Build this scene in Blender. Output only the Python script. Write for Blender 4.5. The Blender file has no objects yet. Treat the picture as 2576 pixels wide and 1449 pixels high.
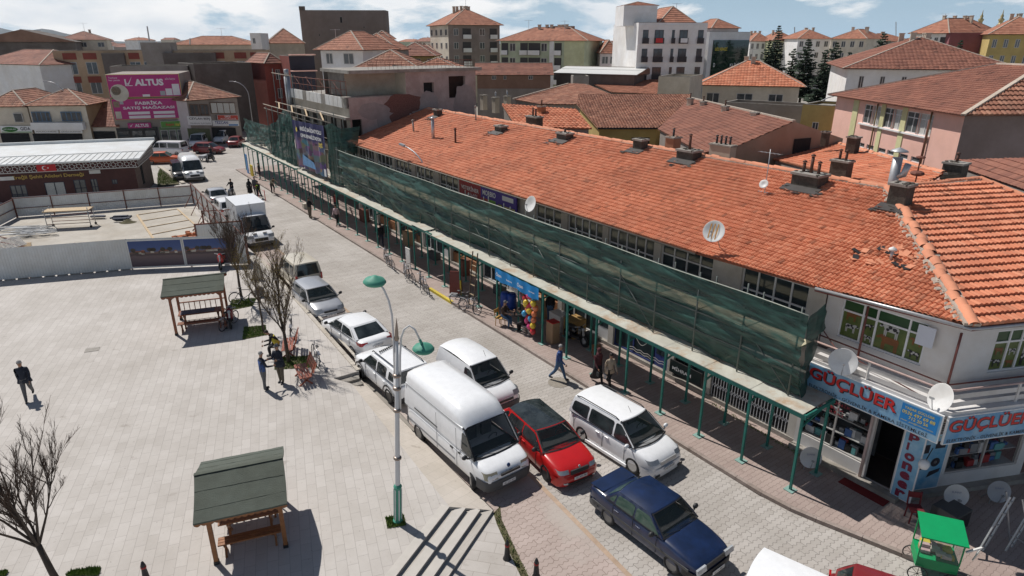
import bpy,bmesh,math,random
from mathutils import Vector,Matrix,noise
random.seed(7)
SC=bpy.context.scene
COL=SC.collection
R=math.radians
# ---------------- camera ----------------
F,CX,CY,YH,CAMH=1620.0,1288.0,724.5,105.0,14.0
PITCH=math.atan((CY-YH)/F)
cam=bpy.data.cameras.new('camera'); co=bpy.data.objects.new('camera',cam); COL.objects.link(co)
co.location=(0,0,CAMH); co.rotation_euler=(math.pi/2-PITCH,0,0)
cam.sensor_width=36; cam.lens=36*F/2576.0; cam.clip_end=12000; cam.clip_start=.1
SC.camera=co
# ---------------- sun and sky ----------------
SUN_EL=R(55); SX,SY=-0.743,0.669
sl=bpy.data.lights.new('sun','SUN'); sl.energy=4.4; sl.angle=R(.5); sl.color=(1,.955,.9)
so=bpy.data.objects.new('sun',sl); COL.objects.link(so)
sd=Vector((SX*math.cos(SUN_EL),SY*math.cos(SUN_EL),math.sin(SUN_EL)))
so.rotation_euler=sd.to_track_quat('Z','Y').to_euler(); so.location=(0,0,60)
w=bpy.data.worlds.new('World'); SC.world=w; w.use_nodes=True
nt=w.node_tree; nt.nodes.clear(); L_=nt.links.new
def N_(t,**k):
 n=nt.nodes.new(t)
 for a,b in k.items():setattr(n,a,b)
 return n
sky=N_('ShaderNodeTexSky',sky_type='NISHITA',sun_disc=False,sun_elevation=SUN_EL,sun_rotation=math.atan2(SX,SY),altitude=1000,air_density=1.0,dust_density=.25,ozone_density=1.2)
tc=N_('ShaderNodeTexCoord'); sep=N_('ShaderNodeSeparateXYZ'); L_(tc.outputs['Generated'],sep.inputs[0])
cb=N_('ShaderNodeMapping'); cb.inputs['Scale'].default_value=(1,1,3.2); cb.inputs['Location'].default_value=(.35,0,.1); L_(tc.outputs['Generated'],cb.inputs[0])
no=N_('ShaderNodeTexNoise'); no.inputs['Scale'].default_value=4.6; no.inputs['Detail'].default_value=9; no.inputs['Roughness'].default_value=.58; no.inputs['Distortion'].default_value=.25
L_(cb.outputs[0],no.inputs['Vector'])
# more cloud towards the left (west) side
hx=N_('ShaderNodeMath',operation='MULTIPLY_ADD'); L_(sep.outputs[0],hx.inputs[0]); hx.inputs[1].default_value=-.13; L_(no.outputs['Fac'],hx.inputs[2])
cr=N_('ShaderNodeValToRGB'); cr.color_ramp.elements[0].position=.46; cr.color_ramp.elements[1].position=.55
L_(hx.outputs[0],cr.inputs[0])
no2=N_('ShaderNodeTexNoise'); no2.inputs['Scale'].default_value=8; no2.inputs['Detail'].default_value=6; L_(cb.outputs[0],no2.inputs['Vector'])
cr2=N_('ShaderNodeValToRGB'); cr2.color_ramp.elements[0].position=.35; cr2.color_ramp.elements[1].position=.6
cr2.color_ramp.elements[0].color=(15.5,16.5,17.6,1); cr2.color_ramp.elements[1].color=(20,20,20,1)
L_(no2.outputs['Fac'],cr2.inputs[0])
el=N_('ShaderNodeMapRange'); L_(sep.outputs[2],el.inputs[0]); el.inputs[1].default_value=.1; el.inputs[2].default_value=.32; el.inputs[3].default_value=.95; el.inputs[4].default_value=.08
fc=N_('ShaderNodeMath',operation='MULTIPLY'); L_(cr.outputs[0],fc.inputs[0]); L_(el.outputs[0],fc.inputs[1])
hz=N_('ShaderNodeMapRange'); L_(sep.outputs[2],hz.inputs[0]); hz.inputs[1].default_value=0; hz.inputs[2].default_value=.2; hz.inputs[3].default_value=.85; hz.inputs[4].default_value=0
hb=N_('ShaderNodeMixRGB'); L_(hz.outputs[0],hb.inputs[0]); L_(sky.outputs[0],hb.inputs[1]); hb.inputs[2].default_value=(8.6,12.6,16.6,1)
mx=N_('ShaderNodeMixRGB'); L_(fc.outputs[0],mx.inputs[0]); L_(hb.outputs[0],mx.inputs[1]); L_(cr2.outputs[0],mx.inputs[2])
bg=N_('ShaderNodeBackground'); bg.inputs[1].default_value=.05; L_(mx.outputs[0],bg.inputs[0])
ow=N_('ShaderNodeOutputWorld'); L_(bg.outputs[0],ow.inputs[0])
SC.view_settings.view_transform='Standard'; SC.view_settings.look='None'; SC.view_settings.exposure=0.0; SC.view_settings.gamma=1
SC.render.engine='CYCLES'
SC.cycles.max_bounces=5; SC.cycles.transparent_max_bounces=12; SC.cycles.volume_bounces=0
# ---------------- frames ----------------
def ray(x,y):
 a,b=x-CX,CY-y; c,s=math.cos(PITCH),math.sin(PITCH)
 return (a,F*c+b*s,-F*s+b*c)
def G(x,y,z=0.0):
 d=ray(x,y); t=(z-CAMH)/d[2]; return Vector((d[0]*t,d[1]*t,z))
def AT(x,y,Y):
 d=ray(x,y); t=Y/d[1]; return Vector((d[0]*t,Y,CAMH+d[2]*t))
DD=Vector((math.cos(R(-55)),math.sin(R(-55)),0)); NN=Vector((.8192,.5736,0)); K0=G(1912,1248)
def S(s,n,z=0.0):v=K0-DD*s+NN*n; return Vector((v.x,v.y,z))
def V3(*a):return Vector(a)
UP=Vector((0,0,1))
# ---------------- materials ----------------
MATS={}
def mat(name,col,rough=.8,var=.12,scale=3.0,bump=0.0,bscale=40.0,metal=0.0,spec=None,col2=None,alpha=None,stains=0.0,sscale=.5,coat=0.0):
 if name in MATS:return MATS[name]
 m=bpy.data.materials.new(name); m.use_nodes=True; t=m.node_tree; b=t.nodes['Principled BSDF']; k=t.links.new
 b.inputs['Roughness'].default_value=rough; b.inputs['Metallic'].default_value=metal
 if spec is not None:b.inputs['Specular IOR Level'].default_value=spec
 if coat:b.inputs['Coat Weight'].default_value=coat; b.inputs['Coat Roughness'].default_value=.04
 tc=t.nodes.new('ShaderNodeTexCoord')
 n=t.nodes.new('ShaderNodeTexNoise'); n.inputs['Scale'].default_value=scale; n.inputs['Detail'].default_value=5; n.inputs['Roughness'].default_value=.65
 k(tc.outputs['Object'],n.inputs['Vector'])
 r=t.nodes.new('ShaderNodeValToRGB'); r.color_ramp.elements[0].position=.3; r.color_ramp.elements[1].position=.7
 c2=col2 or tuple(min(1,c*(1+var)) for c in col); c1=col if col2 else tuple(c*(1-var) for c in col)
 r.color_ramp.elements[0].color=(*c1,1); r.color_ramp.elements[1].color=(*c2,1)
 k(n.outputs['Fac'],r.inputs[0]); out=r.outputs[0]
 if stains:
  n2=t.nodes.new('ShaderNodeTexNoise'); n2.inputs['Scale'].default_value=sscale; n2.inputs['Detail'].default_value=8; n2.inputs['Roughness'].default_value=.7
  k(tc.outputs['Object'],n2.inputs['Vector'])
  r2=t.nodes.new('ShaderNodeValToRGB'); r2.color_ramp.elements[0].position=.4; r2.color_ramp.elements[1].position=.62
  a=1-stains; r2.color_ramp.elements[0].color=(a,a*.97,a*.93,1); r2.color_ramp.elements[1].color=(1,1,1,1)
  k(n2.outputs['Fac'],r2.inputs[0])
  mm=t.nodes.new('ShaderNodeMixRGB'); mm.blend_type='MULTIPLY'; mm.inputs[0].default_value=1; k(out,mm.inputs[1]); k(r2.outputs[0],mm.inputs[2]); out=mm.outputs[0]
 k(out,b.inputs['Base Color'])
 if bump:
  n3=t.nodes.new('ShaderNodeTexNoise'); n3.inputs['Scale'].default_value=bscale; n3.inputs['Detail'].default_value=4; k(tc.outputs['Object'],n3.inputs['Vector'])
  bp=t.nodes.new('ShaderNodeBump'); bp.inputs['Strength'].default_value=bump; bp.inputs['Distance'].default_value=.03; k(n3.outputs['Fac'],bp.inputs['Height']); k(bp.outputs[0],b.inputs['Normal'])
 if alpha is not None:b.inputs['Alpha'].default_value=alpha
 MATS[name]=m; return m
def paving(name,c1,c2,mortar,bw,bh,ang,msize=.012,off=.5,stains=.18,sscale=.25,bump=.3,wob=0.0,blotch=None):
 m=bpy.data.materials.new(name); m.use_nodes=True; t=m.node_tree; b=t.nodes['Principled BSDF']; k=t.links.new
 tc=t.nodes.new('ShaderNodeTexCoord'); mp=t.nodes.new('ShaderNodeMapping'); mp.inputs['Rotation'].default_value=(0,0,ang); k(tc.outputs['Object'],mp.inputs[0])
 vec=mp.outputs[0]
 if wob:
  sp=t.nodes.new('ShaderNodeSeparateXYZ'); k(vec,sp.inputs[0])
  def wav(sock,per,amp):
   a=t.nodes.new('ShaderNodeMath'); a.operation='MULTIPLY'; k(sock,a.inputs[0]); a.inputs[1].default_value=2*math.pi/per
   s_=t.nodes.new('ShaderNodeMath'); s_.operation='SINE'; k(a.outputs[0],s_.inputs[0])
   q=t.nodes.new('ShaderNodeMath'); q.operation='MULTIPLY'; k(s_.outputs[0],q.inputs[0]); q.inputs[1].default_value=amp; return q.outputs[0]
  ax=t.nodes.new('ShaderNodeMath'); k(sp.outputs[0],ax.inputs[0]); ax.inputs[1].default_value=0
  ay=t.nodes.new('ShaderNodeMath'); k(sp.outputs[1],ay.inputs[0]); k(wav(sp.outputs[0],.2,wob),ay.inputs[1])
  cc=t.nodes.new('ShaderNodeCombineXYZ'); k(ax.outputs[0],cc.inputs[0]); k(ay.outputs[0],cc.inputs[1]); vec=cc.outputs[0]
 br=t.nodes.new('ShaderNodeTexBrick'); br.offset=off; br.inputs['Scale'].default_value=1; br.inputs['Brick Width'].default_value=bw; br.inputs['Row Height'].default_value=bh
 br.inputs['Mortar Size'].default_value=msize; br.inputs['Mortar Smooth'].default_value=.3; br.inputs['Bias'].default_value=0
 br.inputs['Color1'].default_value=(*c1,1); br.inputs['Color2'].default_value=(*c2,1); br.inputs['Mortar'].default_value=(*mortar,1)
 k(vec,br.inputs[0])
 n2=t.nodes.new('ShaderNodeTexNoise'); n2.inputs['Scale'].default_value=sscale; n2.inputs['Detail'].default_value=9; n2.inputs['Roughness'].default_value=.72; k(tc.outputs['Object'],n2.inputs[0])
 r2=t.nodes.new('ShaderNodeValToRGB'); r2.color_ramp.elements[0].position=.36; r2.color_ramp.elements[1].position=.64
 a=1-stains; r2.color_ramp.elements[0].color=(a,a*.985,a*.96,1); r2.color_ramp.elements[1].color=(1.04,1.04,1.04,1); k(n2.outputs['Fac'],r2.inputs[0])
 mm=t.nodes.new('ShaderNodeMixRGB'); mm.blend_type='MULTIPLY'; mm.inputs[0].default_value=1; k(br.outputs[0],mm.inputs[1]); k(r2.outputs[0],mm.inputs[2]); out=mm.outputs[0]
 # small dark patches and spots
 n4=t.nodes.new('ShaderNodeTexNoise'); n4.inputs['Scale'].default_value=1.7; n4.inputs['Detail'].default_value=5; n4.inputs['Roughness'].default_value=.6; k(tc.outputs['Object'],n4.inputs[0])
 r4=t.nodes.new('ShaderNodeValToRGB'); r4.color_ramp.elements[0].position=.66; r4.color_ramp.elements[1].position=.73; r4.color_ramp.elements[0].color=(1,1,1,1); r4.color_ramp.elements[1].color=(.78,.76,.74,1); k(n4.outputs['Fac'],r4.inputs[0])
 m4=t.nodes.new('ShaderNodeMixRGB'); m4.blend_type='MULTIPLY'; m4.inputs[0].default_value=1; k(out,m4.inputs[1]); k(r4.outputs[0],m4.inputs[2]); out=m4.outputs[0]
 n5=t.nodes.new('ShaderNodeTexNoise'); n5.inputs['Scale'].default_value=9; n5.inputs['Detail'].default_value=2; k(tc.outputs['Object'],n5.inputs[0])
 r5=t.nodes.new('ShaderNodeValToRGB'); r5.color_ramp.elements[0].position=.7; r5.color_ramp.elements[1].position=.74; r5.color_ramp.elements[0].color=(1,1,1,1); r5.color_ramp.elements[1].color=(.72,.7,.68,1); k(n5.outputs['Fac'],r5.inputs[0])
 m5=t.nodes.new('ShaderNodeMixRGB'); m5.blend_type='MULTIPLY'; m5.inputs[0].default_value=1; k(out,m5.inputs[1]); k(r5.outputs[0],m5.inputs[2]); out=m5.outputs[0]
 if blotch:
  n3=t.nodes.new('ShaderNodeTexNoise'); n3.inputs['Scale'].default_value=.35; n3.inputs['Detail'].default_value=6; k(tc.outputs['Object'],n3.inputs[0])
  r3=t.nodes.new('ShaderNodeValToRGB'); r3.color_ramp.elements[0].position=.5; r3.color_ramp.elements[1].position=.62; k(n3.outputs['Fac'],r3.inputs[0])
  m3=t.nodes.new('ShaderNodeMixRGB'); k(r3.outputs[0],m3.inputs[0]); k(out,m3.inputs[1]); m3.inputs[2].default_value=(*blotch,1); out=m3.outputs[0]
 k(out,b.inputs['Base Color']); b.inputs['Roughness'].default_value=.85
 bp=t.nodes.new('ShaderNodeBump'); bp.inputs['Strength'].default_value=bump; bp.inputs['Distance'].default_value=.01; k(br.outputs['Fac'],bp.inputs['Height']); bp.invert=True; k(bp.outputs[0],b.inputs['Normal'])
 return m
def tilemat(name,ca,cb_,cc,dirt=.35):
 m=bpy.data.materials.new(name); m.use_nodes=True; t=m.node_tree; b=t.nodes['Principled BSDF']; k=t.links.new
 uv=t.nodes.new('ShaderNodeUVMap'); uv.uv_map='UVMap'
 wn=t.nodes.new('ShaderNodeTexWhiteNoise'); wn.noise_dimensions='2D'; k(uv.outputs[0],wn.inputs['Vector'])
 r=t.nodes.new('ShaderNodeValToRGB'); e=r.color_ramp.elements; e[0].position=0; e[0].color=(*ca,1); e[1].position=.9; e[1].color=(*cc,1)
 x=e.new(.45); x.color=(*cb_,1); x=e.new(.985); x.color=tuple(v*.45 for v in cb_)+(1,)
 k(wn.outputs['Value'],r.inputs[0])
 tc=t.nodes.new('ShaderNodeTexCoord'); n=t.nodes.new('ShaderNodeTexNoise'); n.inputs['Scale'].default_value=.45; n.inputs['Detail'].default_value=10; n.inputs['Roughness'].default_value=.72; k(tc.outputs['Object'],n.inputs[0])
 r2=t.nodes.new('ShaderNodeValToRGB'); r2.color_ramp.elements[0].position=.33; r2.color_ramp.elements[1].position=.6; r2.color_ramp.elements[0].color=(1-dirt,1-dirt*1.02,1-dirt*.95,1); r2.color_ramp.elements[1].color=(1,1,1,1); k(n.outputs['Fac'],r2.inputs[0])
 mm=t.nodes.new('ShaderNodeMixRGB'); mm.blend_type='MULTIPLY'; mm.inputs[0].default_value=1; k(r.outputs[0],mm.inputs[1]); k(r2.outputs[0],mm.inputs[2])
 k(mm.outputs[0],b.inputs['Base Color']); b.inputs['Roughness'].default_value=.82; MATS[name]=m
 return m
def glassmat(name,tint=(.02,.03,.035),rough=.06,var=.6,scale=.8,tint2=None):
 return mat(name,tint,rough,0,scale,col2=tint2 or tuple(c*(1+var)+.01 for c in tint),spec=.6)
 # ---------------- mesh building ----------------
class MB:
 def __init__(s):s.v=[]; s.f=[]; s.m=[]; s.mats=[]; s.sm=[]
 def mi(s,m):
  if m not in s.mats:s.mats.append(m)
  return s.mats.index(m)
 def poly(s,pts,m=None,smooth=False):
  i=len(s.v); s.v+=[Vector(p) for p in pts]; s.f.append(tuple(range(i,i+len(pts)))); s.m.append(s.mi(m)); s.sm.append(smooth)
 def mesh(s,vs,fs,m=None,smooth=False):
  i=len(s.v); s.v+=[Vector(p) for p in vs]; k=s.mi(m)
  for f in fs:s.f.append(tuple(i+a for a in f)); s.m.append(k); s.sm.append(smooth)
 def obox(s,c,ux,uy,uz,m=None):
  c=Vector(c); P=[c+ux*a+uy*b+uz*d for d in (-1,1) for b in (-1,1) for a in (-1,1)]
  s.mesh(P,[(0,2,3,1),(4,5,7,6),(0,1,5,4),(2,6,7,3),(0,4,6,2),(1,3,7,5)],m)
 def box(s,x0,x1,y0,y1,z0,z1,m=None):
  s.obox(((x0+x1)/2,(y0+y1)/2,(z0+z1)/2),V3((x1-x0)/2,0,0),V3(0,(y1-y0)/2,0),V3(0,0,(z1-z0)/2),m)
 def bar(s,a,b,w,h=None,m=None):
  a,b=Vector(a),Vector(b); h=h or w; d=b-a; L=d.length
  if L<1e-5:return
  d/=L; u=d.cross(UP)
  if u.length<1e-3:u=V3(1,0,0)
  u.normalize(); v=u.cross(d)
  s.obox((a+b)/2,d*(L/2),u*(w/2),v*(h/2),m)
 def tube(s,pts,r,n=8,m=None,cap=True):
  pts=[Vector(p) for p in pts]; rs=r if isinstance(r,(list,tuple)) else [r]*len(pts); rings=[]; vs=[]
  ref=None
  for i,p in enumerate(pts):
   d=(pts[min(i+1,len(pts)-1)]-pts[max(i-1,0)])
   if d.length<1e-7:d=Vector((0,0,1))
   d.normalize()
   if ref is None:
    ref=d.cross(UP)
    if ref.length<.05:ref=d.cross(V3(1,0,0))
   u=(ref-d*ref.dot(d)); u.normalize(); v=d.cross(u); ref=u
   vs+=[p+u*(rs[i]*math.cos(2*math.pi*k/n))+v*(rs[i]*math.sin(2*math.pi*k/n)) for k in range(n)]
  fs=[]
  for i in range(len(pts)-1):
   for k in range(n):a=i*n+k; b=i*n+(k+1)%n; fs.append((a,b,b+n,a+n))
  if cap:fs.append(tuple(range(n-1,-1,-1))); fs.append(tuple((len(pts)-1)*n+k for k in range(n)))
  s.mesh(vs,fs,m,n>4)
 def lathe(s,prof,n=16,m=None,M=None,smooth=True):
  vs=[]; fs=[]
  for r_,z in prof:
   for k in range(n):
    p=V3(r_*math.cos(2*math.pi*k/n),r_*math.sin(2*math.pi*k/n),z); vs.append(M@p if M else p)
  for i in range(len(prof)-1):
   for k in range(n):a=i*n+k; b=i*n+(k+1)%n; fs.append((a,b,b+n,a+n))
  if prof[0][0]>1e-4:fs.append(tuple(range(n-1,-1,-1)))
  if prof[-1][0]>1e-4:fs.append(tuple((len(prof)-1)*n+k for k in range(n)))
  s.mesh(vs,fs,m,smooth)
 def prism(s,pts,d,m=None):
  n=len(pts); pts=[Vector(p) for p in pts]; d=Vector(d)
  s.mesh(pts+[p+d for p in pts],[tuple(range(n-1,-1,-1)),tuple(range(n,2*n))]+[(i,(i+1)%n,n+(i+1)%n,n+i) for i in range(n)],m)
 def grid(s,P,m=None,smooth=True,flip=False):
  a,b=len(P),len(P[0]); vs=[q for row in P for q in row]
  fs=[(i*b+j,i*b+j+1,(i+1)*b+j+1,(i+1)*b+j) for i in range(a-1) for j in range(b-1)]
  if flip:fs=[f[::-1] for f in fs]
  s.mesh(vs,fs,m,smooth)
 def build(s,name,m=None,parent=None,world=False,**k):
  me=bpy.data.meshes.new(name); vs=s.v
  if parent is not None and world:
   off=parent.location
   if parent.parent:off=off+parent.parent.location
   vs=[p-off for p in vs]
  me.from_pydata([tuple(p) for p in vs],[],s.f)
  for q in s.mats:me.materials.append(q if q is not None else m)
  if not s.mats:me.materials.append(m)
  for i,p in enumerate(me.polygons):p.material_index=s.m[i]; p.use_smooth=s.sm[i]
  me.update(); o=bpy.data.objects.new(name,me); COL.objects.link(o); o.parent=parent
  for a,b in k.items():o[a]=b
  return o
def thing(name,label,cat,loc=(0,0,0),rz=0,group=None):
 o=bpy.data.objects.new(name,None); COL.objects.link(o); o.location=loc; o.rotation_euler=(0,0,rz); o.empty_display_size=.1
 o['label']=label; o['category']=cat
 if group:o['group']=group
 return o
def tag(o,label,cat,group=None):
 o['label']=label; o['category']=cat
 if group:o['group']=group
 return o
def struct(mb,name,m):o=mb.build(name,m); o['kind']='structure'; return o
def kids(o):return [c for c in list(COL.objects) if c.parent==o]
def dup(o,loc=None,rz=None,label=None,parent=None):
 c=o.copy(); COL.objects.link(c); c.parent=parent
 if loc is not None:c.location=loc
 if rz is not None:c.rotation_euler=(0,0,rz)
 if label:c['label']=label
 for ch in [x for x in o.children]:dup(ch,parent=c)
 return c
def textmesh(txt,bold=0.0):
 cu=bpy.data.curves.new('t','FONT'); cu.body=txt; cu.resolution_u=3; cu.offset=bold; cu.size=1
 o=bpy.data.objects.new('t',cu); COL.objects.link(o); bpy.context.view_layer.update()
 me=bpy.data.meshes.new_from_object(o.evaluated_get(bpy.context.evaluated_depsgraph_get())); bpy.data.objects.remove(o)
 vs=[v.co.copy() for v in me.vertices]; fs=[tuple(p.vertices) for p in me.polygons]; bpy.data.meshes.remove(me); return vs,fs
def text(mb,txt,O,ux,uy,w_,h_,m,bold=0.0,fit=True,off=.012,slant=0.0):
 """text in a box w_ x h_ whose lower left corner is O, along unit ux, up unit uy"""
 vs,fs=textmesh(txt,bold)
 if not vs:return
 x0=min(v.x for v in vs); x1=max(v.x for v in vs); y0=min(v.y for v in vs); y1=max(v.y for v in vs)
 sx=w_/(x1-x0); sy=h_/(y1-y0)
 if not fit:sx=sy=min(sx,sy)
 nn=ux.cross(uy)
 mb.mesh([O+ux*((v.x-x0)*sx+slant*(v.y-y0)*sy)+uy*((v.y-y0)*sy)+nn*off for v in vs],fs,m)
def clip_mb(mb,planes):
 pass
def tile_roof(name,poly,m,parent,cw=.24,ch=.34,amp=.035,prof=4,step=.035,jit=0.0,world=True):
 """rows of clay tiles over a convex planar polygon; poly[0]->poly[1] is the eave"""
 P=[Vector(p) for p in poly]; o=P[0]; u=(P[1]-o).normalized(); n=Vector((0,0,0))
 for i in range(2,len(P)):n+=(P[1]-o).cross(P[i]-o)
 n.normalize()
 if n.z<0:n=-n
 v=n.cross(u)
 if sum((p-o).dot(v) for p in P)<0:v=-v
 q=[((p-o).dot(u),(p-o).dot(v)) for p in P]; x0=min(a for a,b in q); x1=max(a for a,b in q); y1=max(b for a,b in q)
 nx=int((x1-x0)/cw)+2; ny=int(y1/ch)+1; bm=bmesh.new(); uvl=bm.loops.layers.uv.new('UVMap')
 pr={1:[0,0],2:[0,1,0],4:[0,.85,1,.55,0],3:[0,1,.8,0]}[prof]; k=len(pr)-1
 rnd=random.Random(len(name)+int(x1*10))
 for j in range(ny):
  base=j*ch; dz=[rnd.uniform(-jit,jit) for _ in range(nx+1)]; prev=None; wob=[.03*jit*30*noise.noise(Vector((c_*cw*.25,base,3))) for c_ in range(nx+1)]
  cols=[]
  for c_ in range(nx):
   for t in range(k+(c_==nx-1)):
    x=x0+(c_+t/k)*cw; h=pr[t%k if t<k else 0]*amp+dz[c_]
    lo=o+u*x+v*(base+wob[c_])+n*(h+step); hi=o+u*x+v*(base+ch*1.04)+n*(pr[t%k if t<k else 0]*amp)
    bt=o+u*x+v*(base+wob[c_])+n*(-.015)
    cols.append((bm.verts.new(lo),bm.verts.new(hi),bm.verts.new(bt)))
  for i in range(len(cols)-1):
   a,b=cols[i],cols[i+1]; c_=i//k; uvc=(c_*.137+.01+x0*.0,j*.219+.02)
   f=bm.faces.new((a[0],b[0],b[1],a[1])); g=bm.faces.new((a[2],b[2],b[0],a[0]))
   for ff in (f,g):
    for lp in ff.loops:lp[uvl].uv=uvc
 cen=sum(P,Vector())/len(P)
 for i in range(len(P)):
  a,b=P[i],P[(i+1)%len(P)]; e=(b-a)
  if e.length<1e-4:continue
  pn=e.cross(n).normalized()
  if (cen-a).dot(pn)>0:pn=-pn
  if i==0:a=a+pn*.06
  bmesh.ops.bisect_plane(bm,geom=bm.verts[:]+bm.edges[:]+bm.faces[:],plane_co=a,plane_no=pn,clear_outer=True)
  # underside
 vs=[bm.verts.new(p-n*.06) for p in P]; f=bm.faces.new(vs)
 if parent is not None and world:
  off=parent.location if not parent.parent else parent.location+parent.parent.location
  bmesh.ops.translate(bm,verts=bm.verts[:],vec=-off)
 me=bpy.data.meshes.new(name); bm.to_mesh(me); bm.free(); me.materials.append(m)
 ob=bpy.data.objects.new(name,me); COL.objects.link(ob); ob.parent=parent
 return ob
def ridge_tiles(mb,a,b,m,r=.13,step=.36,wob=.02,mort=None):
 a,b=Vector(a),Vector(b); d=b-a; L=d.length; d/=L; n=max(1,int(L/step)); u=d.cross(UP).normalized(); v=u.cross(d)
 for i in range(n):
  p=a+d*(i*L/n); q=a+d*((i+1.12)*L/n); jx=random.uniform(-wob,wob); jz=random.uniform(-wob,wob)*.5; P=[]
  for pt,rr in ((p,r*1.08),(q,r*.9)):
   P.append([pt+u*(rr*math.cos(t)+jx)+v*(rr*.75*math.sin(t)+jz) for t in (0,.6,1.2,1.57,1.94,2.54,3.14)])
  mb.grid(P,m,True); mb.poly([P[0][k] for k in range(7)],m)
 if mort:
  mb.bar(a-v*.03,b-v*.03,r*2.5,.08,mort)
def wall_open(mb,A,ux,L,z0,z1,ops,th,m,mrev=None,nrm=None):
 """vertical wall from A along ux, openings (a,b,za,zb), outward normal nrm; faces + reveals of depth th"""
 nrm=nrm or V3(ux.y,-ux.x,0); xs=sorted({0,L,*[o[0] for o in ops],*[o[1] for o in ops]}); zs=sorted({z0,z1,*[o[2] for o in ops],*[o[3] for o in ops]})
 A=Vector((A[0],A[1],0))
 for i in range(len(xs)-1):
  run=None
  for j in range(len(zs)-1):
   cx,cz=(xs[i]+xs[i+1])/2,(zs[j]+zs[j+1])/2
   if xs[i]<-1e-6 or xs[i+1]>L+1e-6:continue
   if any(o[0]<cx<o[1] and o[2]<cz<o[3] for o in ops):continue
   p=A+ux*xs[i]; q=A+ux*xs[i+1]
   mb.poly([p+UP*zs[j],q+UP*zs[j],q+UP*zs[j+1],p+UP*zs[j+1]],m)
 for a,b,za,zb in ops:
  p,q=A+ux*a,A+ux*b; r_=-nrm*th; mm=mrev or m
  mb.poly([p+UP*za,p+UP*za+r_,p+UP*zb+r_,p+UP*zb],mm); mb.poly([q+UP*za+r_,q+UP*za,q+UP*zb,q+UP*zb+r_],mm)
  mb.poly([p+UP*za,q+UP*za,q+UP*za+r_,p+UP*za+r_],mm); mb.poly([p+UP*zb+r_,q+UP*zb+r_,q+UP*zb,p+UP*zb],mm)
def window(parent,O,ux,w_,h_,fm,gm,nx=2,ny=1,fw=.06,split=None,name='window',curtain=None,inset=.09,world=True,pane=True,trans=None):
 """window with its lower left corner at O; the frame is a part, its pane a sub-part"""
 nrm=V3(ux.y,-ux.x,0); O=Vector(O)-nrm*inset; f=MB(); d=nrm*.03
 def hb(a,b,za,zb):f.obox(O+ux*((a+b)/2)+UP*((za+zb)/2),ux*((b-a)/2),d,UP*((zb-za)/2))
 hb(0,w_,0,fw); hb(0,w_,h_-fw,h_); hb(0,fw,fw,h_-fw); hb(w_-fw,w_,fw,h_-fw)
 xs=[w_*i/nx for i in range(1,nx)] if isinstance(nx,int) else nx
 for x in xs:hb(x-fw/2,x+fw/2,fw,h_-fw)
 ys=([h_*i/ny for i in range(1,ny)] if isinstance(ny,int) else ny)
 for y in ys:
  last=0
  for x in list(xs)+[w_]:hb(last+fw/2,x-fw/2,y-fw/2,y+fw/2); last=x
 fo=f.build(name,fm,parent,world)
 if pane:
  g=MB(); q=O-nrm*.012; g.poly([q+UP*.02+ux*.02,q+ux*(w_-.02)+UP*.02,q+ux*(w_-.02)+UP*(h_-.02),q+ux*.02+UP*(h_-.02)])
  me_vs=g.v; off=parent.location if not parent.parent else parent.location+parent.parent.location
  if world:g.v=[v-off for v in g.v]
  go=g.build('pane',gm,None); go.parent=fo
 return fo
 # ---------------- common materials ----------------
M_conc=mat('concrete',(.33,.31,.28),.9,.15,2,.4,30,stains=.25)
M_white=mat('white_paint',(.74,.74,.72),.7,.04,2,stains=.12)
M_cream=mat('cream_render',(.62,.58,.5),.85,.06,1.5,.2,30,stains=.2)
M_black=mat('black_plastic',(.02,.02,.022),.5,.2)
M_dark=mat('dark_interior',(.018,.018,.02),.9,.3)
M_steel=mat('galvanised_steel',(.45,.46,.47),.45,.1,6,metal=.6)
M_rust=mat('rusty_steel',(.17,.06,.04),.8,.3,8)
M_wood=mat('brown_wood',(.3,.13,.055),.65,.25,9,.3,60)
M_paleW=mat('pale_wood',(.5,.38,.24),.8,.2,9,.3,60)
M_glass=glassmat('window_glass')
M_glassB=glassmat('window_glass_pale',(.06,.07,.075),.08,tint2=(.16,.17,.17))
M_curt=mat('net_curtain',(.5,.5,.47),.6,.2,14)
M_winW=mat('white_window_frame',(.7,.7,.7),.5,.03)
M_grass=mat('grass_blades',(.07,.15,.02),.9,.3,6,col2=(.18,.25,.05))
M_soil=mat('soil',(.09,.08,.04),.95,.3,6)
M_tileA=tilemat('clay_tile_orange',(.52,.165,.08),(.63,.215,.11),(.72,.3,.17),.28)
M_tileB=tilemat('clay_tile_weathered',(.25,.1,.06),(.36,.15,.09),(.47,.24,.155),.4)
M_tileC=tilemat('clay_tile_brown',(.24,.095,.065),(.29,.115,.075),(.34,.145,.095),.35)
M_tileD=tilemat('clay_tile_far',(.36,.15,.09),(.43,.18,.11),(.5,.23,.145),.25)
M_mort=mat('ridge_mortar',(.42,.36,.3),.95,.25,5,.8,12)
M_brick=paving('brick_wall',(.2,.09,.06),(.28,.13,.09),(.3,.27,.24),.25,.09,0,.012)
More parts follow.
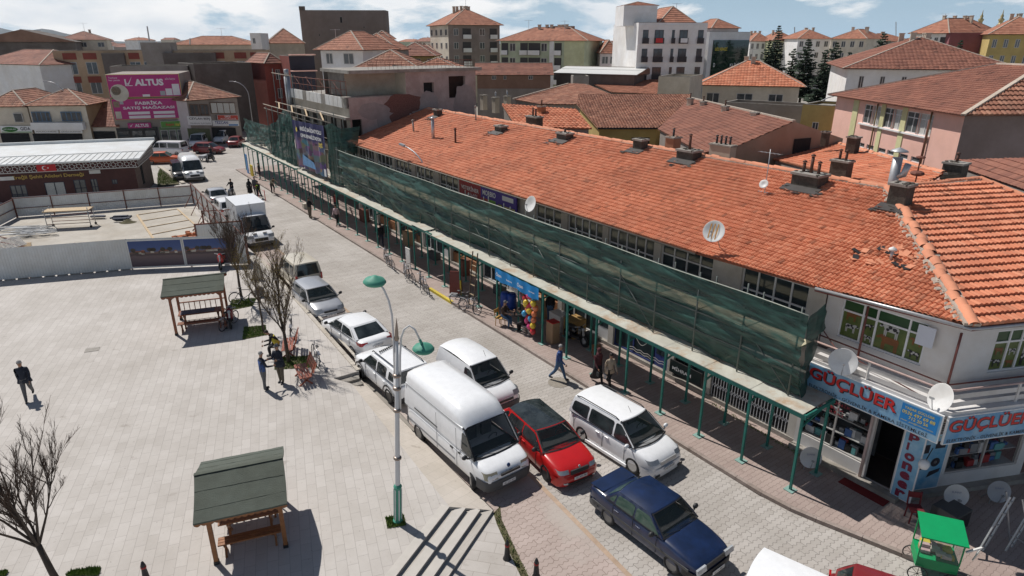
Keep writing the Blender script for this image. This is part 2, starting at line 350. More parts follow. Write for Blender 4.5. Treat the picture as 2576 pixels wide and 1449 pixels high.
# ---------------- ground, road, pavements ----------------
M_road=paving('road_blocks',(.4,.37,.34),(.46,.43,.4),(.24,.22,.2),.88,.2,R(-35),.011,.37,.2,.3,.5,.028)
M_lane=paving('lane_blocks_pink',(.42,.34,.305),(.47,.385,.35),(.27,.21,.18),.88,.2,R(-35),.011,.37,.22,.3,.5,.028,blotch=(.42,.37,.33))
M_walk=paving('pavement_blocks_pink',(.36,.28,.25),(.4,.32,.285),(.24,.185,.165),.8,.17,R(-35),.008,.5,.2,.35,.5,.012)
M_plaza=paving('plaza_slabs',(.47,.44,.41),(.52,.49,.46),(.32,.295,.275),.62,.3,R(-109.3),.006,.4,.16,.22,.3)
M_ramp=paving('ramp_slabs',(.5,.455,.4),(.54,.49,.435),(.4,.365,.32),.6,.4,R(-58),.006,.5,.14,.4,.2)
M_gnd=mat('town_ground',(.3,.275,.24),.95,.2,.05)
M_kerb=mat('kerb_stone',(.36,.3,.27),.9,.15,4,.3,stains=.3)
M_kerbL=mat('pale_kerb_stone',(.5,.46,.4),.9,.1,4,.3,stains=.2)
b=MB(); b.box(-3950,3950,-60,3950,-1,-.03); struct(b,'ground',M_gnd)
# road: one sheet, far end opens into the square
b=MB(); b.poly([S(-26,-26),S(-26,1.3),S(-4,1.02),S(0,0),S(125,0),S(125,-30),S(66,-30),S(62,-8),S(30,-6.9),S(4.2,-7.7),S(4.2,-26)]);
for i,v in enumerate(b.v):v.z=0
struct(b,'road',M_road)
b=MB(); b.poly([S(-26,1.3),S(-26,30),S(-4,30),S(-4,1.02)]); b.poly([S(70,0),S(125,0),S(125,26),S(70,26)])
for v in b.v:v.z=-.004
struct(b,'side_street',M_road)
b=MB(); b.poly([S(-20,-12.2,.004),S(-20,-6.1,.004),S(-.1,-6.05,.004),S(5,-5.65,.004),S(30,-5.2,.004),S(60,-4.9,.004),S(62,-8,.004),S(30,-6.9,.004),S(4.2,-7.7,.004),S(.4,-9.5,.004)]); struct(b,'parking_lane',M_lane)
b=MB(); ps=[(-20,-6.15),(-.1,-6.05),(5,-5.65),(30,-5.2),(60,-4.9)]
b.mesh([S(s,n,.008) for s,n in ps]+[S(s,n+.16,.008) for s,n in ps],[(i,i+1,i+6,i+5) for i in range(4)]); struct(b,'drain_course',mat('beige_course',(.48,.36,.27),.9,.15,3,stains=.2))
# right pavement with curved kerb
kp=[(70.5,0),(55,0),(40,0),(20,0),(2,0),(0,.02),(-1,.13),(-1.75,.33),(-3,.72),(-4,1.02),(-5.2,1.45),(-6.2,1.95),(-7,2.6),(-7.6,3.5),(-8,4.6),(-8.6,8),(-9.6,16),(-10.5,26)]
inn=[(s,max(5.5,n+6)) for s,n in kp]
b=MB(); k=len(kp)
b.mesh([S(s,n+.14,.12) for s,n in kp]+[S(s,30 if i>8 else 5.5,.12) for i,(s,n) in enumerate(kp)],[(i,i+1,k+i+1,k+i) for i in range(k-1)]); struct(b,'pavement',M_walk)
def kerbs(name,kp,w_,z,m,hz=0.0,label=None):
 b=MB()
 for i in range(len(kp)-1):
  (s0,n0),(s1,n1)=kp[i],kp[i+1]; L=math.hypot(s1-s0,n1-n0); q=max(1,int(L/1.0))
  for j in range(q):
   a=j/q+.006/L; c=(j+1)/q-.006/L; A=S(s0+(s1-s0)*a,n0+(n1-n0)*a); B=S(s0+(s1-s0)*c,n0+(n1-n0)*c); d=(B-A).normalized(); p=V3(-d.y,d.x,0)
   if p.dot(NN)<0:p=-p
   b.obox((A+B)/2+p*(w_/2)+UP*((z+hz)/2),(B-A)/2,p*(w_/2),UP*((z-hz)/2))
 o=b.build(name,m); o['kind']='structure'; return o
kerbs('kerb',kp[:6],.15,.135,M_kerb); kerbs('kerb',kp[5:],.15,.135,M_kerb)
# yellow painted kerb stretch
b=MB(); A,B=S(23.0,.07,.14),S(20.3,.07,.14); b.obox((A+B)/2-UP*.06,(B-A)/2,NN*.088,UP*.075); o=struct(b,'yellow_kerb',mat('yellow_paint',(.62,.48,.05),.7,.12,6,stains=.3))
# plaza terrace
ZP=.45
pl=[S(4.94,-8.91,ZP),S(14.08,-8.45,ZP),S(14.95,-8.91,ZP),S(14.95,-7.75,ZP),S(26,-7.2,ZP),S(33,-7.0,ZP),S(53,-7.1,ZP),S(56.5,-20.5,ZP),S(72,-23,ZP),S(60,-60,ZP),S(-10,-60,ZP),S(-12,-34,ZP),S(3.35-1.2,-11.49-1.95,ZP)]
b=MB(); b.poly(pl); b.v+=[v-UP*.47 for v in pl]; n=len(pl)
for i in range(n):b.f.append((i,(i+1)%n,n+(i+1)%n,n+i)); b.m.append(b.mi(None)); b.sm.append(False)
struct(b,'plaza',M_plaza)
# ramp strip beside the parked vans
T0,T1=S(14.08,-8.45,ZP-.2),S(4.94,-8.91,ZP+.002); E0,E1=S(14.95,-7.75,.09),S(4.4,-7.62,.09)
b=MB(); Q0=S(14.85,-8.8,.16)
b.poly([Q0,T0,T1,S(4.38,-7.66,.1),E0]); b.poly([E1,S(4.4,-7.62,-.01),S(14.95,-7.75,-.01),E0]); b.poly([T1,S(4.94,-8.91,0),S(4.38,-7.66,0),S(4.38,-7.66,.1)])
struct(b,'ramp',M_ramp)
# long steps down to the lower pavement; built from the photographed edges
eA=[S(4.94,-8.91),S(4.71,-8.47),S(4.49,-8.07),S(4.38,-7.64)]; dirs=(S(3.35,-11.49)-S(4.94,-8.91)).normalized(); far=9.5
M_step=paving('step_slabs',(.46,.43,.39),(.5,.47,.43),(.36,.33,.3),1.2,.2,R(-52),.004,.5,.15,.5,.2); M_riser=mat('shaded_step_riser',(.26,.25,.24),.9,.15,4)  # M_riser: darker than the treads, riser shade painted into the colour
b=MB(); zs=[ZP,.34,.23,.12]
for i in range(3):
 a,c=eA[i],eA[i+1]; z0,z1=zs[i],zs[i+1]; a2,c2=a+dirs*far,c+dirs*far
 b.poly([a+UP*z1,c+UP*z1,c2+UP*z1,a2+UP*z1],M_step); b.poly([a+UP*z0,a+UP*z1,a2+UP*z1,a2+UP*z0],M_riser)
 if i<2:b.poly([c+UP*z1,c+UP*zs[i+2],eA[i+1]+UP*zs[i+2],eA[i+1]+UP*z1],M_riser)
a=eA[3]; b.poly([a+UP*.12,a,a+dirs*far,a+dirs*far+UP*.12],M_riser)
# pale nosing slabs on the top edge
for i in range(3):
 a=eA[i]; p=V3(dirs.y,-dirs.x,0)
 if p.dot(eA[1]-eA[0])>0:p=-p
 b.obox(a+dirs*(far/2)+p*.14+UP*(zs[i]+.004),dirs*(far/2),p*.145,UP*.006,mat('nosing_slab',(.5,.47,.43),.85,.06,3))
struct(b,'steps',M_step)
# lower pavement by the steps
b=MB(); lp=[S(4.36,-7.66),eA[3]+dirs*far,S(-9,-18),S(-9,-12),S(-3,-9.9),S(0,-8.95),S(2.2,-8.35),S(3.9,-7.85)]
b.poly([V3(v.x,v.y,.02) for v in lp]); struct(b,'lower_pavement',paving('lower_slabs',(.45,.42,.39),(.5,.47,.44),(.34,.31,.28),.8,.4,R(12),.009,.5,.16,.3,.3))
# pale kerb strips along the terrace edge
for n_,w_ in ((-7.75,.2),(-7.4,.12)):
 b=MB(); A,B=S(15.0,n_),S(33,n_+.72)
 q=20
 for i in range(q):p=A.lerp(B,(i+.01)/q); r_=A.lerp(B,(i+.99)/q); b.obox((p+r_)/2+UP*(ZP+.02),(r_-p)/2,NN*(w_/2),UP*.025)
 struct(b,'terrace_kerb',M_kerbL)
 # small steps at the terrace end
b=MB()
for i,(s0,s1,z) in enumerate([(14.95,14.55,.32),(14.55,14.2,.21)]):
 b.poly([S(s0,-8.9,z),S(s1,-8.75,z),S(s1,-7.9,z),S(s0,-7.8,z)]); b.poly([S(s1,-8.75,z),S(s1,-8.75,.1),S(s1,-7.9,.1),S(s1,-7.9,z)]); b.poly([S(s0,-7.8,z),S(s0,-7.8,0),S(s1,-7.9,0),S(s1,-7.9,z)])
struct(b,'terrace_steps',M_conc)
# grass
def grass(poly,z,n,hmax,name,label=None,soil=True):
 """a grass patch: many blades over a soil sheet"""
 P=[Vector(p) for p in poly]; cx=sum((p.x for p in P))/len(P); x0=min(p.x for p in P); x1=max(p.x for p in P); y0=min(p.y for p in P); y1=max(p.y for p in P); b=MB()
 rn=random.Random(n)
 if soil:b.poly([V3(p.x,p.y,z+.012) for p in P],M_soil)
 def ins(x,y):
  c=False; j=len(P)-1
  for i in range(len(P)):
   if (P[i].y>y)!=(P[j].y>y) and x<(P[j].x-P[i].x)*(y-P[i].y)/(P[j].y-P[i].y)+P[i].x:c= not c
   j=i
  return c
 k=0
 while k<n:
  x,y=rn.uniform(x0,x1),rn.uniform(y0,y1)
  if not ins(x,y):k+=.2; continue
  k+=1; a=rn.uniform(0,6.28); h=rn.uniform(.4,1)*hmax*(.6+.8*noise.noise(Vector((x*2,y*2,0)))**2+.3); w_=.012+.5*hmax*.12; dx_,dy_=math.cos(a)*w_,math.sin(a)*w_; l=rn.uniform(-.5,.5)*h; l2=rn.uniform(-.5,.5)*h
  b.mesh([(x-dx_,y-dy_,z+.01),(x+dx_,y+dy_,z+.01),(x+l,y+l2,z+h)],[(0,1,2)],M_grass)
 o=b.build(name,M_grass); o['kind']='stuff'; tag(o,label or 'short green grass','grass'); return o
grass([G(975,1330,ZP),G(969,1302,ZP),G(1015,1294,ZP),G(1022,1322,ZP)],ZP,900,.1,'grass_patch','square patch of green grass around the lamp post base')
grass([S(4.35,-7.68),S(3.9,-7.85),S(2.2,-8.35),S(0,-8.95),S(-3,-9.9),S(-3,-9.7),S(0,-8.72),S(2.3,-8.1),S(4.0,-7.6),S(4.5,-7.3)],.0,2600,.09,'grass_strip','green grass strip between the lower pavement and the pink lane')
for q,lb in (([(576,782),(636,770),(646,750),(582,755)],'grass patch under the bare tree beside the far bicycles'),([(610,855),(672,843),(668,818),(614,824)],'grass patch in the shadow of the far gazebo'),([(690,930),(800,925),(780,895),(692,900)],'grass patch under the bare tree beside the bench'),([(165,1449),(248,1449),(254,1428),(180,1437)],'grass patch at the bottom edge left of the near gazebo'),([(-10,1449),(14,1449),(20,1438),(-8,1442)],'small grass patch in the lower left corner')):
 grass([G(x,y,ZP) for x,y in q],ZP,1500,.12,'grass_patch',lb)
b=MB(); tri=[S(62.5,-7.3),S(74,-8.3),S(64,-9.2),S(62.6,-9.0)]
b.poly([G(397,437,.1),G(402,424,.1),G(452,462,.1),G(396,470,.1)]); struct(b,'verge',M_soil)
grass([G(397,437,.1),G(402,424,.1),G(447,460,.1),G(396,466,.1)],.1,2500,.2,'grass_patch','triangular lawn beside the brick pavilion and the parked white van',soil=False)
b=MB(); P0,P1=G(401,420,0),G(462,463,0); d=(P1-P0).normalized(); p=V3(-d.y,d.x,0); b.obox((P0+P1)/2+UP*.08,(P1-P0)/2,p*.2,UP*.08); struct(b,'verge_kerb',M_kerbL)
# utility covers on the plaza and the road
b=MB(); b.lathe([(.32,.006),(.3,.012),(0,.012)],20,M=Matrix.Translation(G(1405,962,.0)),smooth=False); b.lathe([(.47,.004),(.33,.007),(.32,.0)],24,M=Matrix.Translation(G(1405,962,.004)),smooth=False); tag(b.build('manhole_cover',mat('manhole_iron',(.27,.24,.2),.9,.2,8,.6,30)),'round manhole cover in the road beside the walking man in blue','manhole cover')
b=MB(); p=G(232,880,ZP); b.obox(p+UP*.008,V3(.28,.1,0),V3(-.08,.2,0),UP*.006); tag(b.build('manhole_cover',M_conc),'small square grey cover set in the plaza slabs','manhole cover')
# hills
b=MB(); hm=mat('hazed_hill_scrub',(.11,.13,.145),1,.25,.003)  # scrub colour with the blue of distance haze mixed in
def hill(pts,Y,dep):
 top=[AT(x,y,Y) for x,y in pts]; vs=[]
 for k_,(f,hh) in enumerate([(-.25,0),(-.12,.45),(0,1),(.25,.5),(.6,0)]):
  vs.append([V3(t.x*(1+f*dep),t.y*(1+f*dep),max(-1,t.z*hh+(noise.noise(Vector((i*.9,k_*2.1,0)))*12 if 0<hh<1 else 0))) for i,t in enumerate(top)])
 b.grid(vs)
hp=[(-260,92),(-150,78),(-60,72),(0,70),(40,79),(80,76),(105,72),(130,75),(160,83),(200,91),(250,100),(300,104),(360,106),(440,101),(520,100),(590,100),(640,106),(700,110)]
hill(hp,3000,.5); hill([(430,105),(490,101),(540,98),(590,102),(650,108),(720,111),(900,113),(1200,112),(1500,111),(1900,112),(2300,110),(2700,111)],3300,.3)
struct(b,'hills',hm)
# ---------------- picture helpers on vertical planes of the street frame ----------------
def PL(x,y,s=None,n=None):
 d=ray(x,y); a,c0=((-DD.x,-DD.y),s) if s is not None else ((NN.x,NN.y),n)
 t=(c0+a[0]*K0.x+a[1]*K0.y)/(a[0]*d[0]+a[1]*d[1]); P=Vector((d[0]*t-K0.x,d[1]*t-K0.y,0))
 return (-P.dot(DD),P.dot(NN),CAMH+d[2]*t)
def PP(x,y,P,n):
 d=Vector(ray(x,y)); o=Vector((0,0,CAMH)); t=(P-o).dot(n)/d.dot(n); return o+d*t
M_upw=mat('upper_wall_paint',(.6,.57,.52),.85,.06,1.2,.15,30,stains=.22)
M_corn=mat('corner_wall_paint',(.66,.65,.64),.8,.04,1.2,.1,30,stains=.1)
M_chim=mat('chimney_brick',(.1,.085,.07),.95,.3,9,.9,14,stains=.4)
M_flash=mat('chimney_flashing',(.055,.048,.045),.6,.2,4)
M_pipeR=mat('rusty_flue',(.1,.045,.03),.8,.3,8)
M_gutter=mat('metal_gutter',(.4,.4,.41),.4,.1,4,metal=.5)
ux=-DD
# ================= long market building =================
mb_=thing('market_building','long two storey building under a wide orange clay tile roof, shops below along the pavement','building',S(19,8))
RS=.303; rz=lambda n:6.28+RS*(n-3.0)
ZR=rz(10.55)
m=MB(); s_end=42.0
wg=[(42.0,38.75,5),(38.2,35.4,4),(34.95,32.25,4),(31.6,29.0,4),(28.2,25.7,3),(17.5,15.3,3),(14.8,12.2,5),(11.8,8.9,5),(8.5,5.75,4),(4.4,1.65,4)]
ops=[]
for a,b_,k in wg:ops.append((b_-1,a-1,4.55,6.02))
# facade: frame x=0 at s=1
wall_open(m,S(1,3.8),ux,s_end-1,3.0,6.45,[(a,min(c_,s_end-1.001),z0,z1) for a,c_,z0,z1 in ops],.22,M_upw,nrm=-NN)
m.poly([S(s_end,3.8,3),S(s_end,3.8,6.45),S(s_end,10.5,ZR-.1),S(s_end,16,6.4),S(s_end,16,3)],M_upw)
# ground floor back plane and piers
m.poly([S(1,3.8,3.0),S(1,3.45,3.0),S(42,3.45,3),S(42,3.8,3)],M_upw)
for s in [1.2,5.1,7.1,10.9,14.8,18.7,22.6,26.5,30.4,34.3,38.2,41.8]:
 m.obox(S(s,3.62,1.5),ux*.17,NN*.17,UP*1.5,M_upw)
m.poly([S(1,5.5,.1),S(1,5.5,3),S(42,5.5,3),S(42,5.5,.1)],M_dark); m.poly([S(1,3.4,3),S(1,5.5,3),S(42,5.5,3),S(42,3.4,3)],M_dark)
m.obox(S(21.5,3.62,.2),ux*20.5,NN*.2,UP*.1,M_conc); m.obox(S(21.5,3.55,2.9),ux*20.5,NN*.12,UP*.14,M_upw)
m.build('wall',M_upw,mb_,True)
for a,b_,k in wg:
 a=min(a,41.9); dk=a<9
 window(mb_,S(a,3.8,4.55),-ux,a-b_,1.47,M_winW,M_glass if dk else glassmat('window_glass_mid',(.035,.04,.042),.1,tint2=(.15,.16,.15)),nx=k,ny=[.93] if a>3 and a<9.5 and a>8 else [.62],inset=.12)
 # ground floor shopfronts in the shade of the canopy
M_bluefr=mat('blue_window_frame',(.03,.05,.2),.5,.1); M_brownfr=mat('brown_window_frame',(.12,.06,.03),.6,.2)
bays=[(5.25,6.95,'shop',M_black),(7.25,10.75,'blue',M_bluefr),(11.05,14.65,'shop',M_winW),(14.95,18.55,'open',M_winW),(18.85,22.45,'shop',M_winW),(22.75,26.35,'open',M_brownfr),(26.65,30.25,'shop',M_winW),(30.55,34.15,'shop',M_brownfr),(34.45,38.05,'open',M_winW),(38.35,41.6,'shop',M_winW)]
for a,b_,kd,fm in bays:
 if kd=='open':
  mm=MB(); mm.obox(S((a+b_)/2,3.9,.55),ux*((b_-a)/2-.1),NN*.3,UP*.4); mm.build('shop_counter',M_wood,mb_,True)
  window(mb_,S(b_,3.6,2.05),-ux,b_-a,.7,fm,M_glass,nx=3,name='shop_window',inset=.0)
 else:
  window(mb_,S(b_,3.6,.32),-ux,b_-a-.95,2.35,fm,M_glass,nx=2 if kd=='blue' else 3,ny=[1.7],name='shop_window',inset=0)
  d=MB(); q=S(a+.9,3.62,.3); d.obox(q-ux*.42+UP*1.1,ux*.42,NN*.03,UP*1.1,fm); d.obox(q-ux*.42+UP*1.35-NN*.035,ux*.33,NN*.005,UP*.75,M_glass); do=d.build('door',fm,mb_,True)
  h=MB(); h.bar(q-ux*.12+UP*.9-NN*.08,q-ux*.12+UP*1.3-NN*.08,.03); h.v=[v-mb_.location for v in h.v]; ho=h.build('handle',M_steel); ho.parent=do
  # white wave pattern on the blue framed shop window
m=MB()
for z_ in (.5,.62):m.grid([[S(7.5+.08*i,3.55,z_+.03*math.sin(i*1.1)+e) for e in (0,.035)] for i in range(30)],M_white,False)
for k_ in range(3):m.grid([[S(9.9-.05*i,3.55,1.15+.25*k_+.22*math.sin(i*.25+k_)+e) for e in (0,.03)] for i in range(26)],M_white,False)
m.build('wave_stripes',M_white,mb_,True)
# ---- roof ----
nor=(NN*-RS+UP).normalized(); Q=S(0,3.0,6.28)
hipT=PP(2237,474,Q,nor); hipB=PP(2446,821,Q,nor); eb=[PP(2052,722,Q,nor),PP(1800,653,Q,nor)]
poly=[S(42.3,3.0,6.28),S(6.0,3.0,6.28),eb[0],hipB,hipT,S(42.3,10.55,ZR)]
rf=tile_roof('roof',poly,M_tileA,mb_,cw=.15,ch=.28,amp=.05,prof=3,step=.04,jit=.011)
# right hip face
f2=(-DD*-.4*-1*-1+NN*.917)
f2=Vector((DD.x*.40+NN.x*.917,DD.y*.40+NN.y*.917,0)).normalized()
n2=f2.cross((hipT-hipB)).normalized()
if n2.z<0:n2=-n2
ec=hipB-(hipB-hipB)*0
p2=[hipB+f2*11,hipB,hipT,PP(2320,461,hipT,n2),PP(2464,451,hipT,n2),PP(2640,520,hipT,n2)]
tile_roof('roof',[p2[1],p2[0],p2[5],p2[4],p2[3],p2[2]],M_tileA,mb_,cw=.18,ch=.4,amp=.045,prof=3,step=.085,jit=.014)
# back slope, mostly hidden
m=MB(); m.poly([S(42.3,10.55,ZR),S(3,10.55,ZR),S(3,17,6.5),S(42.3,17,6.5)],M_tileB); m.build('back_slope',M_tileB,rf and mb_,True)
m=MB(); ridge_tiles(m,S(42,10.55,ZR+.03),hipT+UP*.03,None,.15,.4,.05,M_mort)
ridge_tiles(m,hipT+UP*.05,hipB+UP*.07,None,.17,.4,.07,M_mort); ridge_tiles(m,hipT+UP*.02,p2[4]+UP*.03,None,.14,.4,.03,M_mort); ridge_tiles(m,p2[4]+UP*.03,p2[5]+UP*.03,None,.14,.4,.03,M_mort)
m.build('ridge_tiles',M_tileA,mb_,True)
# loose mortar crumbs beside the hip
m=MB(); rn=random.Random(5)
for i in range(170):
 t=rn.random(); p=hipT.lerp(hipB,t)+f2*rn.uniform(.05,.4)*(1 if rn.random()<.3 else 0)+ux*rn.uniform(.15,.5)*(1 if rn.random()<.75 else 0)*-1*-1
 r_=rn.uniform(.03,.09); q=Vector((rn.uniform(-1,1),rn.uniform(-1,1),rn.uniform(-.3,.3)));
 zz=p.z if False else min(Q.z-((p-Q).x*nor.x+(p-Q).y*nor.y)/nor.z,hipT.z-((p-hipT).x*n2.x+(p-hipT).y*n2.y)/n2.z)
 m.obox(V3(p.x,p.y,zz+.05),V3(r_,.01,0),V3(.01,r_*.8,.02),V3(.01,0,r_*.4))
m.build('mortar_crumbs',M_mort,mb_,True)
# broken tiles near the small white vent
m=MB(); c0=PP(2230,645,Q,nor)
for i in range(26):
 p=c0+ux*rn.uniform(-1.0,.9)+NN*rn.uniform(-.7,.7); p.z=Q.z-((p-Q).x*nor.x+(p-Q).y*nor.y)/nor.z+.07; a=rn.uniform(0,3)
 m.obox(p,V3(math.cos(a),math.sin(a),rn.uniform(0,.4))*.16,V3(-math.sin(a),math.cos(a),0)*.1,UP*.012,M_tileA if i%4 else M_dark)
m.build('broken_tiles',M_tileA,mb_,True)
m=MB(); p=PP(2240,655,Q,nor); m.tube([p,p+UP*.35],.05,8,M_steel); m.lathe([(.14,0),(.12,.06),(0,.13)],12,M_white,Matrix.Translation(p+UP*.36)); m.build('roof_vent',M_white,mb_,True)
# gutter and rafters under the eave on the corner side
m=MB(); ev=[eb[1]+UP*.0,eb[0],hipB,hipB+f2*9]
m.tube([p-UP*.06-NN*.05 for p in (S(42.3,3.0,6.3),S(6,3.0,6.3))],.035,6,mat('eave_board',(.2,.17,.14),.8))
m.tube([eb[0]-UP*.05,(eb[0]*.35+hipB*.65)-UP*.06,hipB-UP*.09-f2*.0,hipB+f2*.6-UP*.1,hipB+f2*9-UP*.1],.06,8,M_gutter)
m.tube([p-UP*.11 for p in (eb[0],hipB,hipB+f2*9)],.045,6,mat('red_gutter_edge',(.16,.04,.035),.6)); m.build('gutter',M_gutter,mb_,True)
# chimneys on the roof: stack, flashing and flues
def chimney(s,n,w_,l,h,pots,par=mb_,z=None,mm=M_chim,rot=0,flash=True,pm=M_pipeR,R_=None):
 z=z if z is not None else rz(min(n,10.55)); a=ux; c_=NN; p=S(s,n,z) if R_ is None else R_
 m=MB(); b_=z-.35 if R_ is None else R_.z-.4; top=p.z+h
 m.obox(V3(p.x,p.y,(b_+top)/2),a*(l/2),c_*(w_/2),UP*((top-b_)/2),mm); m.obox(V3(p.x,p.y,top+.03),a*(l/2+.06),c_*(w_/2+.06),UP*.05,M_conc)
 rr=random.Random(int(s*10+n*3))
 for i in range(10):m.obox(V3(p.x,p.y,top+.07)+a*rr.uniform(-l/2,l/2)+c_*rr.uniform(-w_/2,w_/2),V3(.07,.02,0),V3(0,.06,0),V3(0,.01,.04),mm)
 lm=MB()
 for i in range(9 if flash else 0):q_=p-c_*(w_/2+rr.uniform(.1,.75))+a*rr.uniform(-l,l); q_.z=rz((q_-K0).dot(NN))+.09; e_=rr.uniform(0,3); lm.obox(q_,V3(math.cos(e_),math.sin(e_),.1)*.14,V3(-math.sin(e_),math.cos(e_),.1)*.09,UP*.012,[M_flash,M_tileC,M_chim][i%3])
 if flash:lm.build('loose_tiles',M_tileC,par,True)
 o=m.build('chimney',mm,par,True)
 if flash:
  m=MB(); q=p-c_*(w_/2+.22); q.z=rz((q-K0).dot(NN))+.1 if R_ is None else R_.z; m.obox(q,a*(l/2+.22),(c_+UP*RS)*.26,UP*.015); m.v=[v-par.location for v in m.v]; q_=m.build('flashing',M_flash); q_.parent=o
 for i,hh in enumerate(pots):
  t=(i-(len(pots)-1)/2)*min(.34,l/(len(pots)+.3)); m=MB(); q=V3(p.x,p.y,top)+a*t; m.tube([q,q+UP*hh],.07,8)
  if hh>.35:m.lathe([(.1,0),(.1,.05),(0,.1)],8,None,Matrix.Translation(q+UP*(hh+.03)))
  m.v=[v-par.location for v in m.v]; q_=m.build('flue',pm); q_.parent=o
for s,n,w_,l,h,pots in [(28.6,9.1,.55,.8,.35,[]),(22.2,9.6,.6,.95,.35,[.3]),(16.1,10.0,.5,.65,.5,[]),(12.55,9.9,.7,1.05,.4,[.75]),(5.6,9.5,.8,1.2,.45,[.5,.75,.45]),(1.75,9.3,.62,.65,.75,[])]:chimney(s,n,w_,l,h,pots)
chimney(38.6,9.6,.5,.6,.5,[])
# flue pipes standing on the tiles
def roofpipe(x,y,r_,h,mm,tilt=0,cap=True,name='flue_pipe'):
 p=PP(x,y,Q,nor); m=MB(); m.tube([p-UP*.1,p+UP*h+ux*tilt],r_,10)
 if cap:m.lathe([(r_*1.5,0),(r_*1.5,.06),(r_*.3,.12),(0,.12)],10,None,Matrix.Translation(p+UP*(h+.02)+ux*tilt))
 m.obox(p+UP*.03,ux*.2,(NN+UP*RS)*.16,UP*.01,M_flash); m.build(name,mm,mb_,True)
roofpipe(1041,333,.07,.85,M_conc,.08); roofpipe(1090,350,.12,1.45,M_steel); roofpipe(1146,361,.07,.95,M_pipeR)
roofpipe(1197,304,.06,1.0,M_conc)
# ridge vent: fat steel flue with elbow and cowl behind the ridge
m=MB(); p=S(3.3,11.9,7.2); m.tube([p,p+UP*2.3],.19,12,M_steel); m.lathe([(.36,0),(.3,.06),(.05,.16),(0,.18)],14,M_steel,Matrix.Translation(p+UP*2.55)); m.tube([p+UP*1.5,p+UP*1.65-ux*.35,p+UP*2.1-ux*.45],.13,10,M_steel); m.tube([p+UP*.6,p+UP*1.1],.2,12,M_black); m.build('flue_cowl',M_steel,mb_,True)
# ================= electronics shop corner =================
cs=thing('corner_shop','white corner shop with balcony, cow pictures on the upper windows and glass shopfronts below','shop',S(-1.2,4.5))
C3=S(-3.1,3.85); G3=S(-2.6,3.35)
m=MB(); cw0=.45
wall_open(m,S(-3.1,3.85),ux,4.08,4.1,6.2,[(.86,3.55,4.62,6.02)],.15,M_corn,nrm=-NN)
wall_open(m,C3,f2,9,4.1,6.2,[(1.3,4.3,4.62,6.02),(5.2,8,4.62,6.02)],.15,M_corn,nrm=V3(f2.y,-f2.x,0))
nf2=V3(f2.y,-f2.x,0)
# ground floor
wall_open(m,G3,ux,3.6,.12,4.1,[(.15,1.0,.25,2.75),(1.12,3.45,.75,2.75)],.15,M_corn,nrm=-NN)
wall_open(m,G3,f2,9.5,.12,4.1,[(1.75,4.6,.75,2.75),(4.9,5.9,.2,2.75),(6.1,9,.75,2.75)],.15,M_corn,nrm=nf2)
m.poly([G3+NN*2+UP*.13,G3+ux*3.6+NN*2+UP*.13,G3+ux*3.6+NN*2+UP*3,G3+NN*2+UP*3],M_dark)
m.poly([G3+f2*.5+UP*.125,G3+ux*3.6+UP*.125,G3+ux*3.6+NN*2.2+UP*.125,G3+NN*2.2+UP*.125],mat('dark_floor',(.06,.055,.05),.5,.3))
m.build('wall',M_corn,cs,True)
# balcony slab and soffit
bal=[S(.6,3.85),S(.6,2.62),S(-3.45,2.62),S(-3.72,2.72),S(-3.72,2.72)+f2*10,S(-3.1,3.85)+f2*10,S(-3.1,3.85)]
m=MB();
for z in (4.1,):m.prism([V3(v.x,v.y,3.95) for v in bal],UP*.15)
m.build('balcony_slab',M_corn,cs,True)
M_rail=mat('pinkish_rail_paint',(.5,.36,.33),.6,.1,3,stains=.2); M_flat=mat('white_balcony_panel',(.62,.6,.58),.6,.05,2,stains=.15)
path=[S(.6,2.66),S(-1.5,2.66),S(-3.1,2.66),S(-3.45,2.74),S(-3.66,2.95),S(-3.75,3.2),S(-3.75,3.2)+f2*9]
m=MB(); m.tube([p+UP*4.72 for p in path],.035,8,M_rail)
for za,zb in ((4.42,4.58),(4.16,4.32)):
 for i in range(len(path)-1):
  a,c_=path[i],path[i+1]; m.poly([a+UP*za,c_+UP*za,c_+UP*zb,a+UP*zb],M_flat)
for p in (S(-.75,2.68),S(-1.3,2.68),S(-3.5,2.8),path[5]+f2*1.9,path[5]+f2*4):m.bar(p+UP*4.1,p+UP*4.72,.06,.06,M_flat)
m.build('balcony_railing',M_rail,cs,True)
# brown cable tray pipes across the wall
M_brp=mat('brown_pipe',(.17,.05,.04),.6,.15)
m=MB(); m.tube([S(.95,3.7,4.5),S(-1.4,3.7,4.46),S(-3.15,3.7,4.42),S(-3.15,3.7,4.42)+f2*9],.025,6); m.tube([S(-3.12,3.76,4.1),S(-3.12,3.76,6.1)],.035,6); m.tube([S(-.45,3.7,4.1),S(-.45,3.7,6.05)],.035,6); m.tube([S(1.0,3.7,4.85),S(.2,3.4,4.4),S(-3.2,2.9,4.1)],.02,6)
m.build('pipe',M_brp,cs,True)
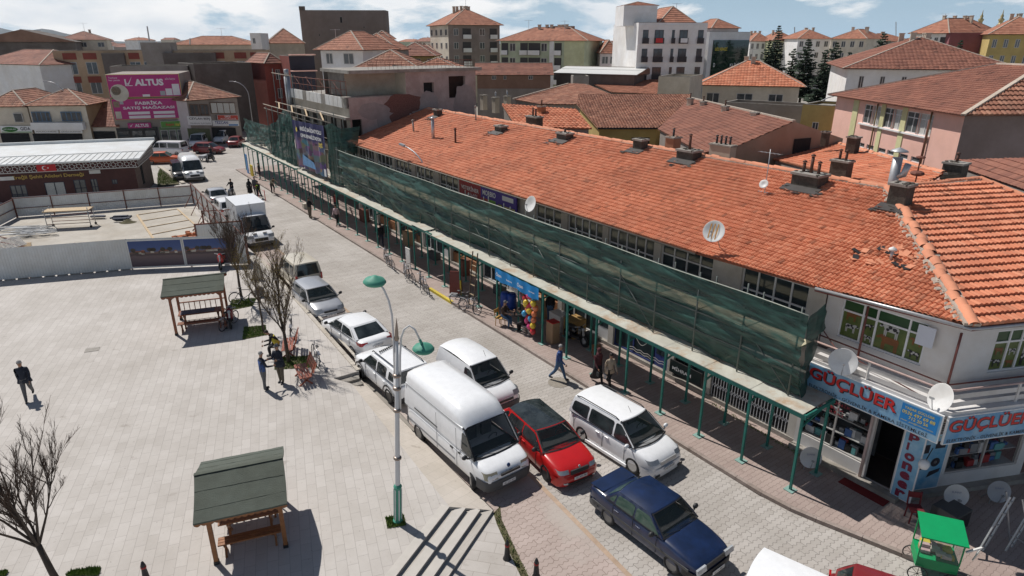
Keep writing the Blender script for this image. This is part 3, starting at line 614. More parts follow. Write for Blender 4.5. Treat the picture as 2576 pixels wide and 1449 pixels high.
# windows with cow pictures
M_meadow=mat('printed_meadow',(.05,.09,.02),.35,.3,3,col2=(.13,.16,.04)); M_sky=mat('printed_green_top',(.01,.06,.015),.3,.2,3)
M_cw=mat('printed_cow_white',(.45,.44,.42),.4,.1); M_ck=mat('printed_cow_black',(.015,.015,.02),.4,.2); M_cb=mat('printed_cow_brown',(.2,.07,.02),.4,.2)
def cow(mbx,O,u,w_,mm,patch=None,fl=1):
 h=w_*.62; nn=u.cross(UP);
 def P(x,y,e=0):x=x if fl>0 else 1-x; return O+u*(x*w_)+UP*(y*h)+nn*(.006+e)
 pts=[(.12,.45),(.1,.8),(.16,.93),(.62,.92),(.7,1.0),(.84,.98),(.86,.93),(.97,.8),(.98,.7),(.9,.68),(.8,.78),(.74,.6),(.72,.45)]
 mbx.poly([P(*p) for p in (pts if fl>0 else pts[::-1])],mm)
 for x in (.13,.2,.62,.69):q=[P(x,0),P(x+.045,0),P(x+.06,.5),P(x-.01,.5)]; mbx.poly(q if fl>0 else q[::-1],mm)
 if patch:
  for cx_,cy_,r_ in ((.3,.72,.1),(.5,.8,.09),(.6,.6,.08),(.88,.85,.06),(.18,.6,.06)):
   mbx.poly([P(cx_+r_*math.cos(t)*(1+.3*math.sin(3*t)),cy_+r_*1.5*math.sin(t),.003) for t in [k*.785 for k in range(8)]],patch)
def cowwindow(O,u,W_,H_,xs,cows,nrm):
 fo=window(cs,O,u,W_,H_,M_winW,M_meadow,nx=xs,ny=[H_*.7],inset=.07,name='window')
 g=MB(); B0=O-nrm*(.07+.006)
 def q(x0,x1,z0,z1,mm):g.poly([B0+u*x0+UP*z0,B0+u*x1+UP*z0,B0+u*x1+UP*z1,B0+u*x0+UP*z1],mm)
 q(.05,W_-.05,H_*.72,H_-.05,M_sky); B=B0
 for x,z,w_,k_ in cows:cow(g,B+u*x+UP*z,u,w_,(M_cw,M_cb,M_ck)[k_%3],M_ck if k_==0 else (M_cw if k_==2 else None),1 if int(x*10)%2 else -1)
 g.v=[v-cs.location for v in g.v]; o=g.build('printed_film',M_meadow); o.parent=fo
cowwindow(S(.45,3.85,4.62),-ux,2.69,1.4,[.72,1.16,2.15],[(.12,.66,.5,1),(.15,.25,.5,0),(.78,.55,.34,2),(.8,.15,.34,0),(1.25,.52,.7,0),(1.22,.08,.8,1),(2.2,.55,.4,1),(2.2,.12,.42,2)],-NN)
cowwindow(C3+f2*1.3+UP*4.62,f2,3.0,1.4,[.55,1.0,2.0],[(.08,.55,.4,1),(.08,.15,.42,2),(.6,.5,.36,0),(.62,.12,.34,1),(1.1,.5,.7,0),(1.1,.1,.75,2),(2.1,.3,.8,1)],nf2)
cowwindow(C3+f2*5.2+UP*4.62,f2,2.8,1.4,[.9,1.8],[(.1,.3,.7,0),(1.0,.4,.7,1)],nf2)
m=MB(); m.poly([S(-2.0,3.7,5.35),S(-2.5,3.7,5.35),S(-2.5,3.7,6.0),S(-2.0,3.7,6.0)]); m.build('window_film',mat('blank_film',(.6,.62,.68),.4,.03),cs,True)
# shop windows with goods on show
def goods(mbx,O,u,w_,z0,z1,n,seed,nrm):
 rr=random.Random(seed); cols=[mat('goods_black',(.02,.02,.02),.5),mat('goods_white',(.5,.5,.5),.5),mat('goods_blue',(.05,.12,.3),.5),mat('goods_red',(.3,.03,.03),.5),mat('goods_grey',(.2,.21,.22),.5),mat('goods_teal',(.1,.3,.3),.5)]
 for k_ in range(n):
  x=rr.uniform(.1,w_-.2); row=rr.choice([z0,z0+(z1-z0)*.33,z0+(z1-z0)*.66]); a=rr.uniform(.06,.17); h=rr.uniform(.05,.2); d=rr.uniform(.15,.4)
  mbx.obox(O+u*x+UP*(row+h)-nrm*d,u*a,nrm*.05,UP*h,rr.choice(cols))
for (O,u,w_,nx_,sd_,nr_) in ((S(-2.6+3.45,3.35,.75),-ux,2.33,2,3,-NN),(G3+f2*1.75+UP*.75,f2,2.85,2,4,nf2),(G3+f2*6.1+UP*.75,f2,2.9,2,5,nf2)):
 fo=window(cs,O,u,w_,2.0,mat('grey_window_frame',(.4,.38,.36),.6,.1),M_glass,nx=nx_,name='shop_window',inset=.06,pane=False)
 g=MB(); goods(g,O,u,w_,.05,1.7,46,sd_,nr_)
 for zz in (.02,.6,1.2):g.obox(O+u*(w_/2)+UP*zz-nr_*.3,u*(w_/2-.05),nr_*.18,UP*.012,mat('shelf_board',(.35,.35,.34),.6))
 g.v=[v-cs.location for v in g.v]; o=g.build('goods_display',M_black); o.parent=fo
 g=MB(); g.poly([O-nr_*.75,O-nr_*.75+u*w_,O-nr_*.75+u*w_+UP*2,O-nr_*.75+UP*2]); g.v=[v-cs.location for v in g.v]; o=g.build('display_back',mat('display_back',(.06,.07,.08),.8,.3)); o.parent=fo
 # red lettering on the window
M_redtx=mat('red_lettering',(.3,.03,.05),.5,.05)
m=MB(); O=S(.75,3.38,2.42); text(m,'ELEKTRONİK',O,-ux,UP,1.5,.16,M_redtx); text(m,'GÜVENLİK',O-ux*.1-UP*.2,-ux,UP,1.2,.11,M_redtx); text(m,'SİSTEMLERİ',O-ux*.1-UP*.36,-ux,UP,1.2,.1,M_redtx); m.build('window_lettering',M_redtx,cs,True)
# ground sill ledge
m=MB(); m.obox(S(-.9,3.2,.2),ux*1.9,NN*.16,UP*.09); m.obox((G3+f2*4.8)-nf2*-.12+UP*.2,f2*4.6,nf2*.14,UP*.09); m.build('plinth',M_conc,cs,True)
m=MB(); m.tube([S(-1.5,3.28,.15),S(-1.5,3.28,2.9)],.05,8); m.build('column',mat('pinkish_column',(.5,.38,.35),.7,.1),cs,True)
# ---- shop signs ----
M_sb=mat('sign_blue',(.02,.23,.5),.4,.15,.8,col2=(.35,.5,.6)); M_sb2=mat('sign_deep_blue',(.01,.2,.52),.4,.1,1); M_sr=mat('sign_red',(.55,.02,.02),.45,.05); M_sk=mat('sign_black',(.02,.02,.03),.45,.05)
M_sw=mat('sign_white',(.75,.75,.75),.45,.03); M_sy=mat('sign_yellow',(.7,.55,.06),.45,.05)
def sign(name,label,O,u,w_,h_,face,frame=M_sw,th=.06,parts=None,group=None,cat='sign',up=UP):
 nn=u.cross(up); t=thing(name,label,cat,O,0,group); m=MB()
 m.obox(O+u*(w_/2)+up*(h_/2)-nn*(th/2),u*(w_/2),up*(h_/2),nn*(th/2),frame); m.poly([O+u*.03+up*.03+nn*.004,O+u*(w_-.03)+up*.03+nn*.004,O+u*(w_-.03)+up*(h_-.03)+nn*.004,O+u*.03+up*(h_-.03)+nn*.004],face)
 if parts:
  groups={}; k2=0; base=t
  for p in parts:
   k_=p[0]; k2+=1; mb2=m if k_=='pictures' else groups.setdefault((k_,k2 if p[1]=='T' else 0),MB())
   if p[1]=='T':_,_,tx,x,y,w2,h2,mm,bd=p; text(mb2,tx,O+u*(x*w_)+up*(y*h_),u,up,w2*w_,h2*h_,mm,bd,off=.012)
   elif p[1]=='R':_,_,x,y,w2,h2,mm=p; q=O+u*(x*w_)+up*(y*h_)+nn*.008; mb2.poly([q,q+u*(w2*w_),q+u*(w2*w_)+up*(h2*h_),q+up*(h2*h_)],mm)
   elif p[1]=='P':_,_,pts,mm=p; mb2.poly([O+u*(x*w_)+up*(y*h_)+nn*.009 for x,y in pts],mm)
   elif p[1]=='C':_,_,x,y,r_,mm=p; mb2.poly([O+u*(x*w_+r_*math.cos(k*.3927))+up*(y*h_+r_*math.sin(k*.3927))+nn*.0095 for k in range(16)],mm)
  for (k_,_k),mb2 in groups.items():
   if k_!='pictures':mb2.build(k_,face,t,True)
 m.build('panel',face,t,True)
 return t
def gucluer(x0):return [('lettering','T','GÜÇLÜER',.035,.4,.62,.52,M_sk,.035),]
def guc(O,u,lab):
 t=sign('shop_sign',lab,O,u,4.15,.93,M_sb,parts=[('lettering','T','ELEKTRONİK - GÜVENLİK & KAMERA SİSTEMLERİ',.03,.07,.9,.16,M_sk,.006),('contact_panel','R',.73,.26,.25,.66,M_sb2),('contact_lettering','T','YAŞAR GÜÇLÜER',.75,.74,.2,.12,M_sy,.01),('contact_lettering','T','0536 497 69 88',.74,.58,.22,.12,M_sy,.01),('contact_lettering','T','712 20 56',.79,.43,.13,.11,M_sy,.01),('contact_lettering','T','yasar_guc@hotmail.com',.74,.31,.22,.07,M_sy,.0)])
 m=MB(); nn=u.cross(UP)
 text(m,'GÜÇLÜER',O+u*.1+UP*.3,u,UP,2.85,.56,M_sk,.03,off=.014); text(m,'GÜÇLÜER',O+u*.07+UP*.33,u,UP,2.85,.56,M_sr,.02,off=.022); m.build('name_lettering',M_sr,t,True)
sO=S(.52,2.56,3.06); guc(sO,-ux,'long blue shop sign with big red GÜÇLÜER letters hanging beside the canopy end')
guc(S(-3.74,2.62,3.06),f2,'blue shop sign with red GÜÇLÜER letters cut off at the right')
M_grad=mat('sign_pale_blue',(.04,.27,.5),.4,.2,1.2,col2=(.4,.6,.72))
t=sign('shop_sign','tall vertical blue sign with dark red letters reading Pioneer down the door pillar',S(-2.52,3.25,.25),V3(-ux.x,-ux.y,0),.62,2.6,M_grad)
m=MB();
for i,chh in enumerate('pıoneer'):text(m,chh,S(-2.52,3.25,.25)-ux*.14+UP*(2.15-i*.345),-ux,UP,.3 if chh!='ı' else .07,.27,mat('dark_red_letter',(.17,.01,.04),.5),.05,off=.014)
m.build('lettering',M_sr,t,True)
spk=[('pictures','R',.12,.62,.32,.14,M_sk),('pictures','R',.6,.68,.3,.12,M_sk)]
for i,(x,y) in enumerate([(.28,.42),(.72,.45)]):spk+=[('pictures','C',x,y,.17,M_sk),('pictures','C',x,y,.06,M_steel)]
spk+=[('pictures','P',[(.55,.2),(.9,.28),(.92,.34),(.6,.3)],M_sk),('lettering','T','GÜÇLÜER',.05,.92,.5,.05,M_sr,.02),('lettering','T','GÜVENLİK KAMERA',.05,.86,.85,.03,M_sy,0)]
sign('shop_sign','blue advertising board showing round loudspeakers beside the Pioneer sign',G3+f2*.35+UP*.3-nf2*-.03,f2,1.25,2.3,M_grad,parts=spk)
sign('shop_sign','slanting yellow banner over the right hand shop window below the second blue sign',G3+f2*2.0+UP*2.4+nf2*.06,f2,3.2,.42,mat('banner_yellow',(.6,.42,.1),.6,.1),parts=[('lettering','T','GÜVENLİK SİSTEMLERİ',.06,.15,.8,.5,mat('navy_letter',(.02,.03,.2),.5),.01)])
# wall lamp and meter box under the sign
AC=G3+f2*.75+nf2*.2+UP*2.85; t=thing('ventilation_unit','small grilled ventilation unit under the corner of the blue signs','ventilation unit',AC-UP*.25); m=MB(); m.obox(AC,f2*.25,nf2*.14,UP*.22,M_sw); m.build('case',M_sw,t,True)
m=MB(); [m.bar(AC+nf2*.15-f2*.2+UP*(.06*i-.18),AC+nf2*.15+f2*.2+UP*(.06*i-.18),.02,.03) for i in range(7)]; m.build('grille',M_black,t,True)
t=thing('wall_lamp','white round lamp on a short arm beside the loudspeaker board','lamp',S(-3.3,3.1,2.0)); m=MB(); m.tube([S(-3.15,3.9,2.1),S(-3.3,3.1,2.05)],.015,6); m.build('arm',M_black,t,True); m=MB(); m.lathe([(0,-.16),(.12,-.12),(.16,0),(.12,.12),(0,.16)],12,None,Matrix.Translation(S(-3.3,3.05,1.95))); m.build('globe',M_sw,t,True)
# accordion gate bay
gt=thing('folding_gate','dark shop front closed by a pale folding lattice gate behind the last canopy posts','gate',S(3,3.5,.2))
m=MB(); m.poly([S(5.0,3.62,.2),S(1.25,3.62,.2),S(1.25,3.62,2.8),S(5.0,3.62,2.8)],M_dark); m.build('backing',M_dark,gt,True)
Mg=mat('gate_grey',(.55,.55,.57),.5,.1); m=MB()
for i in range(27):
 s=1.35+i*.135; m.bar(S(s,3.5,.25),S(s,3.5,2.45),.02,.02)
 for zz in (.75,1.45,2.15):m.bar(S(s,3.49,zz),S(s+.135,3.49,zz+.2),.014,.014); m.bar(S(s,3.48,zz+.2),S(s+.135,3.48,zz),.014,.014)
m.build('lattice',Mg,gt,True); m=MB(); m.bar(S(1.3,3.5,.22),S(5,3.5,.22),.05,.04); m.bar(S(1.3,3.5,2.48),S(5,3.5,2.48),.05,.04); m.build('rail',Mg,gt,True)
# black shop sign in the shade
sign('shop_sign','low black sign board with white letters in the shade under the canopy',S(7.0,3.3,.55),-ux,1.7,.6,mat('sign_dark_green',(.01,.02,.02),.4,.1),M_black,parts=[('lettering','T','MİHRAM',.1,.3,.6,.35,M_sw,.01)])
# weeds at the foot of the gate
grass([S(4.6,3.32),S(.4,3.0),S(.4,2.85),S(4.6,3.15)],.12,700,.1,'weeds','weeds growing at the foot of the folding gate',soil=False)
# signs up under the eaves
sign('shop_sign','red VETERİNER shop sign under the eaves above the green net',S(25.1,3.55,5.0),-ux,2.5,.95,mat('sign_crimson',(.3,.02,.03),.5,.1),M_sr,parts=[('lettering','T','VETERİNER',.1,.5,.82,.34,M_sw,.015),('lettering','T','KLİNİĞİ',.4,.12,.45,.28,M_sw,.01)])
Mpu=mat('sign_purple',(.06,.03,.28),.5,.1)
sign('shop_sign','purple MORBIO shop sign with small product pictures under the eaves',S(22.6,3.55,4.9),-ux,3.7,1.2,Mpu,Mpu,parts=[('lettering','T','MORBIO',.06,.52,.38,.26,M_sw,.03),('pictures','R',.62,.56,.3,.22,M_sw),('pictures','R',.02,.02,.2,.34,mat('picture_red',(.45,.08,.05),.5)),('pictures','R',.24,.02,.2,.36,mat('picture_green',(.15,.35,.05),.5)),('pictures','R',.5,.02,.12,.3,mat('picture_olive',(.2,.2,.05),.5)),('pictures','R',.66,.04,.3,.26,mat('picture_straw',(.4,.33,.12),.5))])
# satellite dishes
def dish(label,P,aim,r_,mm,arm_to=None,txt=None,streak=False,stand=False,group='satellite dishes'):
 t=thing('satellite_dish',label,'satellite dish',P,0,group); a=Vector(aim).normalized(); Mx=Matrix.Translation(P)@a.to_track_quat('Z','Y').to_matrix().to_4x4()
 m=MB(); prof=[(0,0),(r_*.35,r_*.03),(r_*.7,r_*.11),(r_*.97,r_*.2),(r_,r_*.2),(r_*.97,r_*.17),(r_*.7,r_*.09),(r_*.35,r_*.01),(0,-.02)]; m.lathe(prof,28,mm,Mx)
 if streak:
  for k in (-.45,-.12,.2):m.poly([Mx@V3(k*r_,-.75*r_,r_*.14),Mx@V3((k+.1)*r_,-.7*r_,r_*.14),Mx@V3((k+.14)*r_,.7*r_,r_*.14),Mx@V3((k+.02)*r_,.72*r_,r_*.14)],mat('rust_streak',(.5,.25,.06),.8,.2))
 m.build('reflector',mm,t,True)
 m=MB(); f=Mx@V3(0,-r_*.2,r_*.75); m.tube([Mx@V3(0,-r_*.98,r_*.2),f],.012,6); m.obox(f,a*.07,a.cross(UP).normalized()*.03,UP*.03); m.build('feed_arm',M_steel,t,True)
 m=MB(); e=arm_to or (P-a*.15-UP*.45); m.tube([P-a*.03,P-a*.18,e],.022,6);
 if stand:[m.tube([P-a*.18,P-a*.18+V3(dx_,dy_,0)+UP*(.125-P.z)],.018,5) for dx_,dy_ in ((.25,0),(-.2,.2),(-.2,-.2))]
 m.build('mount',M_steel,t,True)
 if txt:m=MB(); text(m,txt,Mx@V3(-r_*.35,r_*.2,r_*.08),(Mx.to_3x3()@V3(1,0,0)),(Mx.to_3x3()@V3(0,1,0)),r_*.75,r_*.16,mat('grey_letter',(.15,.18,.3),.6),0,off=.035); m.build('lettering',M_sk,t,True)
 return t
M_dw=mat('dish_white',(.72,.72,.71),.5,.04,2,stains=.1); M_dg=mat('dish_grey',(.35,.36,.38),.5,.05)
def onN(x,y,n,dz=0):s,n_,z=PL(x,y,n=n); return S(s,n_,z)
# aim southwards: towards the sun side of the sky is west; the photographed dishes face the camera side
dish('white satellite dish seen nearly edge-on on the wall beside the purple sign',onN(1337,514,2.5),(.35,-.75,.35) if 0 else (-.75,-.5,.35),.42,M_dw,onN(1322,520,3.75))
dish('white satellite dish with orange rust streaks standing above the roof edge',PP(1797,583,S(0,3.2,6.9),-NN),(-.55,-.75,.45),.42,M_dw,PP(1812,625,Q,nor),streak=True)
dish('large white satellite dish at the balcony above the left end of the blue sign',onN(2120,910,2.25),(-.35,-.85,.4),.43,M_dw,S(-.15,2.7,4.1))
dish('white satellite dish turned sideways at the outer corner of the balcony',onN(2371,1002,2.2),(-.95,-.1,.35),.42,M_dw,S(-3.4,2.7,4.1))
dish('white satellite dish standing on the pavement between the last two canopy posts',G(2038,1150,.62),(-.1,-.9,.35),.37,M_dw,None,'SUNNY',stand=True)
dish('white satellite dish standing on the pavement right of the loudspeaker board',G(2403,1245,.62),(-.15,-.95,.3),.37,M_dw,None,'SUNNY',stand=True)
dish('dull white satellite dish in the shade at the right edge near the shop window',G(2510,1235,.62),(-.1,-.95,.3),.36,M_dg,None,'SUNNY',stand=True)
t=thing('antenna','thin roof antenna mast carrying a small white dish bowl on the orange roof','antenna',PP(1923,487,Q,nor)); p=t.location.copy(); m=MB(); m.tube([p,p+UP*1.9],.02,6); m.bar(p+UP*1.75-ux*.5,p+UP*1.75+ux*.5,.02); [m.bar(p+UP*1.75+ux*k-NN*.15,p+UP*1.75+ux*k+NN*.15,.012) for k in (-.5,-.3,-.1,.1,.3,.5)]; m.obox(p+UP*.05,ux*.3,NN*.04,UP*.02); m.build('mast',M_steel,t,True)
m=MB(); Mx=Matrix.Translation(p+UP*.42-NN*.12)@V3(-.6,-.6,.5).normalized().to_track_quat('Z','Y').to_matrix().to_4x4(); m.lathe([(0,-.05),(.12,-.02),(.2,.05),(.19,.06),(.1,.01),(0,0)],18,None,Mx); m.build('bowl',M_dw,t,True)
# ================= covered walkway scaffold =================
M_green=mat('canopy_green_paint',(.02,.19,.155),.55,.12,3,stains=.2,sscale=2); M_gbase=mat('pale_base_plate',(.22,.36,.32),.7,.15,4)
def slabmat():
 m=mat('rusty_white_sheet',(.5,.5,.44),.7,.08,1.5,stains=.12)
 t=m.node_tree; b=t.nodes['Principled BSDF']; k=t.links.new; src=b.inputs['Base Color'].links[0].from_socket
 tc=t.nodes.new('ShaderNodeTexCoord'); n=t.nodes.new('ShaderNodeTexNoise'); n.inputs['Scale'].default_value=.9; n.inputs['Detail'].default_value=7; n.inputs['Roughness'].default_value=.75; k(tc.outputs['Object'],n.inputs[0])
 r=t.nodes.new('ShaderNodeValToRGB'); r.color_ramp.elements[0].position=.5; r.color_ramp.elements[1].position=.72; k(n.outputs['Fac'],r.inputs[0])
 mx=t.nodes.new('ShaderNodeMixRGB'); k(r.outputs[0],mx.inputs[0]); k(src,mx.inputs[1]); mx.inputs[2].default_value=(.36,.2,.09,1); k(mx.outputs[0],b.inputs['Base Color']); return m
M_slab=slabmat()
cp=thing('canopy_walkway','long green steel canopy on posts with rusty white roof sheets over the pavement','canopy',S(34,1.7,.12))
NB=36; BW=1.94; s0=-.5; rn=random.Random(11)
def zc(s):return 3.06+(.14 if s>49.5 else 0)+(.1 if 24<s<26 else 0)
for i in range(NB):
 a,c=s0+i*BW,s0+(i+1)*BW; z=zc((a+c)/2); m=MB(); wv=rn.uniform(-.03,.03); P=[]
 for j in range(5):
  s=a+.01+(c-a-.02)*j/4; P.append([S(s,.82+wv*(j%2)*.5,z+.02),S(s,1.2,z+.03+.02*math.sin(j*1.6)),S(s,1.75,z+.05+.025*math.cos(j*2+i)),S(s,2.52,z+.07)])
 m.grid(P,None,False); m.poly([S(a+.01,.82,z),S(c-.01,.82,z),S(c-.01,2.52,z+.05),S(a+.01,2.52,z+.05)])
 m.poly([S(a+.01,.82,z),S(a+.01,.82,z+.02),S(c-.01,.82,z+.02),S(c-.01,.82,z)]); m.build('roof_sheet',M_slab,cp,True)
posts=list(range(NB+1))
for i in posts:
 s=s0+i*BW+rn.uniform(-.04,.04); z=zc(s-.1); lean=rn.uniform(-.03,.03)
 for n in (.95,2.45):
  m=MB(); m.bar(S(s,n,.13),S(s+lean,n,z-.02),.075,.075); m.obox(S(s,n,.135),ux*.16,NN*.16,UP*.012,M_gbase); m.build('post',M_green,cp,True)
 m=MB(); m.bar(S(s+lean,.95,z-.55),S(s+lean,2.45,z-.12),.05,.06); m.build('brace',M_green,cp,True)
for n in (.87,2.48):
 for a,c in ((s0-.08,24),(24,26.0),(26.0,49.5),(49.5,s0+NB*BW+.05)):
  m=MB(); z=zc((a+c)/2); m.bar(S(a,n,z-.06),S(c,n,z-.06),.06,.12); m.bar(S(a,n+(.03 if n<1 else -.03),z-.17),S(c,n+(.03 if n<1 else -.03),z-.17),.04,.05); m.build('edge_beam',M_green,cp,True)
m=MB(); m.bar(S(s0-.06,.84,3.0),S(s0-.06,2.52,3.04),.05,.12); m.build('edge_beam',M_green,cp,True)
m=MB(); m.bar(S(s0+NB*BW+.03,.84,3.14),S(s0+NB*BW+.03,2.52,3.18),.05,.12); m.build('edge_beam',M_green,cp,True)
# yellow painted lower length of one post
m=MB(); s=s0+11*BW; m.bar(S(s,.95,.14),S(s,.95,1.1),.085,.085); m.build('painted_post_foot',mat('yellow_paint',(.6,.5,.05)),cp,True)
# ---- scaffold frames behind the low net ----
sf=thing('scaffold','steel tube scaffold with plank deck standing on the canopy behind the green net','scaffolding',S(20,2.6,3.1)); M_tube=mat('scaffold_tube',(.12,.14,.13),.5,.2,3,metal=.4); M_plank=mat('scaffold_plank',(.5,.46,.32),.8,.15,5)
for i in range(21):
 s=.45+i*2.0
 for n in (1.42,):
  m=MB(); m.tube([S(s,n,3.12),S(s,n,6.25+(.18 if i%4==1 else 0))],.03,6); m.build('standard',M_tube,sf,True)
 m=MB(); m.tube([S(s,2.4,3.1),S(s,2.4,5.9)],.03,6); m.build('standard',M_tube,sf,True)
 if i<20:m=MB(); m.obox(S(s+1.0,1.95,4.76),ux*.97,NN*.42,UP*.03); m.build('plank_deck',M_plank,sf,True)
for z,n in ((4.72,1.42),(5.3,1.42),(6.05,1.42),(4.7,2.4),(4.0,1.42)):
 m=MB(); m.tube([S(.3,n,z),S(40.6,n,z)],.025,6); m.build('ledger',M_tube,sf,True)
for i in range(0,20,3):m=MB(); s=.45+2*i; m.tube([S(s,1.42,3.2),S(s+2,1.42,5.0)],.02,6); m.build('diagonal',M_tube,sf,True)
# ---- nets ----
def netmat(name,col,op):
 m=bpy.data.materials.new(name); m.use_nodes=True; t=m.node_tree; b=t.nodes['Principled BSDF']; k=t.links.new
 b.inputs['Base Color'].default_value=(*col,1); b.inputs['Roughness'].default_value=.5; b.inputs['Specular IOR Level'].default_value=.35
 tc=t.nodes.new('ShaderNodeTexCoord'); mp=t.nodes.new('ShaderNodeMapping'); mp.inputs['Rotation'].default_value=(0,0,R(-35)); mp.inputs['Scale'].default_value=(1.6,.08,5); k(tc.outputs['Object'],mp.inputs[0])
 n=t.nodes.new('ShaderNodeTexNoise'); n.inputs['Scale'].default_value=1.2; n.inputs['Detail'].default_value=6; n.inputs['Distortion'].default_value=.8; k(mp.outputs[0],n.inputs[0])
 r=t.nodes.new('ShaderNodeMapRange'); r.inputs[1].default_value=.3; r.inputs[2].default_value=.7; r.inputs[3].default_value=op-.14; r.inputs[4].default_value=min(.98,op+.1); k(n.outputs['Fac'],r.inputs[0])
 k(r.outputs[0],b.inputs['Alpha']);
 c=t.nodes.new('ShaderNodeValToRGB'); c.color_ramp.elements[0].position=.35; c.color_ramp.elements[1].position=.75; c.color_ramp.elements[0].color=tuple(v*.75 for v in col)+(1,); c.color_ramp.elements[1].color=tuple(v*1.7 for v in col)+(1,); k(n.outputs['Fac'],c.inputs[0]); k(c.outputs[0],b.inputs['Base Color'])
 return m
M_net=netmat('green_mesh_sheet',(.021,.062,.05),.92); M_net2=netmat('green_mesh_sheet_dense',(.02,.062,.05),.95)
def fbm(x,y,z):return noise.noise(Vector((x,y,z)))+.5*noise.noise(Vector((x*2.1,y*2.1,z+5)))+.25*noise.noise(Vector((x*4.3,y*4.3,z+9)))
def net(name,label,pts,nu,nv,amp,mm,seed,par=None,part=None,diag=.35,hang=0.0,frq=(.5,2.2)):
 """pts: list of (bottom, top) stations; surface between them with folds"""
 P=[]; K=len(pts)-1
 for i in range(nu+1):
  t=i/nu*K; k=min(int(t),K-1); f=t-k; b_=pts[k][0].lerp(pts[k+1][0],f); a_=pts[k][1].lerp(pts[k+1][1],f); row=[]
  dr=(pts[k+1][0]-pts[k][0]); nrm=dr.cross(UP).normalized();
  for j in range(nv+1):
   v=j/nv; p=b_.lerp(a_,v); L=b_.length
   ds=(b_-pts[0][0]).length; w_=fbm(ds*frq[0]+v*diag*3,v*frq[1]-ds*diag*.35,seed)*amp*(math.sin(math.pi*min(1,v*1.0+.05))**.5*.85+.15)
   cr_=max(0,1-abs(noise.noise(Vector((ds*frq[0]*.55+v*diag*6,v*frq[1]*.9-ds*diag*.25,seed+20))))*7)**2
   p=p+nrm*(w_+cr_*amp*.35+hang*math.sin(math.pi*v))+UP*((1-v)*.05*noise.noise(Vector((ds*1.3,0,seed)))+v*.012*noise.noise(Vector((ds*.8,3,seed))))
   row.append(p)
  P.append(row)
 t=par or thing(name,label,'net',pts[0][0]); m=MB(); m.grid(P); m.build(part or 'sheet',mm,t,True); return t
def zt(s):return 6.08+.025*math.sin(s*.8)
botn={0:1.55,3:1.6,6:1.75,8:1.82,10:1.6,16:1.65,19:1.9,24:1.62,28:1.38,36:1.75,39.6:1.5}
bk=sorted(botn);
def bn(s):
 for i in range(len(bk)-1):
  if s<=bk[i+1]:f=(s-bk[i])/(bk[i+1]-bk[i]); f=f*f*(3-2*f); return botn[bk[i]]*(1-f)+botn[bk[i+1]]*f
 return 1.5
st=[(S(s,bn(s),zc(s)+.07+.015),S(s,1.3+.03*math.sin(s*1.7),zt(s))) for s in [.15+i*.5 for i in range(80)]]
nt_=net('safety_net','long dark green construction net hung low along the front of the market building',st,420,44,.24,M_net,3,hang=-.1,frq=(.13,3.4),diag=.9)
e=[(S(.15,1.55,3.14),S(.15,1.3,zt(.15))),(S(.2,2.0,3.15),S(.2,1.8,6.1)),(S(.4,2.5,3.15),S(.3,2.45,6.2))]
net('','',e,30,22,.25,M_net2,8,par=nt_,part='end_flap',diag=.8)
m=MB(); m.tube([S(s,1.3,zt(s)+.02) for s in [.15+i*.5 for i in range(80)]],.018,5); m.build('top_rope',mat('pale_rope',(.4,.42,.36),.8),nt_,True)
# tall net section around the banner
t2=net('safety_net','tall dark green net at the right of the hanging banner',[(S(42.2,1.3,3.2),S(42.2,1.35,7.75)),(S(41.2,1.25,3.2),S(41.2,1.5,8.0)),(S(40.2,1.5,3.25),S(40.6,2.0,7.6)),(S(39.7,2.3,3.3),S(40.6,3.6,7.7))],60,30,.38,M_net2,21,diag=.1,frq=(1.6,.8))
net('safety_net','tall wrinkled green net between the banner and the far low net',[(S(58.8,1.35,3.35),S(58.8,1.4,6.2)),(S(57.2,1.25,3.3),S(57.2,1.6,6.6)),(S(55.5,1.2,3.3),S(55.2,1.9,7.9)),(S(53.2,1.2,3.3),S(52.8,1.6,8.0)),(S(50.6,1.25,3.25),S(50.6,1.35,7.5))],110,30,.42,M_net2,33,diag=.15,frq=(1.3,.8))
net('safety_net','low green net at the far end of the canopy',[(S(69.6,1.5,3.4),S(69.6,1.5,5.95)),(S(66,1.3,3.4),S(66,1.5,5.9)),(S(62,1.5,3.9),S(62,1.7,5.9)),(S(58.8,1.3,3.4),S(58.8,1.4,6.1))],90,18,.3,M_net2,41,diag=.3)
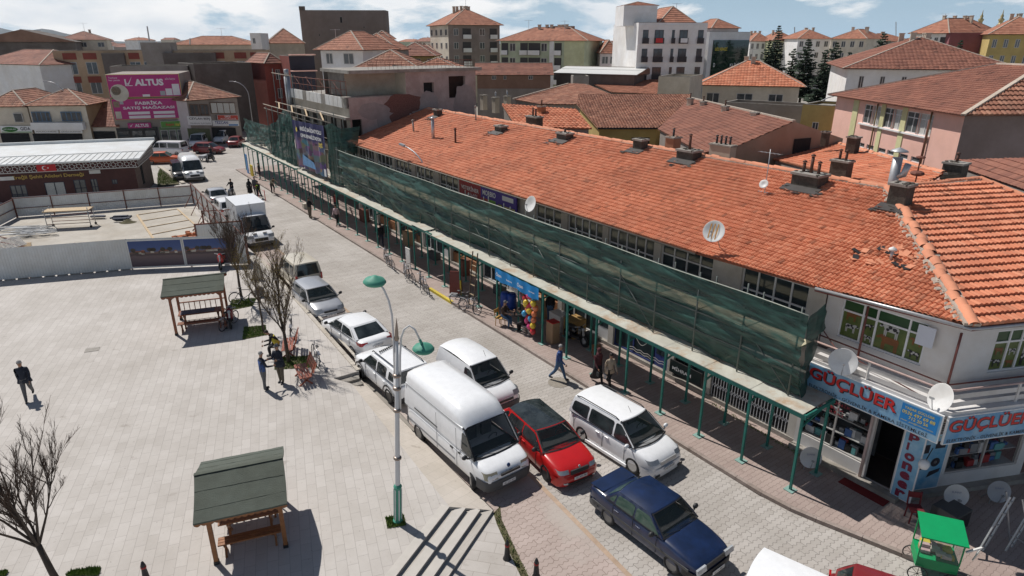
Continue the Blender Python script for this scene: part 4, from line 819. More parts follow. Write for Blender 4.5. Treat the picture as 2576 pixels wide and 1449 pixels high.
# hanging banner
bt=thing('hanging_banner','tall dark blue printed banner hanging between two green nets over the canopy','banner',S(50.4,1.3,3.5))
def bannermat():
 m=bpy.data.materials.new('banner_print'); m.use_nodes=True; t=m.node_tree; b=t.nodes['Principled BSDF']; k=t.links.new; b.inputs['Roughness'].default_value=.5
 tc=t.nodes.new('ShaderNodeTexCoord'); sp=t.nodes.new('ShaderNodeSeparateXYZ'); k(tc.outputs['Generated'],sp.inputs[0])
 mp=t.nodes.new('ShaderNodeMapping'); mp.inputs['Scale'].default_value=(3.2,3.2,5.5); k(tc.outputs['Generated'],mp.inputs[0])
 v=t.nodes.new('ShaderNodeTexVoronoi'); v.distance='CHEBYCHEV'; v.inputs['Scale'].default_value=1.6; k(mp.outputs[0],v.inputs[0])
 hs=t.nodes.new('ShaderNodeMixRGB'); hs.inputs[0].default_value=.72; k(v.outputs['Color'],hs.inputs[1]); hs.inputs[2].default_value=(.11,.085,.12,1)
 dk=t.nodes.new('ShaderNodeMixRGB'); dk.blend_type='MULTIPLY'; dk.inputs[0].default_value=1; k(hs.outputs[0],dk.inputs[1]); dk.inputs[2].default_value=(.72,.62,.72,1)
 n=t.nodes.new('ShaderNodeTexNoise'); n.inputs['Scale'].default_value=6; k(tc.outputs['Generated'],n.inputs[0])
 ad=t.nodes.new('ShaderNodeMath'); ad.operation='MULTIPLY_ADD'; k(n.outputs['Fac'],ad.inputs[0]); ad.inputs[1].default_value=.3; k(sp.outputs[2],ad.inputs[2])
 r=t.nodes.new('ShaderNodeMapRange'); r.inputs[1].default_value=.72; r.inputs[2].default_value=.8; k(ad.outputs[0],r.inputs[0])
 mx=t.nodes.new('ShaderNodeMixRGB'); k(r.outputs[0],mx.inputs[0]); k(dk.outputs[0],mx.inputs[1]); mx.inputs[2].default_value=(.028,.03,.115,1); k(mx.outputs[0],b.inputs['Base Color']); return m
P=[[S(50.5-8.2*i/40,1.24+.09*math.sin(i*.9)+.05*math.sin(i*2.3+j*.3),3.45-.0+(7.45+.25*i/40-3.45)*j/14) for j in range(15)] for i in range(41)]
m=MB(); m.grid(P); m.build('cloth',bannermat(),bt,True)
tu=-ux; O=S(49.9,1.08,6.75); tl=(tu+UP*.03).normalized()
m=MB(); text(m,'EREĞLİ BAĞDATYOLU',O+tl*1.9,tl,UP,5.4,.42,M_sw,.03); m.build('lettering',M_sw,bt,True)
m=MB(); text(m,'CEPHE REHABİLİTASYON',O+tl*1.9-UP*.55,tl,UP,5.2,.38,M_sw,.03); m.build('lettering',M_sw,bt,True)
m=MB(); text(m,'İŞİ',O+tl*6.4-UP*1.1,tl,UP,.9,.45,M_sy,.04); m.build('lettering',M_sy,bt,True)
m=MB(); m.mesh([O+tl*.55+tl*(.28*math.cos(k*.6283))*(1 if k%2 else .6)+UP*(.28*math.sin(k*.6283)*(1 if k%2 else .6)+.0)-NN*-.0+tl*.3 for k in range(10)],[tuple(range(10))],M_sy); m.build('emblem',M_sy,bt,True)
m=MB(); m.poly([S(42.9,1.1,3.6),S(42.45,1.1,3.6),S(42.45,1.1,4.2),S(42.9,1.1,4.2)]); m.build('corner_patch',M_sw,bt,True)
m=MB(); m.poly([S(48.4,1.12,3.75),S(44.9,1.12,3.8),S(45.4,1.12,4.35),S(48.2,1.12,4.7)]); m.build('printed_water',mat('print_light_blue',(.12,.28,.5),.5,.3,2),bt,True)
# tubes of the tall scaffold
ts=thing('scaffold','tall tube scaffold above the banner along the half demolished building','scaffolding',S(52,2,3.1)); M_pt=mat('weathered_tube',(.3,.25,.2),.7,.3,3)
for i in range(10):
 s=41.6+i*2.0
 for n,zt_ in ((1.5,8.1 if 3<i<9 else 7.9),(2.6,8.6 if i%2 else 8.3)):m=MB(); m.tube([S(s,n,3.2),S(s,n,zt_+(2.9 if (n>2 and i>5) else 0))],.035,6); m.build('standard',M_tube,ts,True)
for z,n,a,c in ((8.0,1.5,41.5,60.5),(7.6,1.55,41.5,60.5),(8.2,2.6,41.5,60),(6.2,2.6,41.5,60),(5.2,2.6,41.5,60),(11.0,2.6,53,60)):m=MB(); m.tube([S(a,n,z),S(c,n,z+.1)],.04,6); m.build('ledger',M_pt,ts,True)
for s in (43,47,51,55):m=MB(); m.bar(S(s,1.5,8.05),S(s+3.8,2.6,8.3),.12,.05); m.build('plank',M_paleW,ts,True)
# sheet pieces and rubble lying on the far canopy
rn=random.Random(3); rb=thing('debris','heap of rubble and boards on the far end of the canopy','debris',S(64,2.4,3.3)); m=MB()
for i in range(60):
 p=S(rn.uniform(59.5,69),rn.uniform(2.0,3.3),rn.uniform(3.4,4.6)); a=rn.uniform(0,3); m.obox(p,V3(math.cos(a),math.sin(a),rn.uniform(-.2,.2))*rn.uniform(.1,.7),V3(-math.sin(a),math.cos(a),0)*.12,UP*.05)
m.build('boards',mat('grey_boards',(.25,.23,.2),.9,.4,3),rb,True)
# ================= half demolished building =================
dm=thing('half_demolished_building','half stripped concrete building with peeling pink plaster and empty window openings','building',S(52,8)); M_pk=mat('peeling_pink_plaster',(.45,.37,.345),.9,.08,.6,.2,20,stains=.25,sscale=.7); M_bge=mat('stained_beige_wall',(.5,.45,.37),.9,.1,.5,stains=.3,sscale=.4); M_conc2=mat('rough_concrete',(.2,.18,.165),.95,.2,1,.5,10,stains=.3)
m=MB(); u_=NN
wall_open(m,S(42.6,3.6),NN,5.2,3,9.72,[(.15,1.0,5.9,8.0)],.3,M_pk,nrm=DD)
wall_open(m,S(42.6,8.8),NN,7.0,5,11.6,[(.5+1.2,1.5+1.2,9.85,10.7),(4.2,5.9,9.3,11.15)],.35,M_pk,nrm=DD)
m.poly([S(42.6,8.8,5),S(42.6,7.3,5),S(42.6,7.3,9.72),S(42.6,8.8,9.72)],M_pk)
# upper beige block set back
m.poly([S(44.6,4.2,9.7),S(44.6,8.8,9.7),S(44.6,8.8,11.6),S(44.6,4.2,11.6)],M_bge); m.poly([S(44.6,8.8,9.7),S(42.6,8.8,9.7),S(42.6,8.8,11.6),S(44.6,8.8,11.6)],M_bge); m.poly([S(44.6,4.2,9.7),S(44.6,4.2,11.6),S(48.5,4.2,11.6),S(48.5,4.2,9.7)],M_conc2)
m.poly([S(42.6,15.8,5),S(60,15.8,5),S(60,15.8,11.6),S(42.6,15.8,11.6)],M_conc2); m.poly([S(49,4,5),S(49,15.8,5),S(49,15.8,11.6),S(49,4,11.6)],M_conc2)
# street facade
fo_=[(.8+i*2.35,2.15+i*2.35,5.6,7.9) for i in range(6)]
wall_open(m,S(42.6,3.6),ux,15.5,3,9.0,fo_,.5,M_bge,M_conc2,nrm=-NN)
m.poly([S(42.7,4.6,3),S(58,4.6,3),S(58,4.6,9),S(42.7,4.6,9)],M_dark)
m.poly([S(42.6,3.6,9.72),S(42.6,8.8,9.72),S(58.1,8.8,9.4),S(58.1,3.6,9.3)],M_conc)
for z in (8.1,):m.obox(S(50.3,3.4,z),ux*7.8,NN*.22,UP*.1,M_conc)
m.obox(S(45.6,10,11.72),ux*3.3,NN*6.3,UP*.13,M_conc); m.obox(S(43.1,5.9,9.72),ux*.45,NN*2.6,UP*.07,M_conc)
m.poly([S(58.1,3.6,3),S(58.1,15,3),S(58.1,15,9.3),S(58.1,3.6,9.3)],M_conc2)
m.build('wall',M_pk,dm,True)
# parapet panels with railings above
m=MB()
for i in range(15):m.obox(S(43.2+i,3.5,9.3),ux*.46,NN*.05,UP*.42,M_white if i%5 else M_conc)
m.obox(S(50.3,3.52,9.3),ux*7.7,NN*.03,UP*.4,M_conc2); m.build('balcony_parapet',M_white,dm,True)
m=MB();
for i in range(13):m.tube([S(43.4+i*1.2,3.8,9.6),S(43.4+i*1.2,3.8,11.0-.15*(i>8))],.025,5)
m.tube([S(43.4,3.8,10.95),S(57.8,3.8,10.8)],.03,5); m.tube([S(43.4,3.8,10.3),S(57.8,3.8,10.2)],.02,5)
for i in range(4):m.tube([S(44+i*3.4,3.8,9.6),S(46.6+i*3.4,3.8,10.95)],.02,5)
m.build('rusty_railing',M_rust,dm,True)
m=MB()
for i in range(28):m.tube([S(42.8,5.6+i*.38,11.85),S(42.8,5.6+i*.38,12.55)],.012,4);
m.tube([S(42.8,5.6,12.55),S(42.8,15.6,12.5)],.02,5); m.tube([S(42.8,5.6,12.2),S(42.8,15.6,12.2)],.015,5)
for i in range(24):m.tube([S(42.8+i*.4,15.7,11.85),S(42.8+i*.4,15.7,12.5)],.012,4)
m.build('roof_railing',M_rust,dm,True)
# bare brick patches where plaster has fallen
def blob(cx_,cz,rx_,rz_,seed,s=42.6,e=.012):
 return [S(s-e,cx_+rx_*math.cos(t)*(1+.35*noise.noise(Vector((math.cos(t)*1.5,math.sin(t)*1.5,seed)))),cz+rz_*math.sin(t)*(1+.4*noise.noise(Vector((math.cos(t)*1.8,math.sin(t)*1.8,seed+3))))) for t in [i*math.pi/14 for i in range(28)]]
M_bk2=mat('exposed_brick',(.17,.08,.065),.95,.4,14,.8,30); M_gp=mat('grey_undercoat',(.31,.275,.26),.95,.12,1.5)
for nm,args,mm in (('bare_brick',(8.6,9.0,1.9,.8,2),M_bk2),('bare_brick',(8.3,7.7,1.1,1.0,7),M_bk2),('fallen_plaster',(5.6,8.6,1.3,.65,9),M_gp),('fallen_plaster',(6.7,7.8,.8,1.2,4),M_gp),('fallen_plaster',(10.9,8.9,.9,1.0,12),M_gp),('fallen_plaster',(14.6,8.9,1.15,1.6,15),M_gp)):
 m=MB(); pts=blob(*args,e=.012+(.006 if nm=='bare_brick' else 0)+.001*args[4]); m.poly(pts[::-1]); m.build(nm,mm,dm,True)
m=MB(); m.tube([S(42.4,9.0,7.0),S(42.4,9.0,8.2)],.07,8); m.build('pipe',M_white,dm,True)
m=MB(); m.tube([S(57.5,3.3,7.0),S(57.5,3.3,10.8)],.3,12); m.tube([S(57.5,3.3,10.8),S(57.5,3.3,11.5)],.22,10); m.build('steel_flue',M_steel,dm,True)
for a,c in ((10.5,11.5),(13.0,14.7)):
 pass
m=MB(); m.poly([S(43.05,10.4,9.8),S(43.05,11.6,9.8),S(43.05,11.6,10.75),S(43.05,10.4,10.75)],M_dark); m.poly([S(43.05,12.9,9.2),S(43.05,14.8,9.2),S(43.05,14.8,11.2),S(43.05,12.9,11.2)],mat('dark_brown_void',(.035,.018,.012),.9,.3)); m.build('opening_backing',M_dark,dm,True)
# curved street lamp rising through the net in front of the facade, and others
def streetlamp(label,base,h,arm,r_=.05,lamp=True,mm=M_steel,head=.28):
 t=thing('street_lamp',label,'street lamp',base,0,'curved grey street lamps'); m=MB(); b_=Vector(base); A_=Vector(arm); pts=[b_,b_+UP*(h*.75)]+[b_+UP*(h*.75+h*.25*math.sin(k*math.pi/12))+A_*(1-math.cos(k*math.pi/12)) for k in range(1,7)]
 m.tube(pts,[r_*1.3]+[r_]*(len(pts)-3)+[r_*.8,r_*.7],8); m.build('pole',mm,t,True)
 m=MB(); e=pts[-1]+A_.normalized()*head*.8; d=A_.normalized(); m.obox(e,d*head,d.cross(UP)*.1,UP*.05,M_dg); m.obox(e+UP*.05-d*.02,d*head*.9,d.cross(UP)*.07,UP*.03,mm); m.build('lamp_head',mm,t,True); return t
p=onN(1075,560,3.3); streetlamp('grey curved street lamp rising through the net at the upper windows',V3(p.x,p.y,2.9),onN(1070,410,3.3)[2]-2.9+.55,onN(1020,378,2.9)-onN(1070,400,3.3)+UP*0,.045)
# ================= vehicles =================
def paint(name,col,rough=.28,coat=.6,flake=0.0):return mat(name,col,rough,.05,4,spec=.5,coat=coat,metal=flake)
P_white=paint('white_car_paint',(.84,.85,.86)); P_red=paint('red_car_paint',(.5,.012,.012)); P_navy=mat('dusty_navy_car_paint',(.008,.022,.075),.34,.15,3,coat=.5,stains=.3,sscale=2); P_silver=paint('silver_car_paint',(.5,.51,.53),.3,.6,.5); P_beige=paint('beige_car_paint',(.58,.53,.43),.4); P_orange=paint('orange_car_paint',(.6,.11,.03),.4); P_dred=paint('dark_red_car_paint',(.2,.015,.02),.35); P_black=paint('black_car_paint',(.012,.013,.015),.25); P_grey=paint('grey_car_paint',(.2,.21,.22),.3)
M_cglass=glassmat('car_glass',(.006,.009,.01),.04,.4,1.6,(.05,.062,.066)); M_cglass2=glassmat('car_glass_green',(.03,.06,.05),.06,tint2=(.09,.14,.11)); M_clear=mat('windscreen_glass',(.02,.03,.03),.03,.1,2,spec=.8,alpha=.42); M_seat=mat('car_seat',(.11,.105,.1),.9,.2); M_dash=mat('dashboard',(.05,.05,.05),.8,.2); M_tyre=mat('tyre_rubber',(.02,.02,.021),.85,.2); M_rim=mat('alloy_rim',(.42,.43,.44),.3,.05,metal=.7); M_rimd=mat('dark_alloy_rim',(.06,.06,.065),.35,.1,metal=.5); M_hub=mat('dusty_steel_wheel',(.2,.19,.18),.6,.2); M_trim=mat('black_trim',(.025,.025,.027),.55,.1); M_gtrim=mat('grey_bumper',(.07,.072,.075),.6,.1)  # M_cglass: paler blotches in the colour imitate mottled reflections
M_head=mat('headlight_glass',(.4,.42,.44),.12,.2,8,coat=.8); M_headY=mat('yellowed_headlight',(.35,.33,.24),.2,.2,8,coat=.5); M_tail=mat('taillight_red',(.4,.01,.015),.15,.1,coat=.8); M_plate=mat('number_plate',(.7,.7,.7),.5,.05); M_seam=mat('panel_gap',(.03,.03,.03),.8,.1); M_seamW=mat('pale_panel_gap',(.28,.28,.29),.8,.1)
def lerp(a,b,t):return a+(b-a)*t
def interp(tab,x):
 if x<=tab[0][0]:return tab[0][1]
 for (a,p),(b,q) in zip(tab,tab[1:]):
  if x<=b:return lerp(p,q,(x-a)/(b-a))
 return tab[-1][1]
def make_wheel(R_,wd,rimm,kind,parent,x,y,turn=0):
 sgn=1 if y>0 else -1; Mx=Matrix.Translation((x,y,R_))@Matrix.Rotation(turn,4,'Z')@Matrix.Rotation(-sgn*math.pi/2,4,'X')
 w=MB(); r=R_
 w.lathe([(r*.66,-wd/2),(r*.9,-wd/2),(r,-wd*.32),(r,wd*.32),(r*.9,wd/2),(r*.68,wd/2),(r*.66,wd*.3)],24,M_tyre,Mx); w.build('tyre',M_tyre,None)
 ty=COL.objects[-1]; wo=thing_part('wheel',parent); ty.parent=wo
 m=MB(); m.lathe([(r*.67,wd*.42),(r*.62,wd*.42),(r*.58,wd*.2),(0,wd*.16)],20,M_trim if kind!='steel' else rimm,Mx,smooth=False)
 if kind=='steel':
  m.lathe([(r*.5,wd*.3),(r*.42,wd*.36),(r*.3,wd*.3),(r*.14,wd*.34),(0,wd*.36)],16,rimm,Mx)
  for k in range(8):
   a=k*math.pi/4; m.poly([Mx@V3(math.cos(a+t)*r*q,math.sin(a+t)*r*q,wd*.375) for t,q in ((-.1,.34),(.1,.34),(.1,.41),(-.1,.41))],M_trim)
 else:
  n=kind
  for k in range(n):
   a=2*math.pi*k/n; pts=[(a-.16,r*.12),(a-.1,r*.64),(a+.1,r*.64),(a+.16,r*.12)]
   m.poly([Mx@V3(math.cos(t)*q,math.sin(t)*q,wd*(.36 if q<r*.3 else .44)) for t,q in pts],rimm)
  m.lathe([(r*.17,wd*.3),(r*.15,wd*.38),(0,wd*.4)],12,rimm,Mx)
  m.lathe([(r*.68,wd*.4),(r*.67,wd*.46),(r*.61,wd*.44)],20,rimm,Mx)
 m.build('rim',rimm,wo)
def thing_part(name,parent):
 o=bpy.data.objects.new(name,None); COL.objects.link(o); o.parent=parent; o.empty_display_size=.05; return o
def boolcut(o,cutters,mm):
 c=MB()
 for x,z,r,y0,y1 in cutters:
  M=Matrix.Translation((x,0,z))@Matrix.Rotation(math.pi/2,4,'X'); n=24
  vs=[M@V3(r*math.cos(2*math.pi*k/n),r*math.sin(2*math.pi*k/n),yy) for yy in (-y1,-y0) for k in range(n)]
  c.mesh(vs,[tuple(range(n-1,-1,-1)),tuple(range(n,2*n))]+[(k,(k+1)%n,n+(k+1)%n,n+k) for k in range(n)],mm)
 co_=c.build('cut',mm); bm=bmesh.new(); bm.from_mesh(co_.data); bmesh.ops.recalc_face_normals(bm,faces=bm.faces); bm.to_mesh(co_.data); bm.free()
 md=o.modifiers.new('b','BOOLEAN'); md.operation='DIFFERENCE'; md.solver='EXACT'; md.object=co_
 try:md.material_mode='TRANSFER'
 except Exception:pass
 bpy.context.view_layer.update(); me=bpy.data.meshes.new_from_object(o.evaluated_get(bpy.context.evaluated_depsgraph_get()),preserve_all_data_layers=False)
 old=o.data; o.modifiers.clear(); o.data=me; bpy.data.objects.remove(co_); return o
def car(label,name,cat,P,heading,L,W,paintm,top,belt=None,wb=(0,0),Rw=.31,cabin=None,gl=M_cglass,clear=.2,bumper=None,rim=M_rim,spokes=5,lights='modern',side=None,roofm=None,cap=None,rails=None,glassroof=False,plate=None,grille=None,handles=True,mirrors=M_trim,sill=None,seam=None,tumble=.16,group=None,detail=2,rearwin=True,cladding=False,rake=.0,turn=0,rearlamps=None,letters=None,hl=M_head,roofcrown=.05,bodyside=None,tilt=0):
 """x forward. top: [(x,z)] body upper line (bonnet/belt/boot); cabin: dict xa0,xa1 windscreen foot/head; xd0,xd1 rear window foot/head; zb belt; zr roof edge"""
 t=thing(name,label,cat,P,heading,group); W2=W/2; h=L/2; seam=seam or M_seam
 sm=MB(); xs=[h,h-.04,h-.16,h-.4]+[lerp(h-.75,-h+.75,i/9) for i in range(10)]+[-h+.4,-h+.16,-h+.04,-h]; rows=[]
 for x in xs:
  e=max(0,(abs(x)-(h-.75))/.75); wx=W2*(1-.17*e**2.6-.08*(e>.97)); zt_=interp(sorted(top),x); zb=clear+(.0 if e<.5 else .06*(e-.5));
  inset=.0 if e<.9 else .03
  zm=lerp(zb,zt_,.5); dz=zt_-zb
  if e>.97:zt_-=.05;
  half=[(0,zt_+.03*(1-e*.5)),(wx*.5,zt_+.025),(wx*.82,zt_),(wx*.93,zt_-.035),(wx*.985,zt_-.12),(wx,zm+dz*.12),(wx*1.0,zm-dz*.12),(wx*.985,zb+dz*.16),(wx*.94,zb+.02),(wx*.85,zb),(0,zb)]
  ring=[V3(x,y,z) for y,z in half]+[V3(x,-y,z) for y,z in half[-2:0:-1]]; rows.append(ring)
 n=len(rows[0]); vs=[p for r in rows for p in r]; fs=[]
 for i in range(len(rows)-1):
  for k in range(n):a=i*n+k; b=i*n+(k+1)%n; fs.append((a,b,b+n,a+n))
 fs.append(tuple(range(n-1,-1,-1))); fs.append(tuple((len(rows)-1)*n+k for k in range(n)))
 sm.mesh(vs,fs,paintm,True); bo=sm.build('body',paintm,t); bm=bmesh.new(); bm.from_mesh(bo.data); bmesh.ops.recalc_face_normals(bm,faces=bm.faces); bm.to_mesh(bo.data); bm.free()
 if detail>0:md=bo.modifiers.new('s','SUBSURF'); md.levels=1; md.render_levels=1
 if detail>0:boolcut(bo,[(wx_,Rw,Rw*1.17,y0,y1) for wx_ in wb for y0,y1 in ((W2-.3,W2+.3),(-W2-.3,-W2+.3))],M_black)
 for p in bo.data.polygons:p.use_smooth=True
 try:bo.data.set_sharp_from_angle(angle=R(38))
 except Exception:pass
 # cabin
 c=cabin; zb,zr=c['zb'],c['zr']; xa0,xa1,xd0,xd1=c['xa0'],c['xa1'],c['xd0'],c['xd1']; wb_=W2*.965; wr=W2-tumble; bf=c.get('bf',.1); br_=c.get('br',.05)
 def sideP(x,z,s,off=0.0):
  v=(z-zb)/(zr-zb); y=lerp(wb_,wr,v)+.02*math.sin(math.pi*min(1,max(0,v))); return V3(x,s*(y+off),z)
 def frontP(u,v,off=0.0):
  w_=lerp(wb_,wr,v); return V3(lerp(xa0,xa1,v)-bf*u*u*(1-.3*v)+off*.9,u*(w_),lerp(zb,zr,v)+off*.5+roofcrown*.9*(1-u*u)*v)
 def rearP(u,v,off=0.0):
  w_=lerp(wb_,wr,v); return V3(lerp(xd0,xd1,v)+br_*u*u-off*.9,u*w_,lerp(zb,zr,v)+off*.4+roofcrown*.9*(1-u*u)*v)
 m=MB(); U=[-1+2*i/8 for i in range(9)]; Vv=[i/6 for i in range(7)]
 if detail>1:
  for us,vs_ in (((-1,-.93),Vv),((.93,1),Vv),(U,(0,.03)),(U,(.95,1))):m.grid([[frontP(u,v) for v in vs_] for u in us],paintm)
  q=MB(); xw=wb_-.04; q.poly([(xa0-.02-bf,-xw,zb+.02),(xa0-.02-bf,xw,zb+.02),(xd0+.1,xw,zb+.04),(xd0+.1,-xw,zb+.04)],M_black)
  for sx_,n_s in ((xa1-.42,2),(xa1-1.25,3 if xd1<xa1-1.5 else 0)):
   for k_s in range(n_s):y_=(k_s-(n_s-1)/2)*(.62 if n_s==2 else .45); q.obox(V3(sx_,y_,zb+(zr-zb)*.3),V3(.06,0,.0),V3(0,.2,0),UP*(zr-zb)*.3,M_seat); q.obox(V3(sx_-.02,y_,zb+(zr-zb)*.7),V3(.04,0,0),V3(0,.11,0),UP*.08,M_seat)
  q.obox(V3(lerp(xa0,xa1,.25)-.3,0,zb+.04),V3(.22,0,0),V3(0,xw*.95,0),UP*.05,M_dash); q.tube([V3(xa1-.02+.05*math.cos(a_),.33+.17*math.sin(a_),zb+.12+.15*math.cos(a_)) for a_ in [j_*.524 for j_ in range(13)]],.015,5,M_black); q.build('interior',M_black,t)
 else:m.grid([[frontP(u,v) for v in Vv] for u in U],paintm)
 m.grid([[rearP(-u,v) for v in Vv] for u in U],paintm)
 for s in (1,-1):m.grid([[sideP(lerp(lerp(xd0,xd1,v)+br_,lerp(xa0,xa1,v)-bf*(1-.3*v),k/10),lerp(zb,zr,v),s) for v in Vv] for k in range(11)],paintm)
 rowsr=[]
 for k in range(13):
  f=k/12; rr=[]
  for u in U:
   xf=xa1-bf*.7*u*u; xr=xd1+br_*u*u; x=lerp(xr,xf,f); z=zr+roofcrown*(1-u*u)*.9+rake*math.sin(math.pi*f)+.03*math.sin(math.pi*f)**.5*(1-.2*u*u); rr.append(V3(x,u*wr,z if abs(u)<1 else zr+rake*math.sin(math.pi*f)*.9+.004))
  rowsr.append(rr)
 m.grid(rowsr,roofm or paintm); m.build('cabin_shell',paintm,t)
 # windows
 def panel(nm,f,u0,u1,v0,v1,off,mm,par=t,lab=None,nu=8,nv=4):
  q=MB(); q.grid([[f(lerp(u0,u1,i/nu),lerp(v0,v1,j/nv),off) for j in range(nv+1)] for i in range(nu+1)],mm); return q.build(nm,mm,par)
 ws=panel('windscreen',frontP,-.94,.94,.02,.96,.006,M_clear if detail>1 else gl)
 if detail>1:
  q=MB(); q.tube([frontP(.55,.06,.02),frontP(-.1,.16,.02)],.009,4); q.tube([frontP(-.15,.05,.02),frontP(-.7,.14,.02)],.009,4); q.build('wiper',M_black,t)
  q=MB(); [q.grid([[frontP(u,v,.012) for v in vs_] for u in us],M_trim) for us,vs_ in (((-.96,-.9),Vv),((.9,.96),Vv),(U,(0,.05)),(U,(.93,.97)))]; q.build('windscreen_seal',M_trim,t)
 if rearwin:panel('rear_window',rearP,-.82,.82,c.get('rv',.12),.9,.008,gl)
 for poly in (side or []):
  for s in (1,-1):
   q=MB(); pts=poly; k=len(pts); rp=[]
   for i in range(k):
    a,b_,d_=Vector(pts[i-1]),Vector(pts[i]),Vector(pts[(i+1)%k]); l1=min(.05,(a-b_).length*.3); l2=min(.05,(d_-b_).length*.3); rp+=[b_+(a-b_).normalized()*l1,b_+(d_-b_).normalized()*l2]
   vs_=[sideP(p[0],p[1],s,.012) for p in rp]; q.poly(vs_ if s>0 else vs_[::-1],gl); q.build('side_window',gl,t)
 if detail>1 and side:
  x0=min(p[0] for w_ in side for p in w_)-.03; x1=max(p[0] for w_ in side for p in w_)+.03; z0=min(p[1] for w_ in side for p in w_)
  for s in (1,-1):q=MB(); q.grid([[sideP(x,z,s,.008) for z in (z0-.035,z0-.005)] for x in (x0,x1)],M_trim,False); q.build('window_strip',M_trim,t)
  # door seams, handles, mirrors
 def bodyY(x):e=max(0,(abs(x)-(h-.75))/.75); return W2*(1-.17*e**2.6)
 if seam and detail>0:
  for x,z0,z1 in (c.get('seams') or []):
   for s in (1,-1):q=MB(); y=bodyY(x)*1.0; q.box(x-.006,x+.006,s*y-.006,s*y+.004,z0,z1,seam); q.build('door_gap',seam,t)
 if handles and detail>1:
  for x in (c.get('handles') or []):
   for s in (1,-1):q=MB(); q.box(x-.09,x+.09,s*bodyY(x)*.995-.025,s*bodyY(x)*.995+.025,zb-.17,zb-.14,paintm); q.build('door_handle',paintm if handles is True else handles,t)
 if detail>0:
  for s in (1,-1):
   q=MB(); mxx=xa0-.32; b_=sideP(mxx,zb+.02,s); q.bar(b_,b_+V3(0,s*.12,.04),.05,.04,M_trim); q.mesh(*ellip(b_+V3(-.02,s*.19,.1),.07,.11,.085),mirrors,True); q.build('mirror',mirrors,t)
 for x in wb:
  for s in (1,-1):make_wheel(Rw,.21,rim,spokes,t,x,s*(W2-.1),turn if x>0 else 0)
  # front and rear ends
 fx=lambda y:h-.17*0-.0
 def nose(y,z0,z1,nm,mm,y0,y1,sx=1,off=.012,nseg=6):
  q=MB(); P=[]
  for i in range(nseg+1):
   yy=lerp(y0,y1,i/nseg)
   # find body x at this y: invert plan curve
   wfrac=min(1,abs(yy)/W2); e=0
   if wfrac>.75:e=1-((max(0,1-wfrac))/.25)**.5*.999
   xx=h-(.0 if wfrac<.6 else .09*((wfrac-.6)/.4)**1.5*1.6)
   xx=h+off-.30*max(0,wfrac-.78)**1.1*3.0 if wfrac>.78 else h+off
   P.append([V3(sx*(xx-(.05*(k==1))),yy,z) for k,z in ((0,z0),(1,z1))])
  q.grid(P,mm,False); return q.build(nm,mm,t)
 tz=interp(sorted(top),h-.1); tr=interp(sorted(top),-h+.1)
 return t,dict(h=h,W2=W2,nose=nose,tz=tz,tr=tr,sideP=sideP,frontP=frontP,rearP=rearP,bodyY=bodyY,wr=wr)
def ellip(c,a,b,d,n=8,k=6):
 vs=[]; fs=[]
 for i in range(k+1):
  t=math.pi*i/k
  for j in range(n):p=2*math.pi*j/n; vs.append(V3(c.x+a*math.sin(t)*math.cos(p),c.y+b*math.sin(t)*math.sin(p),c.z+d*math.cos(t)))
 for i in range(k):
  for j in range(n):fs.append((i*n+j,i*n+(j+1)%n,(i+1)*n+(j+1)%n,(i+1)*n+j))
 return vs,fs
def front_box(t,nm,mm,x,y0,y1,z0,z1,dx_=.04,taper=0):
 m=MB(); m.mesh([(x,y0,z0),(x,y1,z0),(x-taper,y1,z1),(x-taper,y0,z1),(x-dx_,y0,z0),(x-dx_,y1,z0),(x-dx_-taper,y1,z1),(x-dx_-taper,y0,z1)],[(0,1,2,3),(7,6,5,4),(0,4,5,1),(3,2,6,7),(1,5,6,2),(0,3,7,4)],mm); return m.build(nm,mm,t)
def wrap(t,nm,mm,x,yin,yout,z0,z1,back=.22,s=1,sx=1,taper=.05,off=.012,W2=.85,thick=.02):
 """lamp or bumper corner wrapping from the nose round to the side"""
 m=MB(); P=[(x+off,yin),(x+off-.02,lerp(yin,yout,.55)),(x-.06,lerp(yin,yout,.86)),(x-.14,yout-.0),(x-.14-back,yout+.012)]
 m.grid([[V3(sx*(a-(taper*(k==1))),s*b,z) for k,z in ((0,z0),(1,z1))] for a,b in P],mm,True); return m.build(nm,mm,t)
def band(t,nm,mm,h,W2,z0,z1,sx=1,back=.5,off=.02,top_in=.03):
 m=MB(); P=[]
 for y in [-1,-.97,-.88,-.7,-.4,0,.4,.7,.88,.97,1]:
  a=abs(y); xx=h+off-.03*a*a-(.16*max(0,(a-.6)/.4)**2.2); P.append((xx,y*W2*.96))
 P=[(h-back,-W2*1.008)]+P+[(h-back,W2*1.008)]
 m.grid([[V3(sx*(x-top_in*(k==0)),y,z) for k,z in ((0,z0),(1,lerp(z0,z1,.35)),(1,lerp(z0,z1,.8)),(0,z1))] for x,y in P],mm,True); return m.build(nm,mm,t)
def plate(t,h,z,sx=1,txt='42',y=0,off=.03,rearoff=0):
 m=MB(); x=sx*(h+off); m.box(min(x,x+sx*.012),max(x,x+sx*.012),y-.26,y+.26,z-.055,z+.055,M_plate); u=V3(0,1*sx,0); text(m,txt,V3(x+sx*.012,y-sx*.2,z-.035),u,UP,.42,.075,M_black,0,off=.003); m.build('number_plate',M_plate,t)
HD=-55
def put(x,y,dxy=None):g=G(x,y); return g
# geometry of the street direction for headings
A0=math.radians(HD)
# ---- white high roof van (nearest) ----
def midpt(pf,pr,side,W,wbx):
 a,b=G(*pf),G(*pr); d=(a-b).normalized(); p=V3(-d.y,d.x,0)*side; c=(a+b)/2+p*(W/2-.1)*-1; ang=math.atan2(d.y,d.x); c-=d*(sum(wbx)/2); return V3(c.x,c.y,0),ang
